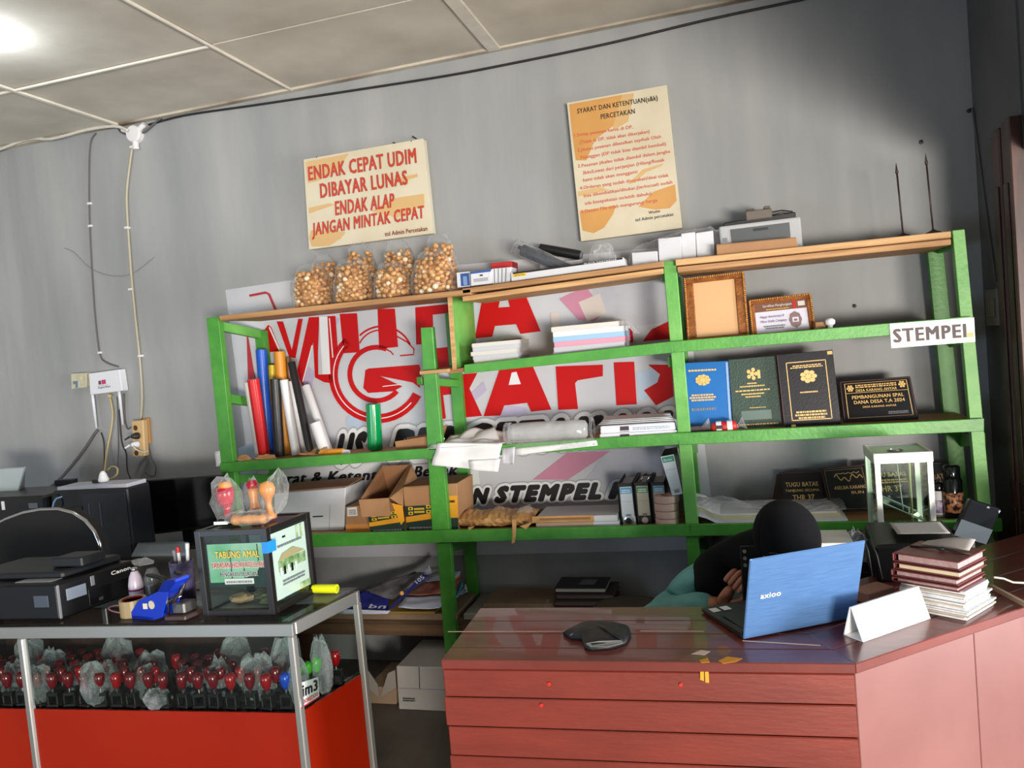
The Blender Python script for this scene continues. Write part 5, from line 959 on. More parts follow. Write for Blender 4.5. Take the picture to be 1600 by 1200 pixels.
sp = C1+dF*.0015; q = [PV(a, b, sp, dF) for a, b in ((470, 1107.5), (499, 1089), (497.5, 1057.5), (469, 1067))]
stk = MB().prism(q, -dF*.001).build('sticker', PAPER, case); text('im3', lerpq(q, .08, .42, .92, .92, .0012), BLACKP, stk, bold=.045); text('OOREDOO', lerpq(q, .08, .12, .92, .3, .0012), REDP, stk, bold=.03); decal(lerpq(q, 0, 0, 1, .05, .0004), REDP, stk, 'sticker_border')
# ---- stamps
KR = mat('stamp_knob_red', (112, 9, 24), .22, coat=.5); KB = mat('stamp_knob_blue', (24, 70, 190), .25); KG = mat('stamp_knob_green', (70, 180, 40), .3); KBR = mat('stamp_knob_bright', (158, 12, 22), .2, coat=.5)
ZS = ZO-.016
def stamp(label, knob, group='stamps in the glass case'):
    r = root('hand_stamp', label, 'rubber stamp', (0, 0, 0), 0, group)
    MB().bx(-.018, .018, -.011, .011, .0005, .012).bx(-.018, -.013, -.009, .009, .012, .042).bx(.013, .018, -.009, .009, .012, .042).bx(-.018, .018, -.009, .009, .036, .046).build('stamp_body', BLACKP, r, bevel=.0012, world=False)
    MB().lathe([(.0035, .044), (.0035, .066)], (0, 0, 0), 8).build('stem', SILV, r, world=False)
    MB().lathe([(.0065, .058), (.0115, .068), (.0155, .084), (.0148, .098), (.01, .104), (0, .105)], (0, 0, 0), 14).build('knob', knob, r, smooth=True, world=False); return r
base = stamp('black hand stamp with a dark red knob among the rows in the glass case', KR); bright = stamp('black hand stamp with a bright red knob among the rows in the glass case', KBR); first = {0: True, 1: True}
rs = random.Random(4); spots = []
def at_case(u, v): return V((0, 0, ZS-ZC))+C1-dF*u+dS*v
def put(src, p, rz, k=None, label=None):
    if src.name in used_: n = dup(src, p, rz, label)
    else: used_.add(src.name); src.location = p; src.rotation_euler = (0, 0, rz); n = src; n['label'] = label or n['label']
    return n
cnt_ = [0]*5; ORD = 'first second third fourth fifth sixth seventh eighth ninth tenth eleventh twelfth thirteenth fourteenth fifteenth sixteenth seventeenth eighteenth nineteenth twentieth twenty-first twenty-second twenty-third twenty-fourth twenty-fifth twenty-sixth twenty-seventh twenty-eighth twenty-ninth thirtieth'.split()
used_ = set(); az = math.atan2(dF.y, dF.x)
for row in range(5):
    for k in range(30):
        u = .13+.0545*k+rs.uniform(-.006, .006)+.012*row; v = .04+.046*row+rs.uniform(-.004, .004)
        row_n = cnt_[row]
        if u > 1.7 or rs.random() < (.04, .08, .16, .3, .4)[row] or (row > 2 and u < .2): continue
        cnt_[row] += 1; br_ = rs.random() < .3; put(bright if br_ else base, at_case(u, v), az+rs.uniform(-.25, .25), label='%s %s red knobbed hand stamp from the case corner in the %s row' % (ORD[row_n], 'bright' if br_ else 'dark', ('front', 'second', 'third', 'fourth', 'back')[row]))
g = stamp('hand stamp with a blue cap at the end of the front row', KB); g.location = at_case(.075, .045); g.rotation_euler = (0, 0, az)
for k, lb in enumerate(('hand stamp with a green knob beside the blue capped one', 'second hand stamp with a green knob behind the blue capped one', 'hand stamp with a green knob deepest in the glass case')):
    g = stamp(lb, KG); g.location = at_case(.068-.002*k, .082+.036*k); g.rotation_euler = (0, 0, az+.1)
g = stamp('lone red knobbed hand stamp behind the side glass of the case', KBR); g.location = at_case(.042, .205); g.rotation_euler = (0, 0, az)
CRM = film('stamp_wrap', .17, bump=1.0, bscale=60, rough=.15, col=(220, 224, 230))
for k, (u, v, rx, rz_) in enumerate(sorted(((.9, .05, .045, .06), (.83, .12, .05, .05), (.7, .045, .04, .065), (.72, .1, .045, .055), (.57, .09, .035, .05), (.44, .12, .055, .045), (.33, .1, .035, .06), (.2, .09, .06, .07), (.16, .15, .05, .08), (.045, .06, .03, .07), (.035, .14, .03, .085), (1.05, .1, .05, .055), (1.15, .06, .05, .06), (1.28, .05, .05, .06), (1.36, .12, .05, .07), (1.5, .06, .05, .07), (.97, .16, .05, .065), (.48, .035, .04, .03), (.62, .16, .05, .06), (.78, .2, .06, .075), (.36, .2, .05, .08), (1.1, .19, .06, .075)))):
    c = at_case(u, v)+V((0, 0, rz_*.95+.002)); solo(wrinkled(c, rx, min(rx, .034), rz_, 60+k, 16, 8, .2), 'plastic_wrapping', CRM, '%s crumpled clear plastic wrapping from the corner among the stamps in the case' % ORD[k], 'plastic wrapping', 'plastic wrappings in the glass case')
solo(MB().lathe([(.012, 0), (.02, .02), (.016, .06), (.03, .09), (.02, .12)], at_case(.2, .22)+V((0, 0, .09)), 8), 'green_scrap', mat('leaf_green', (20, 90, 40), .5), 'dark green crumpled scrap on top of the wrappings in the case', 'scrap')
# ---- donation box
A_, B_, D_ = PZ(318, 968, ZC), PZ(430, 966, ZC), PZ(497.5, 929, ZC); eA = (B_-A_); eB = (D_-B_); eA.z = eB.z = 0
zt_ = EYE.z; 
for z in [.9+.002*i for i in range(150)]:
    p = RW.transposed() @ (V((B_.x, B_.y, z))-EYE)
    if 600+FPX*p.y/p.z <= 826: zt_ = z; break
H_ = zt_-ZC; ZT = ZC+.009
r = dbx = root('donation_box', 'black framed glass donation box with green posters on the display case', 'donation box', (A_+D_)/2+V((0, 0, .009)))
BF = mat('box_frame_black', (26, 22, 22), .3); a_, b_ = eA.normalized(), eB.normalized(); A_ = A_+V((0, 0, .009)); B_ = B_+V((0, 0, .009)); D_ = D_+V((0, 0, .009)); F_ = A_+eB; H_ -= .009
w_ = .017
for p in (A_+(a_+b_)*w_/2, B_+(-a_+b_)*w_/2, D_-(a_+b_)*w_/2, F_+(a_-b_)*w_/2): MB().obx(p+up*H_/2, a_, b_, up, w_/2, w_/2, H_/2).build('corner_post', BF, r, bevel=.001)
for z in (w_/2, H_-w_/2):
    for p0, p1, s in ((A_, B_, b_), (F_, D_, -b_)): MB().obx((p0+p1)/2+s*w_/2+up*z, a_, b_, up, eA.length/2-w_, w_/2, w_/2).build('frame_bar', BF, r, bevel=.001)
    for p0, p1, s in ((A_, F_, a_), (B_, D_, -a_)): MB().obx((p0+p1)/2+s*w_/2+up*z, b_, a_, up, eB.length/2-w_, w_/2, w_/2).build('frame_bar', BF, r, bevel=.001)
mid = (A_+D_)/2
MB().obx(mid+up*(H_-.006), a_, b_, up, eA.length/2-w_, eB.length/2-w_, .003).build('lid', mat('box_lid', (70, 66, 62), .25), r); MB().obx(mid+up*.006, a_, b_, up, eA.length/2-w_, eB.length/2-w_, .004).build('floor_board', mat('box_floor', (170, 178, 176), .4), r)
for p, d, l in ((A_+eA/2+b_*.008, a_, eA.length), (F_+eA/2-b_*.008, a_, eA.length), (A_+eB/2+a_*.008, b_, eB.length), (B_+eB/2-a_*.008, b_, eB.length)): MB().obx(p+up*H_/2, d, d.cross(up), up, l/2-w_, .0012, H_/2-w_).build('glass_pane', GLASS, r)
fp = lambda u0, v0, u1, v1, o=.0105: [A_+a_*(eA.length*u)+up*(H_*v)+b_*o for u, v in ((u0, v0), (u1, v0), (u1, v1), (u0, v1))]
POSTG = mat('poster_green', (120, 196, 150), .4, c2=(190, 226, 210), scale=9); POSTD = mat('poster_dark_green', (16, 50, 38), .4); POSTY = mat('poster_yellow', (214, 190, 70), .4)
MB().prism([F_+a_*(eA.length*u)+up*(H_*v)-b_*.0105 for u, v in ((.1, .1), (.9, .1), (.9, .9), (.1, .9))], -b_*.001).build('brightening_sheet', mat('pale_sheet', (196, 206, 206), .5), r)  # pale sheet added behind the back pane to brighten the box interior
q = fp(.12, .33, .93, .83); r = MB().prism(q, b_*.001).build('front_poster', POSTG, dbx); decal(lerpq(q, 0, 0, 1, .1), POSTD, r, 'poster_band'); decal([lerpq(q, .45, .1, 1, 1)[0], lerpq(q, 1, .1, 1, 1)[0], lerpq(q, 1, .62, 1, 1)[0], lerpq(q, .8, .3, 1, 1)[0]], POSTD, r, 'poster_skyline')
for x, h in ((.38, .86), (.86, .98), (.6, .5), (.9, .45)): decal(lerpq(q, x, .1, x+.015, h, .0004), POSTD, r, 'poster_minaret')
text('TABUNG AMAL', lerpq(q, .14, .68, .9, .84, .003), TXD, r, bold=.07); text('TABUNG AMAL', lerpq(q, .14, .68, .9, .84, .0036), POSTY, r, bold=.03); text('YAYASAN HIDAYATULLAH', lerpq(q, .06, .45, .96, .58, .003), PAPER, r, bold=.12); text('YAYASAN HIDAYATULLAH', lerpq(q, .06, .45, .96, .58, .004), REDP, r, bold=.02)
text('BENGKULU SELATAN', lerpq(q, .2, .25, .84, .35, .003), PAPER, r, bold=.1); text('BENGKULU SELATAN', lerpq(q, .2, .25, .84, .35, .004), BLACKP, r, bold=.015); decal(lerpq(q, .26, .06, .76, .19, .002), PAPER, r); scribble(lerpq(q, .29, .09, .73, .17, .0042), GREYT, r, 1, seed=3)
rp = lambda u0, v0, u1, v1, o=.0105: [B_+b_*(eB.length*u)+up*(H_*v)-a_*o for u, v in ((u0, v0), (u1, v0), (u1, v1), (u0, v1))]
q = rp(.1, .12, .93, .9); r = MB().prism(q, -a_*.001).build('side_poster', mat('poster_white', (244, 246, 244), .4), dbx); PG2 = mat('poster_leaf', (110, 150, 84), .45, c2=(206, 214, 176), scale=40)
decal(lerpq(q, .18, .4, .92, .56), PG2, r, 'picture'); decal([lerpq(q, .18, .55, 1, 1, .001)[0], lerpq(q, .9, .58, 1, 1, .001)[0], lerpq(q, .6, .7, 1, 1, .001)[0], lerpq(q, .3, .66, 1, 1, .001)[0]], mat('poster_roof', (176, 160, 120), .45), r, 'picture_house')
for k in range(5): decal(lerpq(q, .2+.1*k, .34, .25+.1*k, .46, .0016), BLACKP if k % 2 else PAPER, r, 'picture_figure')
for u in (.72, .84): decal(lerpq(q, u, .8, u+.05, .99, .001), PG2, r, 'poster_ribbon')
scribble(lerpq(q, .2, .76, .85, .82, .0022), GREYT, r, 1); scribble(lerpq(q, .25, .18, .85, .28, .0022), GREYT, r, 2, seed=8); decal(lerpq(q, .35, .88, .43, .91), BLACKP, r, 'poster_crest'); decal(lerpq(q, .7, .0, 1, .1, .0005), PG2, r, 'poster_wave')
r = dbx; c = B_+up*(H_*.78); TB = mat('blue_tape', (30, 130, 210), .4)
MB().obx(c+a_*.001+b_*.016, a_, b_, up, .001, .017, .016).build('blue_tape', TB, r); MB().obx(c-b_*.001-a_*.0075, a_, b_, up, .0085, .001, .016).build('blue_tape', TB, r)
CASHM = mat('banknote_green', (120, 124, 92), .6, c2=(90, 92, 70), scale=20)
for k, (u, v, rr2, m_) in enumerate(((.3, .4, .03, mat('banknote_tan', (176, 144, 112), .6)), (.55, .55, .035, CASHM), (.75, .35, .03, CASHM))): solo(wrinkled(mid+a_*(eA.length*(u-.5))+b_*(eB.length*(v-.5))+up*.026, rr2*1.3, rr2, .015, 80+k, 10, 6, .3), 'banknote', m_, ('tan crumpled banknote inside the donation box', 'green crumpled banknote in the middle of the donation box', 'green crumpled banknote against the side of the donation box')[k], 'banknote', 'banknotes in the donation box')
# ---- on the donation box: wrapped stamps
top = mid+up*(H_+.0005); WST = mat('stamp_wood', (214, 150, 82), .4, c2=(190, 122, 58), scale=20)
def pbag(label, c, parts, hx, hy, hz, seed, lean=0):
    r = root('wrapped_stamp', label, 'rubber stamp', c, 0, 'wrapped stamps on the donation box')
    for nm, mb, m_ in parts: mb.build(nm, m_, r, smooth=True)
    mb = wrinkled(c+up*hz, hx, hy, hz, seed, 12, 8, .22); mb.v = [(x+lean*(z-c.z), y, max(z, c.z+.001)) for x, y, z in mb.v]; mb.build('plastic_bag', CLEAR2, r); return r
c = top-a_*.055-b_*.03
LASTBAG = pbag('red handled round stamp in a clear bag on the donation box', c, [('base', MB().lathe([(.03, .002), (.032, .006), (.032, .02), (.022, .026)], c, 16), BLACKG), ('stem', MB().lathe([(.012, .024), (.01, .045), (.014, .058)], c, 12), mat('knob_crimson', (166, 20, 44), .25)), ('handle', MB().lathe([(.014, .056), (.022, .066), (.026, .09), (.024, .108), (.012, .112)], c+a_*-.002, 14), mat('knob_crimson', (166, 20, 44), .25)), ('wood_top', MB().lathe([(.02, .108), (.016, .124), (0, .126)], c, 12), WST)], .05, .035, .066, 91)
decal([c+b_*-.033+a_*x+up*z for x, z in ((-.02, .008), (.024, .008), (.024, .017), (-.02, .017))], PAPER, LASTBAG, 'base_label')
c = top-a_*.015+b_*.03
pbag('pale wooden stamp with a red top in a clear bag behind the round one', c, [('handle', MB().lathe([(.012, .003), (.016, .03), (.011, .055), (.016, .085), (.012, .095)], c, 12), WST), ('red_top', MB().lathe([(.016, .093), (.018, .105), (.012, .115), (0, .116)], c, 12), mat('knob_crimson', (166, 20, 44), .25))], .03, .025, .06, 92)
c = top+a_*.045+b_*.012
pbag('round headed wooden stamp upright in a clear bag', c, [('handle', MB().lathe([(.02, .004), (.02, .012), (.012, .02), (.009, .05), (.012, .062), (.021, .076), (.024, .092), (.018, .108), (0, .114)], c, 14), WST)], .04, .03, .068, 93, .3)
c = top+a_*.03-b_*.055
pbag('wooden stamp lying on its side in a clear bag at the box edge', c, [('handle', MB().lathe([(.014, 0), (.016, .01), (.01, .03), (.014, .05), (.011, .085), (.015, .1), (.0, .104)], c-a_*.05+up*.018, 12, axis=a_), WST)], .07, .03, .022, 94)
# ---- yellow tube on the case
p = PZ(499, 920, ZC+.022); e = PZ(527, 920, ZC+.022); r = root('marker_tube', 'fluorescent yellow tube lying on the case behind the donation box', 'tube', p.lerp(e, .5)-up*.013)
p = p-(e-p)*.35; MB().cyl(p, e, .0135, n=16).build('tube_body', mat('neon_yellow', (226, 232, 20), .4), r, bevel=.001); MB().cyl(e, e+(e-p).normalized()*.001, .009, n=12).build('hollow_end', mat('neon_shade', (180, 186, 24), .5), r)
# ---- black printer on the case
PRT = mat('printer_black', (18, 19, 22), .4, spec=.3); PRS = mat('printer_satin', (30, 32, 36), .45, spec=.3); PRG = mat('printer_grey_line', (120, 122, 132), .35)
K = PZ(95, 974, ZC)+up*.009; fx = dS; lx = -dF; hP = .108; Lf, Lw = .255, .42
r = root('inkjet_printer', 'black flatbed inkjet printer at the end of the display case', 'printer', K+lx*.2+fx*.12)
P_ = lambda u, v, z: K+lx*(Lw*u)+fx*(Lf*v)+up*z
def pbox(u0, u1, v0, v1, z0, z1, name, m, bev=.003): return MB().hexa([P_(u0, v0, z0), P_(u0, v1, z0), P_(u1, v1, z0), P_(u1, v0, z0)][::-1], [P_(u0, v0, z1), P_(u0, v1, z1), P_(u1, v1, z1), P_(u1, v0, z1)][::-1]).build(name, m, r, bevel=bev, fix=True)
pbox(0, 1, 0, 1, .001, hP, 'body', PRT, .006); pbox(.1, .98, .22, .98, hP, hP+.022, 'scanner_lid', PRS, .006); pbox(-.001, .002, .0, .03, .004, hP-.004, 'corner_strip', PRG, .001)
pbox(-.003, .0, .1, .34, .05, .085, 'ink_window', mat('ink_window', (130, 142, 160), .25), .001); pbox(.08, .2, -.004, 0, .04, .075, 'ink_window', mat('ink_window_dim', (70, 78, 92), .25), .001); pbox(-.004, 0, .4, .45, .07, .1, 'button_strip', PRG, .001); pbox(-.004, 0, .47, .53, .018, .03, 'status_light', mat('button_white', (200, 200, 204), .4), .001)
pbox(-.004, 0, .36, 1, .012, .062, 'output_tray', BLACKG, .002); q = [P_(-.002, v, z) for v, z in ((.66, .083), (.92, .083), (.92, .095), (.66, .095))]; text('Canon', [p-lx*.001 for p in q], PAPER, r, bold=.03)
pbox(.12, .42, .1, .5, hP, hP+.002, 'paper_slip', mat('slip_grey', (150, 152, 156), .5), .0005)
p = P_(.18, .55, hP+.022); solo(MB().obx(p+up*.016, dF, dS, up, .055, .04, .015), 'black_adapter', PRS, 'small black adapter box standing on the printer lid', 'adapter', bevel=.004)
# ---- packing tape, dispenser, bottles, pen cup
p = PZ(205, 962, ZC+.009)+dS*.01; r = root('packing_tape', 'roll of brown packing tape with a red core behind the blue dispenser', 'tape', p); hT = .048
MB().lathe([(.03, 0), (.037, 0), (.037, hT), (.03, hT), (.03, 0)], p, 24).build('tape', mat('tape_tan', (160, 140, 104), .35), r); MB().lathe([(.0285, .002), (.03, .002), (.03, hT-.001), (.0285, hT-.001), (.0285, .002)], p, 24).build('core', mat('core_red', (196, 44, 60), .4), r); MB().lathe([(0, hT-.006), (.0285, hT-.006)], p, 20).build('red_disc', mat('core_red', (196, 44, 60), .4), r)
DB = mat('dispenser_blue', (22, 58, 190), .3); dp = lambda a, b, y=0: PV(a, b, p0_+dS*y, dS)
p0_ = PZ(232, 969, ZC+.009)-dS*.005
r = root('tape_dispenser', 'blue plastic packing tape dispenser standing on the display case', 'tape dispenser', p0_)
poly = [dp(x, y) for x, y in ((200, 971), (209, 971), (240, 969), (252, 965), (262, 925), (273, 910), (272, 906), (258, 907), (253, 913), (246, 925), (222, 936), (215, 940), (206, 955))]
mz = ZC+.0095; poly = [V((v.x, v.y, max(v.z, mz))) for v in poly]; off = dS*.05
MB().prism(poly, dS*.004).build('side_plate', DB, r, fix=True); MB().prism([v+off for v in poly], -dS*.004).build('side_plate', DB, r, fix=True)
MB().prism([poly[4], poly[5], poly[6], poly[7], poly[8], poly[9]], off).build('handle_grip', DB, r, fix=True); MB().prism([poly[0], poly[1], poly[2], poly[2]+up*.008, poly[0]+up*.008], off).build('bottom_bar', DB, r, fix=True)
c = dp(237, 945)-dS*.002; MB().lathe([(.012, 0), (.013, .006), (.013, .05), (.009, .058)], c, 14, axis=dS).build('hub', mat('hub_cream', (214, 206, 176), .4), r); MB().obx(dp(228, 947)-dS*.001, dF, dS, up, .008, .001, .008).build('window_label', mat('hub_cream', (214, 206, 176), .4), r)
MB().tube([dp(255, 917)+dS*.025, dp(240, 906)+dS*.025, dp(222, 903)+dS*.025, dp(217, 903)+dS*.025], [.006, .007, .006, .004], 8).build('cutter_guard', BLACKP, r, smooth=True)
def bottle(label, px, py, v, prof, m, parts=()):
    p = PZ(px, py, ZC+.009)+dS*v; r = root('small_bottle', label, 'bottle', p, 0); MB().lathe(prof, p, 16).build('bottle_body', m, r, smooth=True)
    for nm, pr, m_ in parts: MB().lathe(pr, p, 16).build(nm, m_, r, smooth=True)
bottle('whitish bottle with a violet band behind the packing tape', 168, 960, .1, [(.021, .001), (.022, .01), (.022, .06), (.017, .085), (.01, .1), (.008, .104)], mat('bottle_lilac', (196, 186, 204), .3), (('violet_band', [(.0223, .042), (.0223, .048)], mat('band_violet', (150, 50, 120), .4)), ('silver_cap', [(.0095, .1), (.0095, .112), (0, .113)], SILV)))
bottle('smoky clear bottle with crushed film on top behind the dispenser', 186, 958, .12, [(.024, .001), (.025, .012), (.025, .07), (.018, .09), (.013, .1)], film('smoky_bottle', .45, col=(120, 124, 126), bump=.2, rough=.1), (('dark_content', [(.022, .002), (.022, .05), (0, .05)], mat('bottle_dark', (50, 46, 50), .3)),))
solo(wrinkled(PZ(178, 957, ZC+.009)+dS*.11+up*.122, .04, .02, .012, 71, 12, 6, .3), 'plastic_bag', CLEAR2, 'crushed clear film lying across the two small bottles', 'plastic bag')
p = PZ(252, 957, ZC+.009)+dS*.085; r = root('pen_cup', 'violet speckled pen cup holding pens beside the donation box', 'pen cup', p)
MB().lathe([(.03, .001), (.034, .09), (.036, .13), (.033, .13), (.028, .012), (0, .01)], p, 20).build('cup', mat('cup_violet', (108, 100, 140), .55, c2=(76, 70, 104), scale=60), r, smooth=True)
def pen(lb, a, b, tall, m, m2):
    q0 = p+dF*(a*.5)+dS*b*.5+up*.02; q1 = p+dF*a+dS*b+up*tall; r = root('pen', lb, 'pen', q0); MB().cyl(q0, q1, .0048, n=10).build('barrel', m, r); MB().cyl(q1, q1+(q1-q0).normalized()*.018, .006, n=10).build('cap', m2, r, bevel=.001)
pen('pen with a red cap standing in the violet cup', -.006, 0, .155, PAPER, REDP); pen('grey pen standing lowest in the violet cup', -.02, 0, .145, GREYT, GREYT); pen('thick teal marker standing in the violet cup', .014, .01, .165, mat('marker_teal', (90, 140, 160), .4), mat('marker_teal', (90, 140, 160), .4)); pen('thin white pen tall in the violet cup by the donation box', .026, 0, .165, PAPER, PAPER)
p = PZ(285, 966, ZC+.009)+dS*.015; r = root('hole_punch', 'dark metal hole punch with a bright wire handle between dispenser and donation box', 'hole punch', p)
MB().obx(p+up*.008, dF, dS, up, .034, .04, .007).build('base_plate', mat('punch_brown', (64, 48, 44), .35), r, bevel=.003); MB().obx(p+up*.03-dF*.004, dF, dS, up, .02, .022, .016).build('punch_body', mat('punch_grey', (110, 108, 106), .25, metal=.7), r, bevel=.004)
MB().tube([p+dF*-.02+up*.05-dS*.03, p+dF*.0+up*.058-dS*.034, p+dF*.016+up*.075-dS*.03, p+dF*.022+up*.1-dS*.02, p+dF*.005+up*.125-dS*.01, p+dF*-.02+up*.13], .006, 8).build('lever', mat('lever_dark', (40, 34, 36), .3), r, smooth=True)
MB().tube([p-dF*.026-dS*.03+up*.004, p-dF*.024-dS*.032+up*.05, p-dF*.015-dS*.03+up*.056, p+dF*.02-dS*.03+up*.07], .0035, 8).build('chrome_wire', SILV, r, smooth=True)
p = PZ(180, 962, ZC+.009); r = root('wire_coil', 'small coil of thin pinkish wire beside the packing tape', 'wire coil', p)
MB().tube([p+dF*(.012+.026*math.cos(t)*(1-.02*t))+dS*(.02*math.sin(t))+up*(.006+.022*abs(math.sin(t*.5))) for t in [i*.45 for i in range(30)]], .0022, 6).build('wire', mat('wire_pink', (120, 84, 90), .4), r, smooth=True)
# ---- desk with the computer behind the case
ZD = .74; DKM = mat('desk_grey', (112, 108, 104), .5, var=.1, scale=4)
r = root('computer_desk', 'plain grey computer desk against the wall behind the display case', 'desk', (-3.0, -.7, 0)); MB().bx(-4.2, -2.05, -1.02, -.42, ZD-.03, ZD).build('desk_top', DKM, r, bevel=.003)
for x in (-4.15, -2.1): MB().bx(x, x+.03, -.98, -.46, 0, ZD-.03).build('side_panel', DKM, r)
MB().bx(-4.12, -2.1, -.5, -.48, .35, ZD-.03).build('back_panel', DKM, r)
a, b = PY(82, 772, -.72), PY(198, 758, -.72); ht = (a.z+b.z)/2
r = root('computer_tower', 'black computer tower with white paper on top below the router', 'computer', ((a.x+b.x)/2, -.6, ZD)); TWM = mat('tower_black', (22, 23, 28), .35); TWS = mat('tower_side', (34, 37, 47), .45)
MB().bx(a.x, b.x, -.72, -.58, ZD+.001, ht).build('tower_case', TWM, r, bevel=.006); MB().bx(a.x+.17, b.x-.012, -.724, -.72, ZD+.02, ht-.015).build('side_panel', TWS, r, bevel=.001)
for x in (.2, .26): MB().bx(a.x+x, a.x+x+.006, -.727, -.724, ZD+.03, ht-.06).build('panel_groove', mat('groove_grey', (70, 74, 86), .4), r)
MB().bx(a.x+.1, a.x+.16, -.723, -.72, ht-.09, ht-.075).build('drive_slot', BLACKG, r); MB().lathe([(.035, 0), (.035, .004), (0, .005)], (a.x+.02, -.72, ht-.05), 16, axis=(0, -1, 0)).build('power_button', BLACKG, r)
solo(MB().hexa([(a.x+.02, -.71, ht+.001), (b.x-.01, -.71, ht+.001), (b.x-.01, -.59, ht+.001), (a.x+.02, -.59, ht+.001)], [(a.x+.02, -.71, ht+.016), (b.x-.01, -.71, ht+.018), (b.x-.01, -.59, ht+.018), (a.x+.02, -.59, ht+.016)]), 'paper_pile', mat('pale_paper', (190, 190, 200), .55), 'thin pile of white paper on top of the computer tower', 'paper', bevel=.001)
c = PY(161, 743, -.64); r = root('power_adapter', 'cream adapter with a black plug on top of the computer tower', 'adapter', (c.x, -.64, ht+.02)); MB().lathe([(.02, 0), (.024, .01), (.014, .04), (.006, .05)], (c.x, -.64, ht+.02), 12).build('adapter_body', PAPER, r, smooth=True); MB().bx(c.x-.05, c.x-.012, -.66, -.625, ht+.019, ht+.034).build('black_plug', BLACKP, r, bevel=.003)
q = [PY(x, y, -.5) for x, y in ((218, 838), (352, 822), (347, 742), (216, 751))]; r = root('monitor', 'black flat monitor standing against the end post of the rack', 'monitor', ctr(q, .02)); MB().prism(q, (0, .035, 0)).build('housing', BLACKP, r, bevel=.005); decal(lerpq(q, .02, .05, .98, .97), mat('screen_off', (9, 9, 11), .12), r, 'screen')
cm = (q[0]+q[1])/2; MB().bx(cm.x-.03, cm.x+.03, -.46, -.44, ZD+.012, cm.z+.05).build('stand_neck', BLACKP, r); MB().bx(cm.x-.12, cm.x+.12, -.54, -.43, ZD+.001, ZD+.012).build('stand_base', BLACKP, r, bevel=.004)
r = root('office_printer', 'wide black printer with a raised pale paper tray beside the computer tower', 'printer', (-3.4, -.65, ZD)); z3 = PY(60, 773, -.72).z
MB().bx(-3.62, a.x-.02, -.75, -.48, ZD+.001, z3).build('body', BLACKP, r, bevel=.01); x_ = PY(52, 790, -.751); MB().bx(x_.x-.025, x_.x+.025, -.753, -.75, x_.z-.012, x_.z+.012).build('badge', GREYT, r); x_ = PY(5, 790, -.751); MB().bx(x_.x-.008, x_.x+.008, -.753, -.75, x_.z-.02, x_.z+.02).build('indicator', PAPER, r)
t_ = [PY(-30, 778, -.6), PY(25, 775, -.6), PY(38, 731, -.5), PY(-30, 735, -.5)]; MB().prism(t_, (0, .012, .004)).build('paper_tray', mat('tray_pale', (176, 190, 192), .3), r, bevel=.002, fix=True); u_ = [PY(25, 775, -.6), PY(37, 772, -.5), PY(39, 732, -.49), PY(38, 731, -.5)]; MB().prism(u_, (.004, 0, 0)).build('tray_side', GREYT, r, fix=True)
c = PY(105, 755, -.45); MB().bx(c.x-.06, c.x+.05, -.47, -.43, z3-.1, c.z+.02).build('rear_feeder', PRS, r, bevel=.003)
p = [PY(81, 797, -.78), PY(84, 785, -.78), PY(88, 779, -.77), PY(97, 776, -.76)]; r = root('cable', 'short pale blue lead sticking up behind the chair back', 'cable', p[0]); MB().tube([V((p[0].x, p[0].y, ZD+.001))]+p, .004, 6).build('wire', mat('lead_blue', (130, 170, 200), .4), r, smooth=True)
# chair
CHF = mat('chair_cloth', (16, 15, 17), .85, bump=.1, bscale=200); cp = [PY(x, y, -1.22) for x, y in ((158, 870), (154, 850), (146, 831), (132, 814), (113, 802), (90, 796), (62, 797), (35, 802), (8, 812), (-20, 826), (-38, 850), (-45, 876))]
r = root('office_chair', 'black cloth office chair with a curved chrome trimmed backrest', 'chair', (-2.5, -1.15, 0)); cen = V((cp[5].x, -1.22, .93))
low = [V((x, -1.22, .62)) for x in (cp[-1].x+.08, cp[0].x-.08)]
MB().prism(cp+low, (0, .05, 0)).build('backrest', CHF, r, bevel=.01, fix=True); MB().tube([V((v.x, -1.215, v.z)) for v in cp], .007, 8).build('chrome_trim', SILV, r, smooth=True)
MB().lathe([(.02, 0), (.24, .01), (.25, .035), (.23, .065), (0, .075)], (cen.x, -1.12, .44), 24, sy=.48).build('seat', CHF, r, smooth=True); MB().cyl((cen.x, -1.12, .1), (cen.x, -1.12, .45), .025).build('gas_column', BLACKP, r); MB().tube([V((cen.x, -1.19, .66)), V((cen.x, -1.185, .5)), V((cen.x, -1.12, .45))], .018, 8).build('back_bracket', BLACKP, r)
for k in range(5):
    d = V((math.cos(k*1.2566+.3), math.sin(k*1.2566+.3)*.4, 0)); o = MB().tube([V((cen.x, -1.12, .1)), V((cen.x, -1.12, .075))+d*.27], [.022, .014], 8).build('base_arm', BLACKP, r); MB().ball(V((cen.x, -1.12, .03))+d*.27, .028, 10, 6).build('caster', BLACKP, r, smooth=True)
# clear film and papers near the pen cup on the desk
sheet('loose_paper', 'pale sheet lying on the computer desk below the monitor', 'paper', [(205, 870), (292, 868), (288, 846), (216, 848)], (-.98, -.98, -.7, -.7), mat('dim_paper', (130, 140, 150), .5), n=4, amp=.001, seed=55, zmin=ZD+.002)
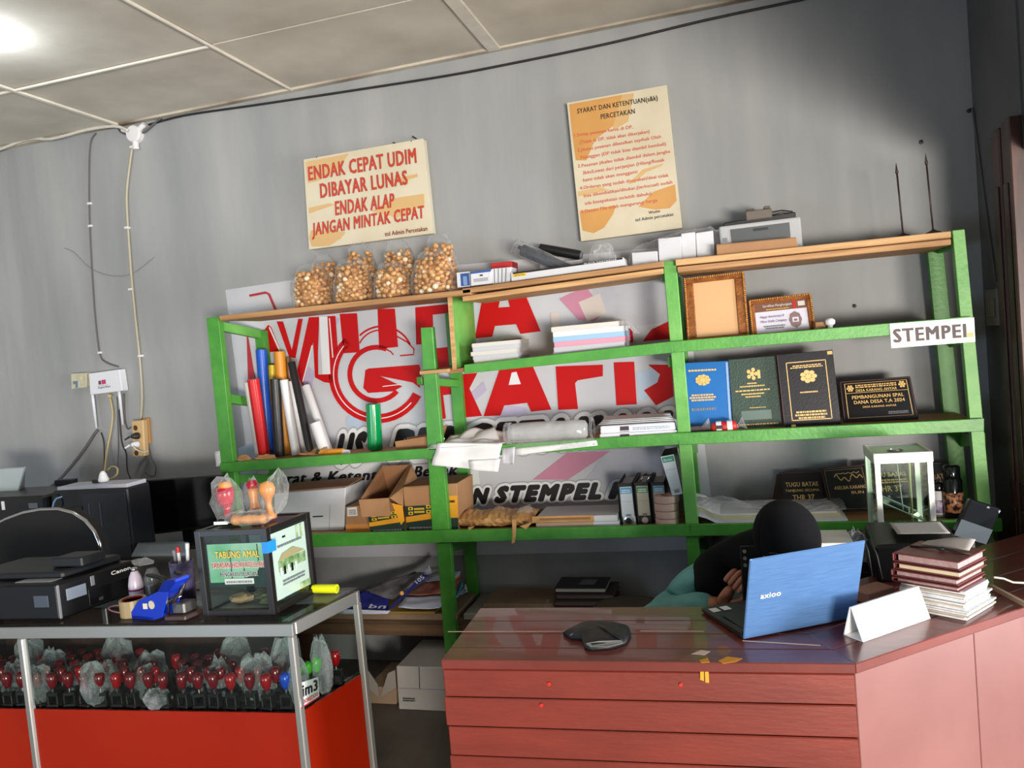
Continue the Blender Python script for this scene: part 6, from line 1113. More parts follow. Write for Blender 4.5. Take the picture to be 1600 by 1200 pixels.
# ================================================================ RED COUNTER DESK
ZK = .76
DR = mat('oxide_paint', (128, 50, 37), .4, c2=(112, 42, 32), scale=4, stretch=(.7, 1, 3), bump=.06, bscale=40, coat=.25); DRT = mat('oxide_paint_top', (118, 54, 46), .3, c2=(100, 46, 40), scale=5, stretch=(.6, 2, 1), bump=.05, bscale=30, coat=.3); DRP = mat('oxide_paint_glare', (138, 88, 82), .3, c2=(126, 76, 71), scale=3, bump=.04, bscale=20, spec=.8, coat=1)  # angled panel paint is paler and pinker: daylight glare put into its colour
G0, G1 = V((-.766, -1.702, 0)), V((.223, -1.661, 0)); gx = (G1-G0).normalized(); gy = V((-gx.y, gx.x, 0)); hx = V((.461, .377, 0)).normalized(); hy = V((-hx.y, hx.x, 0)); LD = .374
G2 = G1+hx*.965; DB_ = .40
r = desk = root('counter_desk', 'big red-brown painted plank counter desk with an angled end panel', 'desk', (.1, -1.5, 0))
def lineX(p, d, q, e):
    k = ((q.x-p.x)*e.y-(q.y-p.y)*e.x)/(d.x*e.y-d.y*e.x); return p+d*k
def strip(f0, f1, h0, h1): # corner points of a strip of the counter top at depths f (straight run) and h (angled run)
    a, b = G0+gy*f0, lineX(G0+gy*f0, gx, G1+hy*h0, hx); c, d = G0+gy*f1, lineX(G0+gy*f1, gx, G1+hy*h1, hx)
    return a, b, c, d
fs = [-.006, .075, .17, .265, LD]; hs = [-.006, .08, .18, .285, DB_]; zt_, zb_ = V((0, 0, ZK)), V((0, 0, ZK-.024))
for k in range(4):
    a, b, c, d = strip(fs[k]+.001, fs[k+1]-.001, hs[k]+.001, hs[k+1]-.001)
    MB().hexa([p+zb_ for p in (a, b, d, c)], [p+zt_ for p in (a, b, d, c)]).build('top_plank', DRT, desk, bevel=.002)
    e0, e1 = G1+hx*.955+hy*(hs[k]+.001), G1+hx*.955+hy*(hs[k+1]-.001); e0, e1 = (V((.985, p.y+(.985-p.x)*hx.y/hx.x, 0)) for p in (e0, e1))
    MB().hexa([p+zb_ for p in (b, e0, e1, d)], [p+zt_ for p in (b, e0, e1, d)]).build('top_plank', DRT, desk, bevel=.002)
zs_ = [ZK-.026, ZK-.1, ZK-.178, ZK-.256, ZK-.334, ZK-.412, ZK-.49, ZK-.568, ZK-.646, .005]
for k in range(9):
    o = R.uniform(-.002, .002); a, b = G0-gx*(.004*(k % 2)), G1; n_ = gy*(.018)
    MB().hexa([p+V((0, 0, zs_[k+1]+.0015)) for p in (a+gy*o, b+gy*o, b+n_, a+n_)], [p+V((0, 0, zs_[k]-.0015)) for p in (a+gy*(o+.001), b+gy*(o+.001), b+n_, a+n_)]).build('front_plank', DR, desk, bevel=.0025)
    MB().hexa([p+V((0, 0, zs_[k+1]+.0015)) for p in (G0+gy*.02, G0+gx*.018+gy*.02, G0+gx*.018+gy*(LD-.01), G0+gy*(LD-.01))], [p+V((0, 0, zs_[k]-.0015)) for p in (G0+gy*.02, G0+gx*.018+gy*.02, G0+gx*.018+gy*(LD-.01), G0+gy*(LD-.01))]).build('end_plank', DR, desk, bevel=.002)
eR = V((.985, G1.y+(.985-G1.x)*hx.y/hx.x, 0)); L_ = (eR-G1).length
for u0, u1 in ((.0, .40), (.402, L_)):
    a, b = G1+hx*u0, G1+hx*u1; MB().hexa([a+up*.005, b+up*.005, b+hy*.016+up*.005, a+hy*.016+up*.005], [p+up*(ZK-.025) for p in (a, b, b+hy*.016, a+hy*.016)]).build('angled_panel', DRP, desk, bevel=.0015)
YPT = mat('yellow_paint', (222, 150, 30), .5); RPT = mat('red_paint_dot', (226, 40, 36), .4); CHIP = mat('bare_chip', (216, 190, 176), .6)
def mark(px, m, nm, plane):
    pts = [PZ(a, b, ZK+.0006) for a, b in px] if plane == 'top' else [PV(a, b, G0-gy*.0035, gy) for a, b in px]
    MB().prism(pts, up*.0005 if plane == 'top' else -gy*.0005).build(nm, m, desk, fix=True)
for px in ([(1094, 1043), (1100, 1041), (1100, 1064), (1094, 1062)], [(1101, 1041), (1107, 1043), (1108, 1067), (1102, 1066)]): mark(px, YPT, 'paint_mark', 'f')
for px in ([(1092, 1032), (1106, 1028), (1109, 1035), (1096, 1036)], [(1122, 1033), (1136, 1026), (1160, 1029), (1150, 1034), (1130, 1037)]): mark(px, YPT, 'paint_mark', 'top')
for x, y in ((858, 1069), (846, 1102), (1064, 1070)): mark([(x+3*math.cos(t*.785), y+3*math.sin(t*.785)) for t in range(8)], RPT, 'paint_mark', 'f')
for px in ([(785, 1036), (823, 1037), (823, 1038.6), (785, 1038)], [(1018, 1038), (1055, 1039), (1055, 1041), (1018, 1040)], [(1082, 1039), (1200, 1040), (1200, 1042), (1082, 1041)], [(1215, 1040), (1330, 1043), (1330, 1044.5), (1215, 1042)]): mark(px, CHIP, 'worn_edge', 'f')
for px in ([(1080, 1022), (1095, 1016), (1110, 1018), (1100, 1024)], [(1160, 1000.5), (1282, 1008), (1282, 1009.5), (1160, 1002)], [(905, 986), (700, 986.5), (700, 987.5), (905, 987)], [(1000, 985.6), (1100, 986), (1100, 987), (1000, 986.6)]): mark(px, CHIP, 'worn_patch', 'top')
# ---- laptop
LBL, LBR = V((-.016, -1.548, ZK)), V((.266, -1.392, ZK)); le = (LBR-LBL).normalized(); ln = V((-le.y, le.x, 0)); LW = (LBR-LBL).length
LPB = mat('laptop_blue', (92, 130, 178), .34, metal=.25, c2=(80, 116, 166), scale=60, stretch=(.3, .3, 8)); LPK = mat('laptop_black', (20, 20, 24), .4)
r = root('laptop', 'open blue laptop seen from behind, standing on the red counter', 'laptop', LBL.lerp(LBR, .5)+ln*.1)
b0 = [LBL+ln*.008, LBR+ln*.008, LBR+ln*.225, LBL+ln*.225]; MB().hexa([p+up*.002 for p in b0], [p+up*(.02 if i < 2 else .014) for i, p in enumerate(b0)]).build('keyboard_base', LPK, r, bevel=.003)
MB().hexa([p+up*.0185 for p in (LBL.lerp(LBR, .05)+ln*.03, LBL.lerp(LBR, .95)+ln*.03, LBL.lerp(LBR, .95)+ln*.13, LBL.lerp(LBR, .05)+ln*.13)], [p+up*.0205 for p in (LBL.lerp(LBR, .05)+ln*.03, LBL.lerp(LBR, .95)+ln*.03, LBL.lerp(LBR, .95)+ln*.13, LBL.lerp(LBR, .05)+ln*.13)]).build('keyboard', BLACKP, r)
for k in range(2): decal([LBL.lerp(LBR, .03+.1*k)+ln*.17+up*.0165, LBL.lerp(LBR, .1+.1*k)+ln*.17+up*.0165, LBL.lerp(LBR, .1+.1*k)+ln*.2+up*.0155, LBL.lerp(LBR, .03+.1*k)+ln*.2+up*.0155], PAPER, r, 'base_sticker')
tl = (up*.96-ln*.27).normalized(); hL = .222; lid = [LBL+up*.004, LBR+up*.004, LBR+up*.004+tl*(hL+.006), LBL+up*.004+tl*(hL+.006)]
MB().prism(lid, ln*.006).build('lid', LPB, r, bevel=.0025, fix=True); MB().prism(lerpq(lid, .02, .06, .98, .97, -.0066), ln*.0006).build('screen', BLACKG, r, fix=True); MB().cyl(lid[0]+le*.04+ln*.009+up*.006, lid[1]-le*.04+ln*.009+up*.006, .006, n=10).build('hinge', LPK, r)
text('axioo', lerpq(lid, .115, .49, .29, .56, .0008), PAPER, r, bold=.02)
# ---- name plate
n0, n1 = PZ(1348.7, 1004, ZK), PZ(1454, 967, ZK); ne = (n1-n0).normalized(); nn = V((-ne.y, ne.x, 0)); d_ = .055; hN = .078
r = root('name_stand', 'blank white triangular name stand beside the blue laptop', 'name stand', n0.lerp(n1, .5)+nn*.03)
WHP = mat('white_acrylic', (250, 250, 250), .2); ap0, ap1 = n0+nn*.028+up*hN, n1+nn*.028+up*hN
MB().hexa([n0+up*.001, n1+up*.001, n1+nn*.003+up*.001, n0+nn*.003+up*.001], [ap0, ap1, ap1+nn*.003, ap0+nn*.003]).build('front_plate', WHP, r, fix=True); MB().hexa([n0+nn*d_+up*.001, n1+nn*d_+up*.001, n1+nn*(d_+.003)+up*.001, n0+nn*(d_+.003)+up*.001], [ap0+nn*.003, ap1+nn*.003, ap1+nn*.006, ap0+nn*.006]).build('back_plate', WHP, r, fix=True)
MB().hexa([n0+up*.0005, n1+up*.0005, n1+nn*d_+up*.0005, n0+nn*d_+up*.0005], [n0+up*.003, n1+up*.003, n1+nn*d_+up*.003, n0+nn*d_+up*.003]).build('bottom_plate', WHP, r)
# ---- black pouch
pc = [PZ(a, b, ZK) for a, b in ((880, 993), (892, 987), (908, 979), (934, 976), (962, 979), (983, 984), (986, 994), (978, 1008), (955, 1015), (925, 1018), (914, 1015), (909, 1001), (893, 1000))]; cc = PZ(940, 995, ZK)
r = root('black_pouch', 'flat black pouch with a grey front flap lying on the red counter', 'pouch', cc); mb = MB(); rings = [(1, .001), (1.0, .008), (.9, .016), (.55, .021), (.02, .022)]; vs = []
for k, z in rings: vs += [cc+(p-cc)*k+up*z for p in pc]
n = len(pc); mb.add(vs, [(i*n+j, i*n+(j+1) % n, (i+1)*n+(j+1) % n, (i+1)*n+j) for i in range(4) for j in range(n)]+[tuple(range(n-1, -1, -1))]); mb.build('pouch_body', mat('pouch_black', (26, 28, 32), .5, bump=.2, bscale=60), r, smooth=True, fix=True)
MB().tube([PZ(934, 978, ZK+.02), PZ(948, 984, ZK+.023), PZ(962, 993, ZK+.021), PZ(972, 1002, ZK+.012)], [.004, .006, .006, .003], 6).build('ridge', BLACKP, r, smooth=True); MB().tube([PZ(890, 993, ZK+.012), PZ(905, 985, ZK+.017), PZ(918, 979, ZK+.014)], [.003, .004, .003], 6).build('strap', mat('strap_blue', (50, 56, 76), .4), r, smooth=True)
f_ = [PZ(a, b, ZK+z) for a, b, z in ((915, 1006, .015), (935, 1002.5, .019), (970, 1001, .017), (974, 1005, .013), (950, 1011, .011), (922, 1011, .011))]; MB().prism(f_, up*.0012).build('grey_flap', mat('flap_grey', (112, 114, 112), .4), r, fix=True)
# ---- folders and papers
K0 = PZ(1511, 972, ZK); kl = (PZ(1440, 958, ZK)-K0).normalized(); kr = (PZ(1580, 944, ZK)-K0).normalized(); kr = (kr-kl*kr.dot(kl)*.6).normalized()
MAR = mat('folder_maroon', (112, 52, 50), .4, c2=(96, 42, 42), scale=9, bump=.1, bscale=50); EDG = mat('paper_edges', (214, 214, 216), .5, var=.1, scale=80); zz = ZK+.0005
LBP = ['lowest block of loose papers under the maroon folders', 'second block of loose papers under the maroon folders', 'topmost block of loose papers right beneath the maroon folders']
for k in range(3):
    h = .024; o = K0+kl*(.005*k)+kr*(.004*k)-K0; a = K0+o; w1, w2 = .165-.004*k, .15-.012*k; r = root('paper_block', LBP[k], 'paper block', a+kl*w1/2+kr*w2/2+up*(zz-ZK), 0, 'papers under the folders')
    for j in range(5):
        s1, s2 = rs.uniform(-.006, .004), rs.uniform(-.006, .006); z0 = zz-ZK+h*j/5; p = a+kl*s1+kr*s2; MB().hexa([p+up*(z0+.0003), p+kr*w2+up*(z0+.0003), p+kr*w2+kl*w1+up*(z0+.0003), p+kl*w1+up*(z0+.0003)], [p+up*(z0+h/5), p+kr*w2+up*(z0+h/5), p+kr*w2+kl*w1+up*(z0+h/5), p+kl*w1+up*(z0+h/5)]).build('sheaf', EDG if j != 2 else mat('sheaf_tan', (186, 170, 152), .55), r)
    zz += h
LBF = ['lowest maroon document folder of the pile on the counter', 'second maroon document folder up, crammed with papers', 'third maroon document folder up, with a cream sheet in it', 'topmost maroon document folder, its flap tied with a strap']
for k in range(4):
    h = (.014, .018, .018, .024)[k]; a = K0+kl*(.012+.004*(k % 2))+kr*(-.004+.006*k); w1, w2 = .165, .145; r = root('document_folder', LBF[k], 'folder', a+kl*w1/2+kr*w2/2+up*(zz-ZK), 0, 'maroon folders on the counter'); z0 = zz-ZK
    slabq = lambda p, w1, w2, za, zb: MB().hexa([p+up*za, p+kr*w2+up*za, p+kr*w2+kl*w1+up*za, p+kl*w1+up*za], [p+up*zb, p+kr*w2+up*zb, p+kr*w2+kl*w1+up*zb, p+kl*w1+up*zb])
    slabq(a, w1, w2, z0+.0004, z0+.0035).build('back_cover', MAR, r, bevel=.001); slabq(a+kl*.006+kr*.005, w1-.02, w2-.01, z0+.0036, z0+h-.0036).build('pages', mat('folder_pages', (166, 136, 134), .55, var=.15, scale=70) if k != 2 else mat('cream_sheets', (214, 196, 160), .5), r); slabq(a, w1, w2, z0+h-.0035, z0+h-.0002).build('front_cover', MAR, r, bevel=.001)
    slabq(a+kl*(w1-.004), .004, w2, z0+.0004, z0+h-.0002).build('spine', MAR, r, bevel=.001); zz += h
p = a+kl*.075+kr*.075+up*(zz-ZK); MB().tube([p-kl*.07+up*.001, p-kl*.02+up*.004, p+up*.008, p+kl*.03+up*.004, p+kl*.08+up*.001], .0025, 6).build('strap', BLACKP, r, smooth=True); MB().ball(p+up*.006, .008, 8, 5, 1.6, 1, .6).build('strap_knot', BLACKP, r, smooth=True)
sheet_ = MB().grid(8, 6, lambda u, v: a+kr*(.15+.04*v)-kr*.05+kl*(.02+.12*u)+up*(zz-ZK+.003+.012*math.sin(3*u+1)*v+.01*v)); solo(sheet_, 'loose_paper', mat('grey_sheet', (176, 168, 164), .55), 'curling grey sheet lying on top of the maroon folders', 'paper', smooth=True, solid=.001)
s0, s1 = PZ(1557, 924, ZK), PZ(1604, 949, ZK); d_ = (s1-s0).normalized(); nrm = V((-d_.y, d_.x, 0)); solo(MB().obx((s0+s1)/2+up*.006, d_, nrm, up, (s1-s0).length/2+.02, .004, .006), 'wood_strip', mat('pale_strip', (190, 160, 136), .5), 'thin pale wooden strip lying behind the folders on the counter', 'wood strip')
p = [PZ(1553, 902, ZK+.05), PZ(1568, 904, ZK+.04), PZ(1583, 910, ZK+.03), PZ(1605, 911, ZK+.028)]; c0 = p[0]; r = root('cable', 'white cable trailing off beyond the folder pile', 'cable', c0); MB().tube(p, .003, 6).build('wire', CABW, r, smooth=True)
# ---- black printer with a tilted panel, papers, box behind the counter
ZP = ZK+.001; a, b = PY(1366, 838, -1.1), PY(1500, 830, -1.1); tp = (a.z+b.z)/2-.004
r = root('receipt_printer', 'black desktop printer with a tilted raised panel behind the maroon folders', 'printer', ((a.x+b.x)/2, -1.02, ZP)); MB().hexa([(a.x, -1.1, ZP), (b.x, -1.1, ZP), (b.x, -.93, ZP), (a.x, -.93, ZP)], [(a.x, -1.1, tp-.03), (b.x, -1.1, tp-.02), (b.x, -.93, tp), (a.x, -.93, tp)]).build('body', BLACKP, r, bevel=.008)
q = [PY(1490, 838, -.985), PY(1540, 852, -1.0), PY(1566, 797, -.94), PY(1516, 781, -.93)]; MB().prism(q, (-.004, .022, .004)).build('tilted_panel', BLACKG, r, bevel=.004, fix=True); qd = [q[0].lerp(q[3], .02), q[1].lerp(q[2], .02), q[1].lerp(q[2], .42), q[0].lerp(q[3], .46)]; decal(qd, mat('panel_grey', (86, 94, 102), .35), r, 'panel_window', lift=.003); c = q[3].lerp(q[2], .55); MB().cyl(c+V((0, -.004, -.006)), c+V((0, .002, -.006)), .004, n=8).build('panel_stud', GREYT, r)
MB().obx((q[0]+q[1])/2+V((-.02, .03, -.025)), (1, 0, 0), (0, 1, 0), up, .04, .02, .03).build('panel_arm', BLACKP, r, bevel=.004)
sheet('loose_paper', 'wavy greyish sheet lying on the black desktop printer', 'paper', [(1404, 862), (1486, 856), (1470, 840), (1392, 845)], (-1.1, -1.1, -.97, -.97), mat('grey_sheet', (176, 168, 164), .55), n=10, amp=.006, seed=77, zmin=tp+.004)
# cabinet and aluminium case
r = root('side_cabinet', 'dark low cabinet behind the counter carrying the aluminium glass case', 'cabinet', (.55, -.67, 0)); MB().bx(.32, .8, -.86, -.48, .02, .735).build('body', mat('cabinet_dark', (44, 36, 34), .5), r, bevel=.004); MB().bx(.31, .81, -.87, -.47, .735, .755).build('top_board', mat('cabinet_dark', (44, 36, 34), .5), r, bevel=.003)
for x in (.33, .565): MB().bx(x, x+.222, -.866, -.86, .05, .72).build('door', mat('cabinet_door', (52, 42, 38), .45), r, bevel=.003)
yA = -.78; x0, x1 = PY(1366, 720, yA).x, PY(1457, 714, yA).x; zT = PY(1368, 709, yA).z; dA = .2; zB = .7565
r = root('aluminium_case', 'tall clear glass case in a bright aluminium frame behind the printer', 'glass case', ((x0+x1)/2, yA+dA/2, zB)); AL2 = mat('bright_aluminium', (222, 222, 214), .3, metal=.4); w_ = .017
for x in (x0, x1-w_):
    for y in (yA, yA+dA-w_): MB().bx(x, x+w_, y, y+w_, zB, zT-.035).build('corner_post', AL2, r, bevel=.001)
MB().bx(x0-.002, x1+.002, yA-.002, yA+.004, zT-.035, zT).build('top_rail', AL2, r, bevel=.002); MB().bx(x0-.002, x1+.002, yA+dA-.004, yA+dA+.002, zT-.035, zT).build('top_rail', AL2, r, bevel=.002); MB().bx(x0-.002, x0+.004, yA+.004, yA+dA-.004, zT-.035, zT).build('top_rail', AL2, r, bevel=.002); MB().bx(x1-.004, x1+.002, yA+.004, yA+dA-.004, zT-.035, zT).build('top_rail', AL2, r, bevel=.002)
for y in (yA, yA+dA-w_): MB().bx(x0+w_, x1-w_, y, y+w_, zB, zB+.025).build('bottom_rail', AL2, r)
MB().bx(x0+.004, x1-.004, yA+.004, yA+dA-.004, zT-.012, zT-.006).build('top_plate', film('case_top_plate', .5, col=(190, 196, 186), bump=0, rough=.15), r); MB().lathe([(.024, 0), (.026, .004), (.018, .007), (.016, .002), (0, .002)], ((x0+x1)/2-.01, yA+.07, zT-.006), 16).build('coin_slot', SILV, r)
PANE = pane('case_glass', (234, 243, 237))
MB().bx(x0+w_, x1-w_, yA+.006, yA+.009, zB+.02, zT-.03).build('glass_pane', PANE, r); MB().bx(x0+w_, x1-w_, yA+dA-.009, yA+dA-.006, zB+.02, zT-.03).build('glass_pane', PANE, r); MB().bx(x0+.006, x0+.009, yA+w_, yA+dA-w_, zB+.02, zT-.03).build('glass_pane', PANE, r); MB().bx(x1-.009, x1-.006, yA+w_, yA+dA-w_, zB+.02, zT-.03).build('glass_pane', PANE, r)
MB().hexa([(x0+.02, yA+.02, zB+.16), (x1-.02, yA+.02, zB+.09), (x1-.02, yA+dA-.02, zB+.09), (x0+.02, yA+dA-.02, zB+.16)], [(x0+.02, yA+.02, zB+.163), (x1-.02, yA+.02, zB+.093), (x1-.02, yA+dA-.02, zB+.093), (x0+.02, yA+dA-.02, zB+.163)]).build('sloping_shelf', PANE, r)
for y in (yA+.02, yA+dA-.02): MB().tube([V((x0+.02, y, zB+.164)), V((x1-.02, y, zB+.094))], .0025, 6).build('shelf_edge', AL2, r)
MB().tube([V(((x0+x1)/2-.01, yA+.05, zT-.03)), V(((x0+x1)/2, yA+.05, zB+.13))], .0015, 6).build('hanging_rod', AL2, r); MB().tube([V((x1-.05, yA+.1, zT-.03)), V((x1-.05, yA+.1, zB+.03))], .004, 8).build('brass_rod', mat('brass_rod', (190, 180, 120), .3, metal=.6), r)
for k, (u, m_) in enumerate(((.3, CASHM), (.55, mat('banknote_tan', (176, 144, 112), .6)), (.75, CASHM))): solo(wrinkled((x0+(x1-x0)*u, yA+.08+.03*k, zB+.05), .03, .025, .022, 120+k, 10, 6, .3), 'banknote', m_, ('olive crumpled banknote low in the aluminium case', 'tan crumpled banknote in the middle of the aluminium case', 'olive crumpled banknote by the brass rod in the aluminium case')[k], 'banknote', 'banknotes in the aluminium case')
# book pile behind the laptop
zz = ZP; HP = [('brown book at the bottom of the pile behind the laptop', mat('pile_brown', (96, 66, 54), .5)), ('grey book second in the pile behind the laptop', GREYT), ('maroon book in the middle of the pile behind the laptop', MAR), ('blue edged white book near the top of the pile behind the laptop', mat('pile_blue', (120, 146, 190), .5)), ('white book on top of the pile behind the laptop', OFFW)]
c = PY(1296, 840, -1.02)
for k, (lb, m_) in enumerate(HP):
    h = (c.z-ZP)/5; r = root('hardback_book', lb, 'book', (c.x, -1.0, zz), 0, 'books behind the laptop'); o = .006*(k % 2); MB().bx(c.x-.056+o, c.x+.056+o, -1.078, -.932, zz+.003, zz+h-.003).build('pages', PAPER, r); MB().bx(c.x-.06+o, c.x+.06+o, -1.08, -.93, zz+.0004, zz+.003).bx(c.x-.06+o, c.x+.06+o, -1.08, -.93, zz+h-.003, zz+h-.0002).build('cover', m_, r); zz += h
solo(wrinkled(PY(1336, 846, -1.0), .03, .03, .035, 131, 12, 7, .3), 'plastic_bag', CLEAR2, 'crumpled clear plastic squeezed between the book pile and the printer', 'plastic bag')
c = PZ(1370, 945, ZK); solo(MB().obx(c+V((0, .05, .016)), hx, hy, up, .05, .03, .015), 'small_carton', mat('pinkish_card', (176, 130, 116), .6), 'small pinkish carton between the laptop and the printer', 'box', bevel=.002)
for k, (p0, p1) in enumerate((((1346, 835), (1362, 900)), ((1358, 842), (1378, 905)))):
    a, b = PY(*p0, -1.12), PY(*p1, -1.16); b.z = max(b.z, ZK+.004); r = root('cable', ('slack black lead hanging beside the laptop lid', 'second slack black lead falling in front of the printer')[k], 'cable', b); MB().tube([a, a.lerp(b, .4)+V((.006, 0, 0)), b], .0035, 6).build('wire', CABK, r, smooth=True)
# metal stool behind the counter
c = PY(988, 931, -.49); r = root('metal_stool', 'round stool with a shining metal rim behind the red counter', 'stool', (c.x, -.78, 0)); MB().lathe([(0, c.z-.012), (.13, c.z-.012), (.132, c.z-.006), (.13, c.z), (0, c.z+.002)], (c.x, -.62, 0), 28).build('seat', mat('stool_seat', (70, 60, 54), .5), r); MB().tube([V((c.x+.134*math.cos(t), -.62+.134*math.sin(t), c.z-.006)) for t in [2*pi*i/32 for i in range(33)]], .007, 8).build('metal_rim', SILV, r, smooth=True)
for k in range(4): d = V((math.cos(.8+k*1.5708), math.sin(.8+k*1.5708), 0)); MB().tube([V((c.x, -.62, c.z-.012))+d*.09, V((c.x, -.62, .001))+d*.13], .01, 8).build('leg', SILV, r, smooth=True)
# ================================================================ PERSON
def skin(vs, es, rad, sub=1, rootv=0):
    me = bpy.data.meshes.new('skin'); me.from_pydata([tuple(v) for v in vs], es, []); o = bpy.data.objects.new('skin', me); COL.objects.link(o)
    o.modifiers.new('s', 'SKIN').use_smooth_shade = True; sv = me.skin_vertices[0].data
    for i, x in enumerate(rad): sv[i].radius = (x, x) if not isinstance(x, tuple) else x; sv[i].use_root = (i == rootv)
    k = o.modifiers.new('u', 'SUBSURF'); k.levels = k.render_levels = sub
    dg = bpy.context.evaluated_depsgraph_get(); ev = o.evaluated_get(dg); m2 = ev.to_mesh(); mb = MB()
    mb.add([tuple(v.co) for v in m2.vertices], [tuple(p.vertices) for p in m2.polygons]); ev.to_mesh_clear(); bpy.data.objects.remove(o); bpy.data.meshes.remove(me); return mb
HEAD = V((.123, -1.125, .9)); fd = (V((-.02, -1.25, .8))-HEAD).normalized(); fr = fd.cross(up).normalized(); fu = fr.cross(fd).normalized()
NECK = V((.1, -1.05, .81)); CHEST = V((.075, -.97, .7)); WAIST = V((.06, -.9, .56)); PEL = V((.05, -.86, .46))
SR, SL = V((-.075, -1.0, .775)), V((.235, -.985, .765)); ER = PY(1048, 962, -1.1); WR = PY(1128, 941, -1.165); HR = PY(1143, 922, -1.185)
EL, WL, HL = V((.3, -1.05, .62)), V((.16, -1.17, .755)), V((.12, -1.19, .79))
KR_, KL_ = V((-.08, -1.22, .45)), V((.2, -1.22, .45)); AR, AL_ = V((-.1, -1.16, .09)), V((.2, -1.16, .09)); TR_, TL_ = V((-.11, -1.28, .035)), V((.2, -1.28, .035))
bv = [PEL, WAIST, CHEST, NECK, HEAD+fd*-.02+up*-.02, SR, ER, WR, SL, EL, WL, V((-.04, -.87, .45)), KR_, AR, TR_, V((.14, -.87, .45)), KL_, AL_, TL_]
be = [(0, 1), (1, 2), (2, 3), (3, 4), (2, 5), (5, 6), (6, 7), (2, 8), (8, 9), (9, 10), (0, 11), (11, 12), (12, 13), (13, 14), (0, 15), (15, 16), (16, 17), (17, 18)]
br = [.12, .105, .115, .05, .06, .06, .038, .026, .06, .038, .026, .085, .055, .036, .03, .085, .055, .036, .03]
SKIN = mat('skin', (170, 112, 86), .5, var=.06, scale=20); body = skin(bv, be, br, 1)
def head_mesh():
    mb = MB(); mb.ball((0, 0, 0), 1, 24, 16); o = []
    for x, y, z in mb.v:   # x to the side, y forward, z up
        X, Y, Z = x*.073, y*.09, z*.108
        if z < 0: X *= 1+.25*z; Y *= 1+.12*z
        if y > 0 and z < -.3: Y += .006
        if y > .6: Y += .016*math.exp(-((x/.16)**2+((z+.12)/.22)**2))+.007*math.exp(-((x/.3)**2+((z+.5)/.12)**2)); Y -= .007*(math.exp(-(((abs(x)-.4)/.15)**2+((z-.08)/.13)**2)))
        o.append(tuple(HEAD+fr*X+fd*Y+fu*Z))
    mb.v = o; return mb
hm = head_mesh(); body.add(hm.v, hm.f)
def hand(w, dirn, palm_n, side, curl):
    dirn = dirn.normalized(); s = dirn.cross(palm_n).normalized()*side; pm = w+dirn*.045; vs, es, rd = [w, pm], [(0, 1)], [.024, (.034, .018)]
    mb = skin([w-dirn*.01, w+dirn*.02, w+dirn*.07], [(0, 1), (1, 2)], [.022, (.03, .02), (.034, .016)], 1)
    for k, (o, l) in enumerate(((-.026, .07), (-.009, .078), (.009, .072), (.025, .058))):
        b = w+dirn*.06+s*o; p = [b, b+dirn*(l*.45)+palm_n*(.01*curl), b+dirn*(l*.62)+palm_n*(l*.38*curl), b+dirn*(l*.55)+palm_n*(l*.72*curl)]; f = skin(p, [(0, 1), (1, 2), (2, 3)], [.009, .0088, .008, .0065], 1); mb.add(f.v, f.f)
    b = w+dirn*.02-s*.02; f = skin([b, b-s*.022+dirn*.022+palm_n*.008, b-s*.022+dirn*.048+palm_n*.02, b-s*.012+dirn*.068+palm_n*.026], [(0, 1), (1, 2), (2, 3)], [.012, .0105, .009, .0075], 1); mb.add(f.v, f.f); return mb
pn = V((.55, .75, .05)).normalized(); h_ = hand(WR, (PY(1157, 893, -1.2)-WR), pn, 1, .9); body.add(h_.v, h_.f); h2 = hand(WL, V((-.3, -.35, .9)), V((-.8, .3, .3)).normalized(), -1, .9); body.add(h2.v, h2.f)
r = root('person', 'person in a black headscarf and turquoise top bending over a phone behind the laptop', 'person', (.06, -.9, 0))
body.build('body', SKIN, r, smooth=True)
TQ = mat('turquoise_cloth', (112, 176, 172), .75, c2=(92, 152, 150), scale=10, bump=.25, bscale=12)
tv = [PEL, WAIST, CHEST, NECK+V((-.01, .02, -.03)), SR, (SR+ER)/2+V((-.02, .0, .03)), ER, (ER+WR)/2+V((0, 0, .012)), WR.lerp(ER, .12), SL, EL, WL.lerp(EL, .12), ER+V((-.09, .06, -.035)), WAIST+V((-.13, 0, .0))]
TE = [(0, 1), (1, 2), (2, 3), (2, 4), (4, 5), (5, 6), (6, 7), (7, 8), (2, 9), (9, 10), (10, 11), (6, 12), (1, 13)]
tq = skin(tv, TE, [.15, .13, .125, .06, .062, .055, .05, .046, .04, .07, .05, .036, .05, .08], 2); tq.build('tunic', TQ, r, smooth=True)
sk = skin([PEL, V((-.04, -.87, .45)), KR_, AR+V((0, .0, .04)), V((.14, -.87, .45)), KL_, AL_+V((0, 0, .04))], [(0, 1), (1, 2), (2, 3), (0, 4), (4, 5), (5, 6)], [.15, .1, .075, .055, .1, .075, .055], 1); sk.build('trousers', mat('trousers_black', (28, 28, 32), .8), r, smooth=True)
for s_, t_ in ((AR, TR_), (AL_, TL_)): skin([s_+V((0, .03, -.04)), t_], [(0, 1)], [.036, (.036, .03)], 1).build('shoe', BLACKP, r, smooth=True)
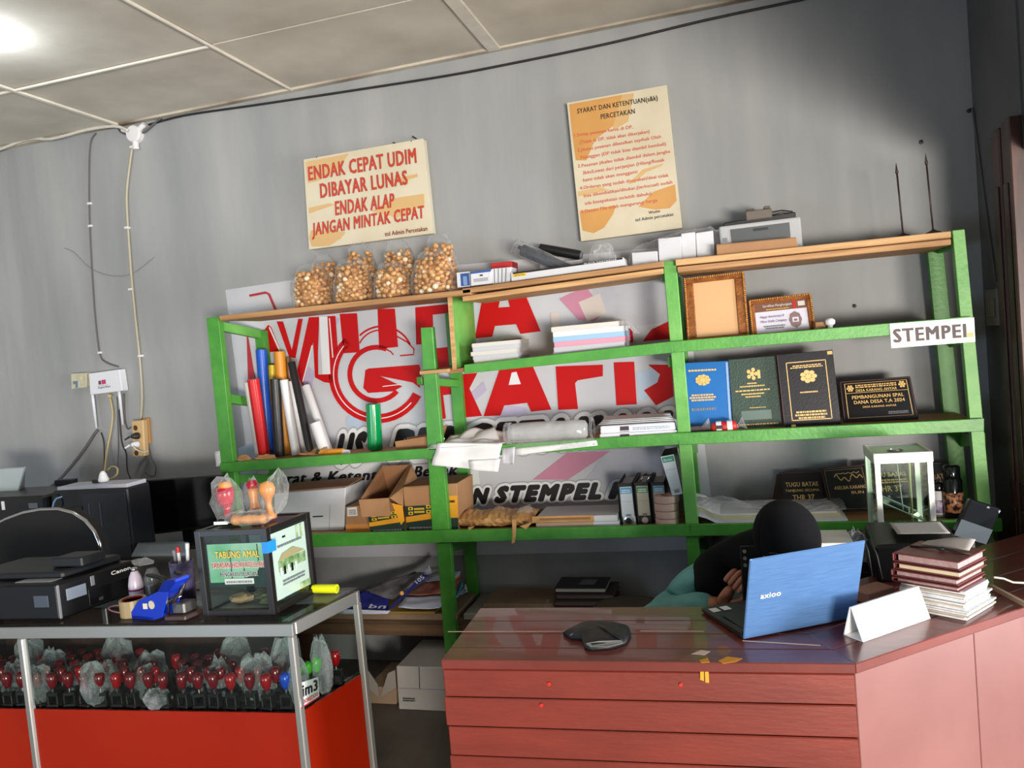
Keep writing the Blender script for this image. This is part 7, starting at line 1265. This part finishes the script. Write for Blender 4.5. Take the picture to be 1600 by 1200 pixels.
# headscarf: close cap, plus the cloth falling over the shoulders
HJ = mat('scarf_black', (9, 9, 12), .85, spec=.2, bump=.2, bscale=14); mb = MB(); NU, NV = 28, 16
def hj(u, v):
    a = 2*pi*u; ph = pi*(.0+.86*v); x, y, z = math.sin(ph)*math.sin(a), math.sin(ph)*math.cos(a), math.cos(ph); p = V((x*.084, y*.1, z*.116))
    if y > .62 and z < -.12: p.y -= .03*min(1, (y-.62)/.2)*min(1, (-.12-z)/.2)     # drawn back from the face
    return HEAD+fr*p.x+fd*(p.y-.008)+fu*(p.z+.004)
mb.grid(NU, NV, hj); mb.build('scarf_cap', HJ, r, smooth=True, solid=.004)
sv_ = [HEAD-fd*.05-fu*.03, NECK+V((-.01, .02, .005)), SR+V((.03, 0, .035)), SR+V((-.03, -.03, -.005)), PY(1108, 916, -1.1), PY(1092, 930, -1.13), CHEST+V((0, -.06, .02)), SL+V((-.02, 0, .03)), CHEST+V((0, .1, .03))]
skin(sv_, [(0, 1), (1, 2), (2, 3), (3, 4), (4, 5), (1, 6), (1, 7), (1, 8)], [.075, .085, .08, .085, .052, .02, .09, .08, .09], 2).build('scarf_drape', HJ, r, smooth=True)
EYE_W, EYE_D = mat('eye_white', (214, 208, 200), .3), mat('eye_dark', (30, 20, 16), .3); LIP = mat('lips', (140, 74, 68), .45)
for s_ in (-1, 1):
    c = HEAD+fr*(.03*s_)+fd*.073+fu*.008; MB().ball(c, .011, 10, 7).build('eye', EYE_W, r, smooth=True); MB().ball(c+fd*.008-fu*.002, .0055, 8, 6).build('iris', EYE_D, r, smooth=True); MB().tube([c+fr*(-.016*s_)+fd*.012+fu*.016, c+fd*.015+fu*.021, c+fr*(.017*s_)+fd*.006+fu*.016], [.0015, .003, .0015], 6).build('eyebrow', EYE_D, r, smooth=True)
MB().tube([HEAD+fr*-.02+fd*.083-fu*.055, HEAD+fd*.092-fu*.054, HEAD+fr*.02+fd*.083-fu*.055], [.002, .0055, .002], 8).build('mouth', LIP, r, smooth=True)
# phone and stool
pL = PY(1158, 893, -1.19); ph = root('mobile_phone', 'black mobile phone held upright in the hand beside the laptop', 'phone', pL+V((.036, 0, -.05))); pu = (up*.94+V((.02, .34, 0))).normalized(); px_ = V((1, .1, 0)).normalized(); pc_ = pL+px_*.037+pu*-.005
MB().obx(pc_, px_, pu.cross(px_), pu, .037, .0045, .078).build('phone_body', BLACKG, ph, bevel=.003, seg=2); pb = pu.cross(px_); pb = pb if pb.y < 0 else -pb
MB().obx(pc_-pb*.0048, px_, pu.cross(px_), pu, .034, .0004, .073).build('screen', mat('phone_screen', (40, 46, 60), .15), ph)
for k in range(3): MB().lathe([(.0035, 0), (.0055, .0005), (.0055, .002), (.0035, .002)], pc_-px_*.025+pu*(.062-.02*k)+pb*.0046, 12, axis=pb).build('camera_ring', SILV, ph)
r = root('wooden_stool', 'low wooden stool under the person behind the counter', 'stool', (.05, -.85, 0)); WD = mat('stool_wood', (120, 80, 52), .55); MB().bx(-.1, .2, -.99, -.72, .285, .31).build('seat', WD, r, bevel=.004)
for x in (-.08, .16):
    for y in (-.97, -.76): MB().bx(x, x+.025, y, y+.025, 0, .285).build('leg', WD, r)
